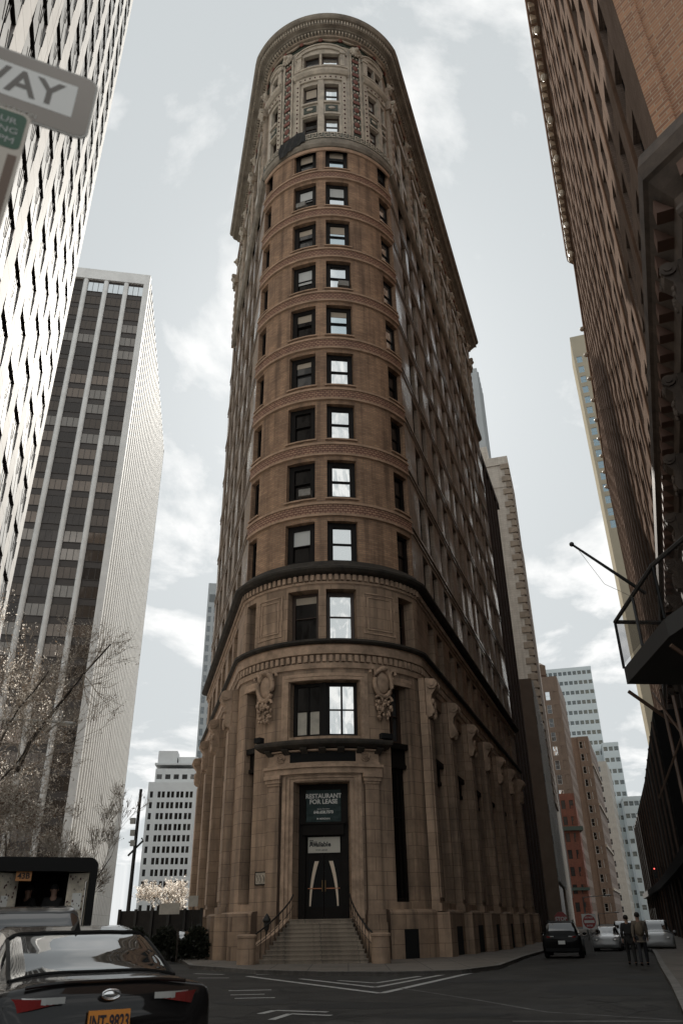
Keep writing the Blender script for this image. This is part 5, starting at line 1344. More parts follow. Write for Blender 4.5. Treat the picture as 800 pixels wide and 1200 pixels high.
m = MB(); m.tube([fp0 + (fp0 - fp1) * 0.15, fp1], [0.05, 0.03], 8); m.build('pole', iron, fpole)
m = MB(); m.ball(fp1 + (fp1 - fp0).normalized() * 0.06, 0.065); m.build('finial', iron, fpole, smooth=True)
m = MB(); m.tube([fp1 - (fp1 - fp0).normalized() * 0.1, (fp0 + fp1) / 2 + Vector((-0.1, 0, -0.5)), fp0 + Vector((0, 0.1, -0.3))], 0.007, 4); m.build('halyard', pbr('rope', (0.2, 0.18, 0.15), 0.8), fpole)
cop = pbr('copper_column', (0.12, 0.07, 0.045), 0.4, vary=0.3, vscale=2)
# dark frontage and steel columns under the balcony, running on down the street
ls = thing('arcade', 'black shopfront arcade with copper coloured columns beneath the balcony', 'arcade', (*Q(40, 3), 0))
m = MB(); poly = [Q(24, 2.6), Q(46, 1.6), Q(70, 0.8), Q(110, -0.8), Q(170, -4.5), Q(175, 4.3), Q(24, 4.3)]
m.prism(poly, 4.6, 5.4); m.build('canopy', black, ls)
m = MB(); m.prism([Q(70, 1.6), Q(110, -0.2), Q(172, -4.0), Q(175, 4.2), Q(70, 4.2)], -0.4, lambda x, y: 17.0); m.build('wing', black, ls)
for k in range(16):
    a = 72 + 6.2 * k; p_ = (1.6 - 1.8 * (a - 70) / 40) if a < 110 else (-0.2 - 3.8 * (a - 110) / 62)
    m = MB(); m.tube([(*Q(a, p_ - .12), -.4), (*Q(a, p_ - .12), 16.5)], .11, 6); m.build('downpipe', cop, ls)
for k in range(9):
    a = 16.0 + 6.0 * k; p = Q(a, 3.4 - 0.035 * (a - 16)); z1 = 4.6 if k > 1 else 7.0
    m = MB(); m.tube([(*p, -0.3), (*p, z1)], 0.09, 8); m.lathe((*p, -0.2), [(0.16, 0), (0.16, 0.3), (0.1, 0.35)], 10); m.build('column', cop, ls)
sc = thing('scaffold', 'copper brown scaffold poles with a raking brace under the black balcony', 'scaffold', (*Q(26, 3), 0))
for x, y, d in ((773, 808, 22.5), (788, 815, 20.5)):
    t_ = at_d(x, y, d); m = MB(); m.tube([(t_.x, t_.y, -.1), t_], .045, 8); m.build('pole', cop, sc)
for q in (((764, 812), (799, 861), 23, 20.5), ((799, 861), (772, 935), 20.5, 24)):
    m = MB(); m.tube([at_d(*q[0], q[2]), at_d(*q[1], q[3])], .03, 6); m.build('brace', cop, sc)
tan_m = pbr('tan_panel', (0.42, 0.37, 0.28), 0.8, vary=0.1, vscale=0.1, spec=0.0)
t0 = azel(21.42, 0, 240); tt_ = thing('apartment_tower', 'tan tower with a column of blue windows peeking over the right building', 'building', (t0.x, t0.y, 0))
facade(tt_, t0, unit(108), 16, -0.5, 196, 5, 40, 2.0, 2.9, tan_m, wb_m, glass('blue_window', (0.30, 0.40, 0.45), 0.1, 0.5), pitch=4.6, zfirst=4, keep=0, colx=[0.9, 4.6, 8.4, 12.0], dep=0.3, fw=0.1, skip=lambda x, z: z < 110 or z > 186)
box_rest(tt_, t0, unit(108), 16, 18, -0.5, 196, tan_m)
# ------------------------------------------------------------------ vehicles
paint_k = pbr('black_car_paint', (0.010, 0.009, 0.009), 0.4, 0.0, coat=0.75, spec=0.05)
paint_s = pbr('silver_car_paint', (0.42, 0.43, 0.43), 0.22, 0.7, coat=1.0)
paint_w = pbr('white_car_paint', (0.36, 0.36, 0.36), 0.25, coat=0.8)
car_gl = pbr('car_glass', (0.012, 0.013, 0.013), 0.02, 0.0, spec=1.0, coat=1.0)
rear_gl = pbr('car_rear_glass', (0.05, 0.055, 0.055), 0.03, 0.55, spec=1.0, coat=1.0)
chrome = pbr('chrome', (0.75, 0.75, 0.75), 0.08, 1.0)
rubber = pbr('tyre_rubber', (0.012, 0.012, 0.012), 0.8); trimk = pbr('black_trim', (0.008, 0.008, 0.008), 0.5, spec=0.15)
lamp_r = pbr('tail_lamp_red', (0.19, 0.010, 0.009), 0.1, coat=1.0); lamp_c = pbr('lamp_clear', (0.6, 0.6, 0.58), 0.1, 0.4, coat=1.0)
plate_o = pbr('plate_orange', (0.72, 0.27, 0.045), 0.5); plate_w = pbr('plate_white', (0.7, 0.7, 0.68), 0.5)
def cr(p0, p1, p2, p3, t): return 0.5 * ((2 * p1) + (-p0 + p2) * t + (2 * p0 - 5 * p1 + 4 * p2 - p3) * t * t + (-p0 + 3 * p1 - 3 * p2 + p3) * t ** 3)
def mono(xs, ys, x):
    for i in range(len(xs) - 1):
        if x <= xs[i + 1]:
            t = (x - xs[i]) / (xs[i + 1] - xs[i]); h = xs[i + 1] - xs[i]
            def sl(k):
                if k <= 0 or k >= len(xs) - 1: return (ys[min(k + 1, len(xs) - 1)] - ys[max(k - 1, 0)]) / (xs[min(k + 1, len(xs) - 1)] - xs[max(k - 1, 0)])
                a = (ys[k] - ys[k - 1]) / (xs[k] - xs[k - 1]); b = (ys[k + 1] - ys[k]) / (xs[k + 1] - xs[k])
                return 0 if a * b <= 0 else 2 * a * b / (a + b)
            m0, m1 = sl(i) * h, sl(i + 1) * h
            return (2 * t ** 3 - 3 * t * t + 1) * ys[i] + (t ** 3 - 2 * t * t + t) * m0 + (-2 * t ** 3 + 3 * t * t) * ys[i + 1] + (t ** 3 - t * t) * m1
    return ys[-1]
SEDAN = dict(st=[(0.0, .42, .80, .84, .74, .66, .46), (.04, .30, .96, 1.00, .86, .78, .56), (.14, .24, 1.03, 1.085, .905, .80, .60), (.30, .2, 1.035, 1.10, .905, .81, .66), (.52, .2, 1.02, 1.115, .91, .82, .71), (1.0, .2, .99, 1.29, .915, .81, .68), (1.45, .2, .97, 1.425, .915, .81, .65), (2.1, .2, .95, 1.48, .915, .81, .63), (2.8, .2, .94, 1.44, .915, .80, .62), (3.25, .2, .94, 1.27, .925, .79, .58), (3.75, .2, .95, 1.03, .92, .78, .62), (4.4, .2, .88, .93, .90, .74, .6), (4.75, .25, .70, .76, .80, .66, .5), (4.87, .35, .5, .55, .66, .55, .4)],
             rear=(.56, 1.40), wind=(2.95, 3.68), side=((.98, 1.25), (1.33, 2.18), (2.26, 3.2)), wheels=(1.0, 3.85), wr=.335)
SUV = dict(st=[(0.0, .45, .95, .99, .82, .76, .6), (.06, .32, 1.08, 1.16, .92, .84, .66), (.16, .28, 1.10, 1.50, .95, .85, .68), (.30, .26, 1.10, 1.69, .96, .86, .68), (.6, .25, 1.09, 1.745, .965, .86, .67), (1.6, .25, 1.06, 1.78, .97, .86, .66), (2.6, .25, 1.05, 1.75, .97, .86, .65), (3.05, .25, 1.05, 1.60, .97, .85, .66), (3.6, .25, 1.08, 1.20, .96, .84, .68), (4.3, .25, 1.02, 1.08, .94, .80, .66), (4.65, .3, .86, .92, .86, .72, .56), (4.78, .4, .6, .66, .72, .6, .45)],
            rear=(.10, .26), wind=(2.85, 3.52), side=((.45, 1.1), (1.18, 2.0), (2.08, 2.95)), wheels=(.95, 3.75), wr=.37)
def car(name, label, loc, rz, spec, paint, rearmat=None, group=None, plate=None, plate_mat=None, fine=True, rack=False):
    t = thing(name, label, 'car', loc, rz, group, local=True)
    S = spec['st']; ys = [s[0] for s in S]; par = lambda k, y: mono(ys, [s[k] for s in S], y)
    yy = sorted(set([round(a + (b - a) * i / 6, 4) for a, b in zip(ys, ys[1:]) for i in range(7)] + [round(v, 4) for v in spec['rear'] + spec['wind'] + tuple(x for s in spec['side'] for x in s)]))
    NSEG = [1, 2, 3, 4, 3, 6, 3, 6]
    def section(y):
        zb, zt, zr, w_, wb, wr = (par(k, y) for k in range(1, 7)); zm = zb + (zt - zb) * 0.55
        P = [(0, zb), (.86 * w_, zb), (.985 * w_, zb + .10), (w_, zm), (.985 * w_, zt - .07), (wb, zt), (wr, zr - min(.05, (zr - zt) * .5)), (.62 * wr, zr - .004), (0, zr)]
        out_ = []
        for i in range(8):
            n = NSEG[i]
            a = P[max(i - 1, 0)]; b = P[i]; c = P[i + 1]; d = P[min(i + 2, 8)] if i < 7 else (-P[7][0], P[7][1])
            for k in range(n):
                q = k / n
                out_.append((b[0] + (c[0] - b[0]) * q, b[1] + (c[1] - b[1]) * q) if i in (0, 5) else (cr(a[0], b[0], c[0], d[0], q), cr(a[1], b[1], c[1], d[1], q)))
        out_.append(P[8]); return out_
    secs = [section(y) for y in yy]; n = len(secs[0]); st5 = sum(NSEG[:5]); st6 = sum(NSEG[:6])
    body, g1, g2, g3 = MB(), MB(), MB(), MB()
    for i in range(len(yy) - 1):
        ym = (yy[i] + yy[i + 1]) / 2
        for j in range(n - 1):
            tgt = body
            if st6 <= j and spec['rear'][0] < ym < spec['rear'][1]: tgt = g1
            elif st6 <= j and spec['wind'][0] < ym < spec['wind'][1]: tgt = g2
            elif st5 + 1 <= j < st6 - 0 and any(a < ym < b for a, b in spec['side']): tgt = g3
            a, b, c, d = secs[i][j], secs[i][j + 1], secs[i + 1][j + 1], secs[i + 1][j]
            for sg in (1, -1):
                q = [(sg * a[0], yy[i], a[1]), (sg * d[0], yy[i + 1], d[1]), (sg * c[0], yy[i + 1], c[1]), (sg * b[0], yy[i], b[1])]
                tgt.quad(*(q if sg > 0 else q[::-1]))
    for y_, sct, rev in ((yy[0], secs[0], True), (yy[-1], secs[-1], False)):
        ring = [(p[0], y_, p[1]) for p in sct] + [(-p[0], y_, p[1]) for p in sct[-2:0:-1]]
        body.quad(*(ring[::-1] if rev else ring))
    def bw(mb, nm, mat):
        o = mb.build(nm, mat, t, smooth=True)
        import bmesh
        bm = bmesh.new(); bm.from_mesh(o.data); bmesh.ops.remove_doubles(bm, verts=bm.verts, dist=1e-4); bmesh.ops.recalc_face_normals(bm, faces=bm.faces) if nm == 'body' else None; bm.to_mesh(o.data); bm.free(); return o
    bo = bw(body, 'body', paint); bw(g1, 'rear_window', rearmat or car_gl); bw(g2, 'windscreen', car_gl); bw(g3, 'side_window', car_gl)
    zt0 = par(2, .14)
    for sx in (-1, 1):
        for wy in spec['wheels']:
            r = spec['wr']; m = MB(); xw = sx * (par(4, wy) - .12)
            c = Vector((xw, wy, r)); pr = [(r * .62, -.11), (r * .9, -.12), (r, -.08), (r, .08), (r * .9, .12), (r * .62, .11)]
            vs = []; fs = []; K = 20
            for rr, o in pr:
                for k in range(K): vs.append(c + Vector((o, rr * cos(2 * pi * k / K), rr * sin(2 * pi * k / K))))
            for a in range(len(pr)):
                for k in range(K): fs.append((a * K + k, a * K + (k + 1) % K, ((a + 1) % len(pr)) * K + (k + 1) % K, ((a + 1) % len(pr)) * K + k))
            m.mesh(vs, fs); wh = m.build('wheel', rubber, t, smooth=True)
            m = MB()
            for k in range(5):
                q = 2 * pi * k / 5; d = Vector((0, cos(q), sin(q))); e = Vector((0, -sin(q), cos(q)))
                m.obox(c + Vector((sx * .07 - .015, 0, 0)) - e * .03, d * r * .62, e * .06, Vector((.03, 0, 0)))
            m.tube([c - Vector((.1, 0, 0)), c + Vector((.1, 0, 0))], r * .22, 12); m.build('rim', paint_s, wh)
        # tail lamp wraps the corner
        m = MB(); mc = MB(); N = 10
        zl0, zl1 = zt0 - .175, zt0 - .04
        fy = lambda x: -0.022 + .34 * max(0, (x - .55) / .40) ** 2.2
        for i in range(N):
            xa, xb = .44 + .48 * i / N, .44 + .48 * (i + 1) / N
            h = lambda x: (zl0 + .08 * (1 - (x - .44) / .48), zl1 - .02 * (1 - (x - .44) / .48))
            (a0, a1), (b0, b1) = h(xa), h(xb)
            q = [(sx * xa, fy(xa), a0), (sx * xb, fy(xb), b0), (sx * xb, fy(xb), b1), (sx * xa, fy(xa), a1)]
            m.quad(*(q if sx > 0 else q[::-1])); 
            for zz, s_ in ((a0, 1), (a1, 1)): m.quad((sx * xa, fy(xa), a0 if zz == a0 else a1), (sx * xb, fy(xb), b0 if zz == a0 else b1), (sx * xb, fy(xb) + .08, b0 if zz == a0 else b1), (sx * xa, fy(xa) + .08, a0 if zz == a0 else a1))
            if i < 9:
                zc = zl0 + .085; q = [(sx * (xa - .08), fy(xa) - .008, zc - .002 * i), (sx * (xb - .08), fy(xb) - .008, zc), (sx * (xb - .08), fy(xb) - .008, zc + .045), (sx * (xa - .08), fy(xa) - .008, zc + .045)]
                mc.quad(*(q if sx > 0 else q[::-1]))
        tl = m.build('tail_lamp', lamp_r, t); mc.build('reverse_lamp', lamp_c, tl)
        yh = ys[-1]; m = MB(); m.ball((sx * .58, yh - .16, par(2, 4.5) - .16), (.17, .14, .075), n=10, m=6); m.build('headlamp', lamp_c, t, smooth=True)
        ym_ = spec['side'][2][1] - .12
        m = MB(); m.ball((sx * (par(4, ym_) + .09), ym_, par(2, ym_) + .06), (.11, .07, .075), n=10, m=6); m.build('wing_mirror', paint, t, smooth=True)
        m = MB()
        for a, b in spec['side'][1:]:
            m.obox(Vector((sx * (par(4, a) * .99) - .012, a + .12, par(2, a) - .16)), (0, .22, 0), (.03 * sx, 0, 0), (0, 0, .03))
        m.build('door_handle', chrome if fine else paint, t)
        m = MB(); pts = [(sx * (par(5, y) + .004), y, par(2, y) + .012) for y in [spec['side'][0][0] - .1 + 2.4 * k / 10 for k in range(11)]]; m.tube(pts, .012, 6); m.build('window_trim', chrome, t)
    if fine:
        def onsurf(y, f):      # f: 0 centre .. 1 roof edge
            sct = section(y); k = st6 + (1 - f) * (len(sct) - 1 - st6); i = min(int(k), len(sct) - 2); q = k - i
            return sct[i][0] + (sct[i + 1][0] - sct[i][0]) * q, sct[i][1] + (sct[i + 1][1] - sct[i][1]) * q
        m = MB(); y0, y1 = spec['rear']
        for yv, rr in ((y0, .016), (y1, .022)):
            pts = []
            for k in range(-12, 13):
                x_, z_ = onsurf(yv, abs(k) / 12); pts.append((math.copysign(x_, k), yv, z_ + .002))
            m.tube(pts, rr, 6)
        for sx in (-1, 1):
            pts = [(sx * onsurf(y0 + (y1 - y0) * k / 10, 1.0)[0], y0 + (y1 - y0) * k / 10, onsurf(y0 + (y1 - y0) * k / 10, 1.0)[1]) for k in range(11)]; m.tube(pts, .02, 6)
        m.build('window_gasket', trimk, t)
        m = MB()
        pts = [(math.copysign(onsurf(.10, abs(k) / 12)[0], k) * 1.12, .085, onsurf(.10, abs(k) / 12)[1] + .008) for k in range(-12, 13)]; m.tube(pts, .016, 6); m.build('boot_lip', paint, t)
    # number plate, emblem, bumper line
    m = MB(); zp = zt0 - .235 if spec is SEDAN else zt0 - .35
    m.obox((-.165, -.05, zp - .085), (.33, 0, 0), (0, .03, 0), (0, 0, .17)); pl = m.build('number_plate', plate_mat or plate_w, t)
    if plate: text_mesh('plate_lettering', plate, .135, pbr('plate_ink', (0.02, 0.018, 0.03), 0.5), pl, frame4(Vector((0, -.053, zp)), Vector((1, 0, 0)), Vector((0, 0, 1)), Vector((0, -1, 0))), .002, .003, sx=.60)
    if fine:
        m = MB(); m.tube([(.075 * cos(q), -.028, zt0 - .045 + .034 * sin(q)) for q in [2 * pi * k / 24 for k in range(25)]], .008, 6, cap=False); m.ball((0, -.02, zt0 - .045), (.07, .008, .03), n=16, m=8); m.build('emblem', chrome, t, smooth=True)
        y0 = spec['rear'][1] + .12; zr = par(3, y0); m = MB(); m.quad((-.02, y0 + .02, zr - .01), (.02, y0 + .02, zr - .01), (.006, y0 - .03, zr + .075), (-.006, y0 - .03, zr + .075)); m.mesh([Vector(v) for v in ((-.035, y0 + .2, zr - .01), (.035, y0 + .2, zr - .01), (.035, y0 - .05, zr - .01), (-.035, y0 - .05, zr - .01), (0, y0 - .04, zr + .09), (0, y0 - .01, zr + .09))], [(0, 1, 5), (1, 2, 4, 5), (2, 3, 4), (3, 0, 5, 4)]); m.build('antenna_fin', trimk, t)
    m = MB(); m.obox((-.80, -.04, .33), (1.6, 0, 0), (0, .1, 0), (0, 0, .16)); m.build('bumper', trimk if not fine else paint, t, bevel=.03)
    if rack:
        m = MB()
        for sx in (-1, 1): m.tube([(sx * .62, y, par(3, y) + .03) for y in (.6, 1.2, 1.8, 2.4)], .02, 6)
        m.build('roof_rail', trimk, t)
    return t
def place_px(x, y, d):
    p = at_d(x, y, d); return Vector((p.x, p.y, gz(p.x, p.y)))
p = place_px(127, 1190, 7.55)
sedan = car('parked_sedan', 'glossy black sedan seen from behind at the lower left, orange number plate', p, R_(30), SEDAN, paint_k, rear_gl, plate='JNT-9823', plate_mat=plate_o)
p = place_px(30, 1100, 13.0); car('parked_suv', 'dark car with a bright reflecting roof parked between the black sedan and the open truck', p, R_(20), SUV, pbr('dark_grey_paint', (0.015, 0.015, 0.015), 0.4, coat=0.7, spec=0.1), plate='GKR 4471', fine=False)
p = place_px(660, 1122, 43.5); car('parked_suv', 'black sport utility parked at the right street kerb near the red signs', p, R_(-17), SUV, pbr('dull_black_paint', (0.007, 0.007, 0.007), 0.5, coat=0.2, spec=0.05), fine=False, rack=True).scale = (.97, .97, .9)
for x, d, rz, lab, sp_, pm_ in ((714, 64, 160, 'white car coming up the far street, left of the two walkers', SEDAN, paint_w), (736, 70, 158, 'white van like car half hidden behind the dark walker', SUV, paint_w), (770, 62, 161, 'white van at the far right beside the walker with the backpack', SUV, paint_w)):
    p = place_px(x, 1100, d); car('parked_car' if sp_ is SEDAN else 'parked_suv', lab, p, R_(rz), sp_, pm_, fine=False)
p = place_px(223, 1112, 47); car('parked_car', 'small dark car by the foot of the flatiron on the left street', p, R_(15), SEDAN, paint_k, fine=False)

# open backed delivery truck
tA = R_(-19.8); tc_ = Vector((20.6 * sin(tA), 20.6 * cos(tA), 0)); tz = gz(tc_.x, tc_.y)
tr = thing('delivery_truck', 'black delivery truck with its rounded rear doorway open on papered inner walls', 'truck', (tc_.x, tc_.y, tz), -tA * 0 + R_(19.8), local=True)
TW, TH = 1.17, 3.02 - tz
def rrect(w_, z0, z1, r, n=6):
    pts = []
    for cx_0, cz, a0 in ((w_ - r, z0 + .02, -90), (w_ - r, z1 - r, 0), (-w_ + r, z1 - r, 90), (-w_, z0 + .02, 180)):
        if cz == z0 + .02: pts.append((w_ if cx_0 > 0 else -w_, z0)); continue
        for k in range(n + 1):
            a = R_(a0 + 90 * k / n); pts.append((cx_0 + r * cos(a), cz + r * sin(a)))
    return pts
outp = rrect(TW, .55, TH, .2); inp = rrect(TW - .16, .75, TH - .30, .06)
m = MB()
for k in range(len(outp) - 1):
    a, b, c, d = outp[k], outp[k + 1], inp[k + 1], inp[k]
    m.quad((a[0], 0, a[1]), (d[0], 0, d[1]), (c[0], 0, c[1]), (b[0], 0, b[1])); m.quad((d[0], 0, d[1]), (d[0], .3, d[1]), (c[0], .3, c[1]), (c[0], 0, c[1]))
    m.quad((a[0], 0, a[1]), (b[0], 0, b[1]), (b[0], 5.2, b[1]), (a[0], 5.2, a[1]))
m.obox((-TW, 0, .5), (2 * TW, 0, 0), (0, 5.2, 0), (0, 0, .25)); m.quad(*[(a, 5.2, b) for a, b in outp]); m.build('body', pbr('truck_black', (0.009, 0.0085, 0.008), 0.5, spec=0.15), tr)
pan = pbr('tan_lining', (0.78, 0.68, 0.55), 0.7, vary=0.5, vscale=3)
paper = pbr('paper', (0.9, 0.88, 0.83), 0.8)
m = MB(); m.quad((-TW + .17, .31, .76), (TW - .17, .31, .76), (TW - .17, 3, .76), (-TW + .17, 3, .76)); m.quad((-.9, 3, .76), (.9, 3, .76), (.9, 3, TH - .2), (-.9, 3, TH - .2)); m.quad((-TW + .1, .31, TH - .25), (-TW + .1, 3, TH - .25), (TW - .1, 3, TH - .25), (TW - .1, .31, TH - .25)); m.build('cargo_lining', pbr('dark_lining', (0.02, 0.015, 0.012), 0.8), tr)
for sx in (-1, 1):
    m = MB(); x0, x1 = sx * (TW - .17), sx * (TW - .62); q = [(x0, .22, .76), (x1, .55, .76), (x1, .55, TH - .32), (x0, .22, TH - .32)]; m.quad(*(q if sx < 0 else q[::-1]))
    w0 = m.build('door_lining', pan, tr)
    m = MB()
    e = lambda f, z, o=.0: Vector((x0 + (x1 - x0) * f, .22 + .33 * f - .012 - o, z))
    sheets = ((.3, .62, 1.95, 2.2, paper), (.12, .5, 1.3, 1.62, paper)) if sx < 0 else ((.25, .7, 1.9, 2.25, paper), (.3, .8, 1.35, 1.55, paper))
    for f0, f1, za, zb_, mt_ in sheets:
        q = [e(f0, za), e(f1, za), e(f1, zb_), e(f0, zb_)]; m2 = MB(); m2.quad(*(q if sx < 0 else q[::-1])); m2.build('paper_sheet', mt_, w0)
    for k in range(60):
        f, z_ = random.uniform(.05, .9), random.uniform(.9, TH - .4); s_ = random.uniform(.015, .05)
        q = [e(f, z_, .004), e(min(.98, f + s_ * 1.5), z_, .004), e(min(.98, f + s_ * 1.5), z_ + s_, .004), e(f, z_ + s_, .004)]; m.quad(*(q if sx < 0 else q[::-1]))
    stuff(m.build('sticker', random.choice([pbr('sticker_dark', (0.10, 0.04, 0.035), 0.7)]), w0))
    m = MB(); m.tube([e(.1, TH - .5, .05), e(.1, 1.0, .05)], .02, 6); m.build('door_rod', chrome, tr)
m = MB(); m.obox((-.62, .12, TH - .50), (.34, 0, 0), (0, .02, 0), (0, 0, .2)); sg_ = m.build('number_board', pbr('orange_board', (0.55, 0.24, 0.08), 0.6), tr)
text_mesh('board_lettering', '43B', .17, ink, sg_, frame4(Vector((-.45, .115, TH - .40)), Vector((1, 0, 0)), Vector((0, 0, 1)), Vector((0, -1, 0))), .002, .005)
for sx in (-.75, .75):
    for y_ in (1.0, 4.3):
        m = MB(); m.tube([(sx * 1.2, y_, .45), (sx * 1.5, y_, .45)], .45, 18); m.build('wheel', rubber, tr)

# ------------------------------------------------------------------ people
skin_m = pbr('skin', (0.34, 0.20, 0.14), 0.6); cloth_k = pbr('black_cloth', (0.018, 0.017, 0.016), 0.85); cloth_t = pbr('tan_cloth', (0.16, 0.13, 0.10), 0.85); cloth_d = pbr('dark_denim', (0.03, 0.03, 0.034), 0.85); hair_m = pbr('dark_hair', (0.02, 0.015, 0.012), 0.7)
def skin_obj(name, verts, edges, radii, mat, parent):
    me = bpy.data.meshes.new(name); me.from_pydata(verts, edges, []); me.materials.append(mat)
    o = bpy.data.objects.new(name, me); COL.objects.link(o); o.parent = parent
    o.modifiers.new('skin', 'SKIN').use_smooth_shade = True
    sv = me.skin_vertices[0].data if me.skin_vertices else None
    if sv is None:
        bpy.context.view_layer.update(); sv = me.skin_vertices[0].data
    for i, r in enumerate(radii): sv[i].radius = (r, r) if not isinstance(r, tuple) else r
    sv[0].use_root = True
    s = o.modifiers.new('sub', 'SUBSURF'); s.levels = 1; s.render_levels = 2
    return o
def person(label, loc, rz, top, legs, stride=0.2, arm=0.15, bag=None, cap=False, group=None, h=1.0, coat_len=0.86):
    t = thing('person', label, 'person', loc, rz, group, local=True); t.scale = (h, h, h)
    s = stride
    J = {'pel': (0, 0, .95), 'bel': (0, 0, 1.1), 'che': (0, .01, 1.32), 'nek': (0, 0, 1.50), 'chn': (0, .02, 1.58), 'hed': (0, .015, 1.68), 'top': (0, 0, 1.75)}
    R = {'pel': .15, 'bel': .13, 'che': .15, 'nek': .06, 'chn': .075, 'hed': .095, 'top': .06}
    E = [('pel', 'bel'), ('bel', 'che'), ('che', 'nek'), ('nek', 'chn'), ('chn', 'hed'), ('hed', 'top')]
    for sx, f in ((-1, 1), (1, -1)):
        k = 'l' if sx < 0 else 'r'
        J.update({k + 'hip': (sx * .10, 0, .90), k + 'kne': (sx * .11, f * s * .55 + .03, .50), k + 'ank': (sx * .115, f * s, .09), k + 'toe': (sx * .12, f * s + .17, .04)})
        R.update({k + 'hip': .095, k + 'kne': .062, k + 'ank': .045, k + 'toe': .038}); E += [('pel', k + 'hip'), (k + 'hip', k + 'kne'), (k + 'kne', k + 'ank'), (k + 'ank', k + 'toe')]
        J.update({k + 'sho': (sx * .19, 0, 1.43), k + 'elb': (sx * .25, -f * arm * .6, 1.16), k + 'wri': (sx * .25, -f * arm + .06, .92), k + 'plm': (sx * .245, -f * arm + .08, .85)})
        R.update({k + 'sho': .065, k + 'elb': .043, k + 'wri': .030, k + 'plm': .036}); E += [('che', k + 'sho'), (k + 'sho', k + 'elb'), (k + 'elb', k + 'wri'), (k + 'wri', k + 'plm')]
        for q in range(4):
            a = J[k + 'plm']; n1, n2 = '%sf%d' % (k, q), '%sg%d' % (k, q)
            J[n1] = (a[0] + sx * .008, a[1] - .032 + .021 * q, a[2] - .055); J[n2] = (a[0] - sx * .008, a[1] - .028 + .019 * q, a[2] - .095 + (.012 if q in (0, 3) else 0)); R[n1] = .009; R[n2] = .008; E += [(k + 'plm', n1), (n1, n2)]
        J[k + 'th'] = (J[k + 'plm'][0] - sx * .01, J[k + 'plm'][1] + .055, J[k + 'plm'][2] - .03); R[k + 'th'] = .010; E.append((k + 'plm', k + 'th'))
    nm = list(J); ix = {n: i for i, n in enumerate(nm)}
    body = skin_obj('body', [J[n] for n in nm], [(ix[a], ix[b]) for a, b in E], [R[n] for n in nm], skin_m, t)
    def sub_skel(names, edges, grow, name, mat, extra=()):
        id2 = {n: i for i, n in enumerate(names)}
        return skin_obj(name, [J[n] for n in names], [(id2[a], id2[b]) for a, b in edges], [R[n] + grow for n in names], mat, t)
    J['hem'] = (0, 0, coat_len); R['hem'] = .155
    sub_skel(['pel', 'hem', 'bel', 'che', 'lsho', 'lelb', 'lwri', 'rsho', 'relb', 'rwri'], [('pel', 'hem'), ('pel', 'bel'), ('bel', 'che'), ('che', 'lsho'), ('lsho', 'lelb'), ('lelb', 'lwri'), ('che', 'rsho'), ('rsho', 'relb'), ('relb', 'rwri')], .022, 'jacket', top)
    sub_skel(['pel', 'lhip', 'lkne', 'lank', 'rhip', 'rkne', 'rank'], [('pel', 'lhip'), ('lhip', 'lkne'), ('lkne', 'lank'), ('pel', 'rhip'), ('rhip', 'rkne'), ('rkne', 'rank')], .016, 'trousers', legs)
    for k in 'lr':
        a, b = Vector(J[k + 'ank']), Vector(J[k + 'toe']); m = MB(); m.ball((a + b) / 2 + Vector((0, -.01, -.005)), (.05, .14, .055), n=10, m=7); m.build('shoe', trimk, t, smooth=True)
    m = MB(); m.ball((0, -.012, 1.70), (.098, .108, .098), n=14, m=9); m.build('cap' if cap else 'hair', cloth_k if cap else hair_m, t, smooth=True)
    m = MB()
    for sx in (-1, 1): m.ball((sx * .036, .105, 1.675), (.013, .01, .009), n=8, m=5)
    m.build('eyes', pbr('eye', (0.03, 0.02, 0.02), 0.2), t); m = MB(); m.ball((0, .112, 1.645), (.015, .02, .025), n=8, m=5); m.ball((0, .10, 1.60), (.026, .012, .008), n=8, m=5); 
    for sx in (-1, 1): m.ball((sx * .097, .01, 1.66), (.012, .022, .03), n=8, m=5)
    m.build('face_features', skin_m, t, smooth=True)
    if bag:
        m = MB(); m.ball((0, -.23, 1.22), (.155, .10, .23), n=14, m=10); b_ = m.build('backpack', bag, t, smooth=True)
        m = MB()
        for sx in (-1, 1): m.tube([(sx * .1, -.17, 1.40), (sx * .12, -.05, 1.49), (sx * .12, .12, 1.42), (sx * .13, .16, 1.25), (sx * .13, -.1, 1.08)], .02, 6)
        m.build('strap', bag, b_)
    return t
p = place_px(741, 1128, 37.5); person('walker in a black coat and dark trousers on the right street, seen from behind', p, R_(-16), cloth_k, cloth_k, .22, .12, coat_len=.70)
p = place_px(755, 1128, 37.0); person('walker with a tan top and backpack beside the one in black', p, R_(-18), cloth_t, cloth_d, -.2, .14, bag=pbr('tan_bag', (0.17, 0.13, 0.09), 0.8), h=1.05)
def in_truck(x, y, z):
    c_, s_ = cos(R_(19.8)), sin(R_(19.8)); return Vector((tc_.x + c_ * x - s_ * y, tc_.y + s_ * x + c_ * y, tz + z))
person('person in dark clothes and a cap standing on the right inside the open truck', in_truck(.28, 1.0, .76), R_(190), cloth_k, cloth_k, .05, .1, cap=True, h=.95)
person('dark clad person without a cap standing on the left inside the open truck', in_truck(-.30, 1.6, .76), R_(150), cloth_k, cloth_d, .05, .1, h=.95)

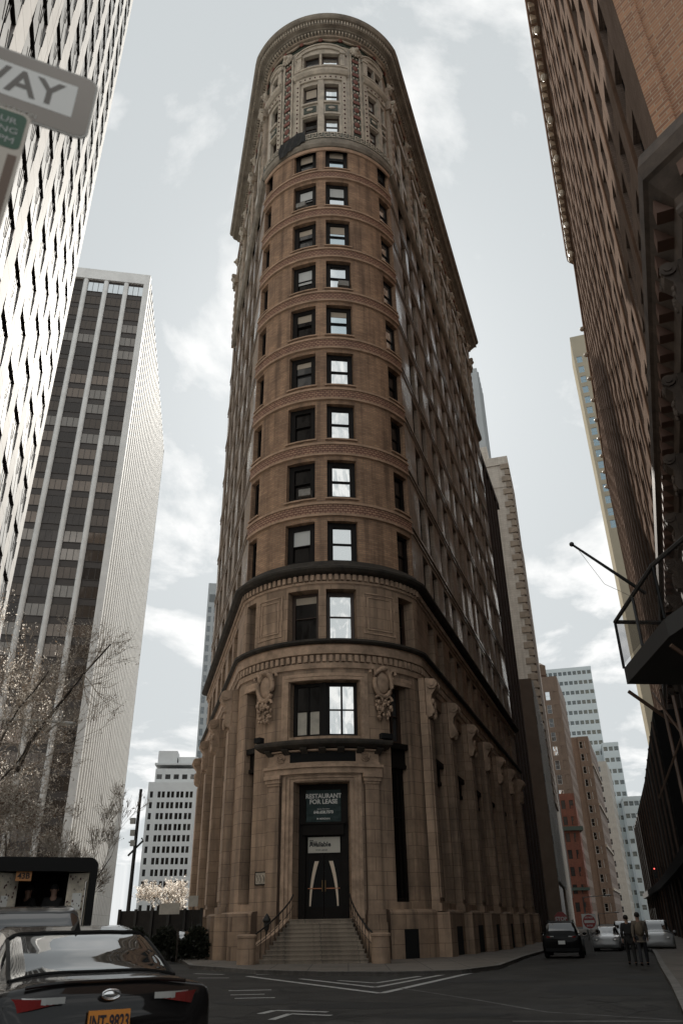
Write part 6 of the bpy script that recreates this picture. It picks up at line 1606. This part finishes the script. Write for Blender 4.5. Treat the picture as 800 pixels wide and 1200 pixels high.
# ------------------------------------------------------------------ trees
twig = pbr('sunlit_twig', (0.46, 0.39, 0.32), 0.8, vary=0.3, vscale=3); bark = pbr('bark', (0.05, 0.038, 0.03), 0.9, vary=0.4, vscale=5)  # twig colour lightened to carry the sunlit highlights
def leaf_mat(name, col):
    m = bpy.data.materials.new(name); m.use_nodes = True; t = m.node_tree; b = t.nodes['Principled BSDF']; b.inputs['Base Color'].default_value = (*col, 1); b.inputs['Roughness'].default_value = 0.5
    tr_ = t.nodes.new('ShaderNodeBsdfTranslucent'); tr_.inputs['Color'].default_value = (*col, 1); mx = t.nodes.new('ShaderNodeMixShader'); mx.inputs[0].default_value = 0.5
    t.links.new(b.outputs[0], mx.inputs[1]); t.links.new(tr_.outputs[0], mx.inputs[2]); t.links.new(mx.outputs[0], t.nodes['Material Output'].inputs['Surface']); return m
bud = leaf_mat('sparkle_bud', (0.88, 0.82, 0.74)); bud_d = leaf_mat('brown_bud', (0.22, 0.15, 0.10))  # pale bud colour also carries the sunlit sparkle
def tree(label, base, h, spread, seed, buds=5000, levels=5, lean=(0, 0), group=None, bsize=.06, dark=0.3, kids=4, limbs=()):
    rnd = random.Random(seed); base = Vector(base)
    t = thing('tree', label, 'tree', base, 0, group)
    tk, cr_, tips = MB(), MB(), []
    def grow(p, d, ln, r, lev):
        n = 5 if lev < 2 else 3; pts = [p]; rs = [r]
        for i in range(n):
            d = (d + Vector((rnd.gauss(0, .13), rnd.gauss(0, .13), rnd.gauss(0.03, .10)))).normalized(); p = p + d * ln / n; pts.append(p); rs.append(r * (1 - .55 * (i + 1) / n))
        (tk if lev < 2 else cr_).tube(pts, rs, 7 if lev < 2 else (5 if lev < 3 else 3), cap=False)
        if lev >= levels: tips.append(pts); return
        for k in range(kids + (1 if lev >= 2 else 0)):
            q = rnd.uniform(.35, 1.0) if lev else rnd.uniform(.45, 1.0); i = min(n - 1, int(q * n)); a = pts[i].lerp(pts[i + 1], q * n - i)
            ax = Vector((rnd.gauss(0, 1), rnd.gauss(0, 1), rnd.gauss(0, .6))).normalized(); nd = (d * (.75 if lev else .9) + ax * spread + Vector((0, 0, .12))).normalized()
            grow(a, nd, ln * rnd.uniform(.5, .72), max(.006, rs[i] * .55), lev + 1)
    grow(base, Vector((lean[0], lean[1], 1)).normalized(), h * .42, h * .0095, 0)
    for pts, r0 in limbs:
        cr2 = MB(); tk.tube(pts, [r0 * (1 - .7 * i / (len(pts) - 1)) for i in range(len(pts))], 7)
        for k in range(8):
            i = rnd.randrange(1, len(pts)); d = (Vector((rnd.gauss(0, 1), rnd.gauss(0, 1), rnd.gauss(.3, 1)))).normalized(); grow(Vector(pts[i]), d, h * .09, .03, levels - 1)
    tk.build('trunk', bark, t, smooth=True); c = cr_.build('crown', twig, t)
    lf = MB()
    for k in range(buds):
        s = rnd.choice(tips); i = rnd.randrange(len(s) - 1); p = s[i].lerp(s[i + 1], rnd.random()) + Vector((rnd.gauss(0, .04), rnd.gauss(0, .04), rnd.gauss(0, .04)))
        a = Vector((rnd.gauss(0, 1), rnd.gauss(0, 1), rnd.gauss(0, 1))).normalized(); b = a.cross(Vector((rnd.gauss(0, 1), rnd.gauss(0, 1), 1))).normalized(); sz = bsize * rnd.uniform(.5, 1.3)
        lf.m = 1 if rnd.random() < dark else 0; lf.quad(p, p + a * sz + b * sz * .35, p + a * sz * 1.5, p + a * sz - b * sz * .35)
    stuff(lf.build('buds', [bud, bud_d], c)); return t
def gpt(x, d): q = at_d(x, 1080, d); return Vector((q.x, q.y, gz(q.x, q.y) + .14))
LB = [at_d(20, 905, 33), at_d(35, 870, 32.5), at_d(62, 835, 32), at_d(98, 790, 31.5), at_d(130, 755, 31)]
tree('tall budding tree whose long dark limb slants up before the bronze tower', gpt(-42, 34), 17.0, .62, 42, 6500, 5, (-.10, 0), limbs=((LB, .09),))
tree('broad budding tree at the left edge, thick with brown twigs behind the truck', gpt(-80, 31), 15.0, .95, 11, 6500, 5, (.15, 0), dark=.25)
tree('low dense budding tree right behind the truck roof', gpt(40, 29), 7.4, .8, 5, 5500, 5, dark=.35)
tree('bare twiggy tree leaning over the right side of the truck', gpt(66, 27), 6.4, .40, 23, 500, 5, (.03, 0), dark=.5)
tree('pale blossoming street tree below the white stepped block, next to the pole', gpt(182, 118), 11.5, 1.0, 31, 5000, 4, bsize=.16, dark=.25)
tree('pale blossoming street tree close to the flatiron pilasters', gpt(212, 124), 11.0, 1.0, 37, 5000, 4, bsize=.16, dark=.25)

# ------------------------------------------------------------------ poles, fence, lamps and signs
p = gpt(149, 62); up = thing('utility_pole', 'thin dark utility pole with a raking arm left of the white block', 'pole', p)
m = MB(); m.tube([p, p + Z * 10.8], [.16, .11], 8); m.build('post', iron, up)
a1_ = at_d(150, 1003, 62); a2_ = at_d(168, 985, 62); m = MB(); m.tube([a1_, a2_, at_d(166, 982, 62)], .08, 6); m.tube([at_d(151, 987, 62), at_d(160, 987, 62)], .05, 5); m.tube([at_d(152, 960, 62), at_d(157, 960, 62)], .05, 5); m.build('arm', iron, up)
for y in (962, 976, 988):
    m = MB(); m.box(at_d(156, y, 62), (.35, .3, .4)); m.build('insulator', pbr('pale_box', (0.4, 0.4, 0.38), 0.6), up)
lp_ = pbr('grey_lamp_metal', (0.55, 0.55, 0.53), 0.4, 0.3)
e = at_d(78, 848, 33); b0_ = at_d(-60, 1080, 33.5); b0_.z = .1
sl2 = thing('street_lamp', 'pale cobra head street lamp reaching in from the left edge before the trees', 'street lamp', b0_)
m = MB(); m.tube([b0_, Vector((b0_.x, b0_.y, e.z - .3))], [.12, .08], 10); m.build('post', lp_, sl2)
m = MB(); m.tube([Vector((b0_.x, b0_.y, e.z - .3)), Vector((b0_.x, b0_.y, e.z)) .lerp(e, .15) + Z * .1, e + Z * .05], .055, 8); m.build('arm', lp_, sl2)
m = MB(); m.ball(e, (.42, .16, .09), n=12, m=6); m.build('lamp_head', lp_, sl2, smooth=True)
# dark hoarding at the end of the left street
h0, h1 = gpt(140, 52), gpt(236, 50); hd = (h1 - h0); hd.z = 0; hl_ = hd.length; hd.normalize(); hn = Vector((hd.y, -hd.x, 0))
fn = thing('hoarding', 'dark timber hoarding closing the left street below the white block', 'fence', h0)
m = MB(); m.obox(h0 - Z * .3, hd * hl_, -hn * .08, Z * 2.7); m.build('boards', pbr('dark_timber', (0.022, 0.018, 0.015), 0.8, vary=0.4, vscale=3), fn)
for k in range(6):
    m = MB(); m.obox(h0 + hd * (hl_ * k / 5 - .08) + hn * .005 - Z * .3, hd * .16, hn * .12, Z * 2.78); m.build('post', iron, fn)
for x, y, w_, h_, lab in ((199, 1065, 1.2, .55, 'wide pale notice board fixed on the dark hoarding'), (227, 1056, .55, .55, 'small square pale notice near the flatiron corner on the hoarding')):
    c = at_d(x, y, 49.0); bd = thing('notice_board', lab, 'sign', c); m = MB(); m.obox(c - hd * w_ / 2 - Z * h_ / 2, hd * w_, hn * .04, Z * h_); m.build('panel', pbr('pale_board', (0.5, 0.46, 0.4), 0.7, vary=0.25, vscale=2), bd)
    m = MB(); m.tube([c - hn * .02 + Z * h_ / 2, c - hn * .02 - Z * (c.z + .2)], .03, 6); m.build('post', iron, bd)
hr_ = MB(); rn = random.Random(4)
# hedge in front of the hoarding
hg0 = gpt(146, 46)
for k in range(9000):
    q = rn.random(); c = hg0 + hd * (q * 4.6) + Vector((0, 0, 1.5 * math.sqrt(rn.random()) * (.75 + .25 * sin(q * 17)))) - hn * rn.uniform(0, 1.0)
    a = Vector((rn.gauss(0, 1), rn.gauss(0, 1), rn.gauss(0, 1))).normalized() * .09; b = a.cross(Vector((1, .3, .2))).normalized() * .05; hr_.quad(c, c + a + b, c + a * 2, c + a - b)
hgt = thing('hedge', 'dark clipped hedge along the hoarding on the left street', 'hedge', hg0); hr_.build('foliage', leaf_mat('hedge_leaf', (0.045, 0.05, 0.035)), hgt)
m = MB(); m.tube([hg0 + hd * .3, hg0 + hd * .3 + Z * 1.4], .05, 6); m.tube([hg0 + hd * 3, hg0 + hd * 3 + Z * 1.4], .05, 6); m.build('stems', bark, hgt)

# right street: stop sign, no entry, lamps, signals
sred = pbr('sign_red', (0.28, 0.022, 0.02), 0.4); swh = pbr('sign_white', (0.55, 0.54, 0.52), 0.4); galv = pbr('galvanised', (0.25, 0.25, 0.24), 0.5, 0.5)
def face_dir(c): d = Vector((EYE.x - c.x, EYE.y - c.y, 0)).normalized(); return d, Vector((-d.y, d.x, 0))
c = at_d(657, 1077, 56); f, T = face_dir(c); T = -T if T.x < 0 else T
ss = thing('stop_sign', 'red octagonal stop sign above the black sport utility', 'sign', (c.x, c.y, gz(c.x, c.y)))
m = MB(); P = [c + T * .42 * cos(R_(22.5 + 45 * k)) + Z * .42 * sin(R_(22.5 + 45 * k)) for k in range(8)]; m.quad(*[q + f * .012 for q in P]); m.quad(*[q - f * .012 for q in P[::-1]]); 
for k in range(8): m.quad(P[k] + f * .012, P[k] - f * .012, P[(k + 1) % 8] - f * .012, P[(k + 1) % 8] + f * .012)
bd = m.build('plate', sred, ss); text_mesh('lettering', 'STOP', .30, swh, bd, frame4(c + f * .02, T, Z, f), .003, .01)
m = MB(); m.tube([Vector((c.x, c.y, gz(c.x, c.y))) - f * .04, c - f * .04 + Z * .4], .035, 8); m.build('post', galv, ss)
c = at_d(690, 1080, 50); f, T = face_dir(c); T = -T if T.x < 0 else T
ds = thing('no_entry_sign', 'square red and white no entry sign to the right of the stop sign', 'sign', (c.x, c.y, gz(c.x, c.y)))
m = MB(); m.obox(c - T * .38 - Z * .38, T * .76, f * .02, Z * .76); bd = m.build('plate', swh, ds)
m = MB(); P = [c + f * .024 + T * .34 * cos(2 * pi * k / 24) + Z * .34 * sin(2 * pi * k / 24) for k in range(24)]; m.quad(*P); m.build('disc', sred, bd); m = MB(); m.obox(c + f * .025 - T * .27 - Z * .065, T * .54, f * .006, Z * .13); m.build('bar', swh, bd)
text_mesh('lettering', 'DO NOT', .11, swh, bd, frame4(c + f * .03 + Z * .2, T, Z, f), .002, .003); text_mesh('lettering', 'ENTER', .11, swh, bd, frame4(c + f * .03 - Z * .2, T, Z, f), .002, .003)
m = MB(); m.tube([Vector((c.x, c.y, gz(c.x, c.y))) - f * .04, c - f * .04 + Z * .42], .035, 8); m.build('post', galv, ds)
for x, y, d, lab in ((712, 1049, 96, 'slim street lamp with a level arm before the banded brown block'), (722, 1069, 130, 'farther slim street lamp with a level arm, nearer the white stepped tower')):
    e = at_d(x, y, d); b = Vector((e.x - 3.0, e.y - .9, -.4)); t = thing('street_lamp', lab, 'street lamp', b, group='street lamps on the right street')
    m = MB(); m.tube([b, Vector((b.x, b.y, e.z - .2))], [.11, .07], 8); m.build('post', galv, t); m = MB(); m.tube([Vector((b.x, b.y, e.z - .2)), e], .045, 6); m.build('arm', lp_, t); m = MB(); m.ball(e, (.4, .15, .09), n=10, m=6); m.build('lamp_head', lp_, t, smooth=True)
red_l = emis('red_signal', (1.0, 0.10, 0.08), 2.5)
for x, y, d, lab in ((766, 1018, 100, 'upper traffic signal glowing red against the dark right buildings'), (769, 1040, 125, 'lower traffic signal glowing red, second down on the dark right side')):
    c = at_d(x, y, d); f, T = face_dir(c); b = Vector((c.x + 1.1, c.y + .6, -.3)); t = thing('traffic_signal', lab, 'traffic light', b, group='traffic signals on the right')
    m = MB(); m.tube([b, Vector((b.x, b.y, c.z + .2)), c + Z * .2 - f * .2], .06, 8); m.build('post', iron, t)
    m = MB(); m.obox(c - T * .17 - Z * .95 - f * .25, T * .34, f * .22, Z * 1.15); hb = m.build('housing', iron, t)
    for k, mm in ((0, red_l), (1, pbr('dark_amber', (0.06, 0.04, 0.01), 0.4)), (2, pbr('dark_green_lens', (0.01, 0.05, 0.03), 0.4))):
        m = MB(); m.ball(c - Z * .34 * k, (.06, .05, .06), n=12, m=8); m.build('lens', mm, hb, smooth=True)

# nearest: one way sign and the sign below it, on a post out of frame
TRp = at_d(117, 98, 1.0); BRp = at_d(102, 167, 1.0); dd = .305 / (TRp - BRp).length
TRp = at_d(117, 98, dd); BRp = Vector((TRp.x, TRp.y, at_d(102, 167, dd).z)); TLp = at_z(0, 55, TRp.z)
SX = (TRp - TLp); SX.z = 0; SX.normalize(); SN = Vector((SX.y, -SX.x, 0)); SH = TRp.z - BRp.z; SW = .91
ow = thing('one_way_sign', 'dark glossy one way sign with a white arrow at the upper left corner', 'sign', TRp - SX * SW)
def plate(m, w_, h_, r, o, th=.004):
    pts = []
    for cx_1, cz, a0 in ((w_ - r, r, -90), (w_ - r, h_ - r, 0), (r, h_ - r, 90), (r, r, 180)):
        for k in range(7): a = R_(a0 + 15 * k); pts.append((cx_1 + r * cos(a), cz + r * sin(a)))
    A = [o + SX * x + Z * z for x, z in pts]; m.quad(*[q + SN * th for q in A]); m.quad(*A[::-1])
    for k in range(len(A)): m.quad(A[k], A[(k + 1) % len(A)], A[(k + 1) % len(A)] + SN * th, A[k] + SN * th)
O0 = TRp - SX * SW - Z * SH
m = MB(); plate(m, SW, SH, .04, O0); pw_ = m.build('border', pbr('sign_edge', (0.55, 0.52, 0.47), 0.4), ow)
m = MB(); plate(m, SW - .016, SH - .016, .034, O0 + SX * .008 + Z * .008 + SN * .0005, .0045); m.build('plate', pbr('sign_brown_reflection', (0.30, 0.245, 0.195), 0.25, 0.0, coat=0.5), ow)  # brown reflection on the black sheeting, put into its colour
s = lambda x, z: O0 + SX * x + Z * z + SN * .0056
m = MB(); zc = SH * .53; hh = SH * .255
A = [(.05, zc), (.24, zc - hh * 1.5), (.24, zc - hh), (SW - .06, zc - hh), (SW - .06, zc + hh), (.24, zc + hh), (.24, zc + hh * 1.5)]
m.quad(*[s(*q) for q in A]); m.build('arrow', pbr('sign_arrow_white', (0.92, 0.90, 0.85), 0.35), ow)
text_mesh('lettering', 'ONE WAY', .16, pbr('sign_text', (0.17, 0.145, 0.12), 0.3), ow, frame4(s(SW - .10, zc - .004) + SN * .0006, SX, Z, SN), .0003, .003, align='RIGHT', sx=.80)
text_mesh('small_lettering', 'DEPT OF TRANSPORTATION', .024, pbr('sign_small', (0.6, 0.57, 0.5), 0.5), ow, frame4(s(.60, .028) + SN * .0006, SX, Z, SN), .0003)
pp = O0 + SX * .40 - SN * .03
m = MB(); m.tube([Vector((pp.x, pp.y, 0.1)), Vector((pp.x, pp.y, TRp.z + .3))], .03, 10); m.build('post', galv, ow)
TR2 = at_d(38, 138, dd * .98); W2, H2 = .30, .50; O2_ = TR2 - SX * W2 - Z * H2 + SN * .0
gs = thing('parking_sign', 'green headed kerb sign mounted just under the one way sign', 'sign', O2_)
m = MB(); plate(m, W2, H2, .025, O2_); m.build('plate', pbr('sign_beige', (0.50, 0.44, 0.37), 0.25, 0.3), gs)
m = MB(); plate(m, W2 - .02, .155, .02, O2_ + SX * .01 + Z * (H2 - .165) + SN * .0006, .0045); gh = m.build('header', pbr('sign_green', (0.025, 0.10, 0.045), 0.3), gs)
m = MB(); m.obox(O2_ + SX * (W2 - .035) + SN * .0046, SX * .025, SN * .0006, Z * (H2 - .19)); m.build('reflection_stripe', pbr('brown_reflection', (0.16, 0.09, 0.05), 0.3), gs)  # brown reflection along the plate edge, built as a coloured stripe
for k, tx in enumerate(('2 HOUR', 'PARKING', '8AM-7PM')): text_mesh('lettering', tx, .036, swh, gh, frame4(O2_ + SX * (W2 - .10) + Z * (H2 - .05 - .042 * k) + SN * .0056, SX, Z, SN), .0003)


# ------------------------------------------------------------------ wear on the street
rn = random.Random(12); tarm = pbr('tar_patch', (0.014, 0.0135, 0.013), 0.75, vary=0.4, vscale=3); lightp = pbr('old_patch', (0.040, 0.0375, 0.035), 0.85, vary=0.4, vscale=2)
m = MB(); m2 = MB()
for x, y, rx, ry in ((560, 1150, 1.6, .9), (700, 1160, 1.2, 2.2), (430, 1178, 1.5, .8), (620, 1180, 1.1, .7), (745, 1145, .8, 1.4), (300, 1175, .9, .7), (520, 1190, 1.3, .5), (690, 1135, 1.5, 3.0), (400, 1156, .8, .6)):
    c = on_ground(x, y, 0.004); K = 18; P = []
    for k in range(K):
        q = 2 * pi * k / K; r = rn.uniform(.75, 1.15); u, v = c.x + rx * r * cos(q), c.y + ry * r * sin(q); P.append((u, v, gz(u, v) + .0035))
    (m if rn.random() < .6 else m2).quad(*P)
struct(m.build('street_patch', tarm)); struct(m2.build('street_patch', lightp))
m = MB()
for k in range(26):
    c = on_ground(rn.uniform(230, 800), rn.uniform(1142, 1198), 0.004); a = rn.uniform(0, pi); p = Vector((c.x, c.y, 0))
    for i in range(rn.randint(5, 14)):
        a += rn.gauss(0, .35); q = p + Vector((cos(a), sin(a), 0)) * rn.uniform(.25, .5); n = Vector((-sin(a), cos(a), 0)) * rn.uniform(.012, .03)
        m.quad(*[(v.x, v.y, gz(v.x, v.y) + .0045 + .0002 * (i % 2)) for v in (p - n, q - n, q + n, p + n)]); p = q
struct(m.build('tar_seam', tarm))
lit = MB(); kpv = [Vector(q) for q in kp]
for k in range(70):
    i = rn.randrange(len(kpv) - 1); q = kpv[i].lerp(kpv[i + 1], rn.random()); x, y = q.x + rn.gauss(0, .1), q.y - abs(rn.gauss(.12, .15)); sz = rn.uniform(.02, .07); a = rn.uniform(0, pi); u = Vector((cos(a), sin(a), 0)) * sz; v = Vector((-sin(a), cos(a), .2)) * sz; b = Vector((x, y, gz(x, y) + .012)); lit.quad(b, b + u, b + u + v, b + v)
lt = lit.build('gutter_litter', pbr('litter', (0.30, 0.26, 0.21), 0.8, vary=0.5, vscale=9)); lt['kind'] = 'stuff'; lt['label'] = 'dry leaves and scraps of litter along the curved kerb'; lt['category'] = 'litter'
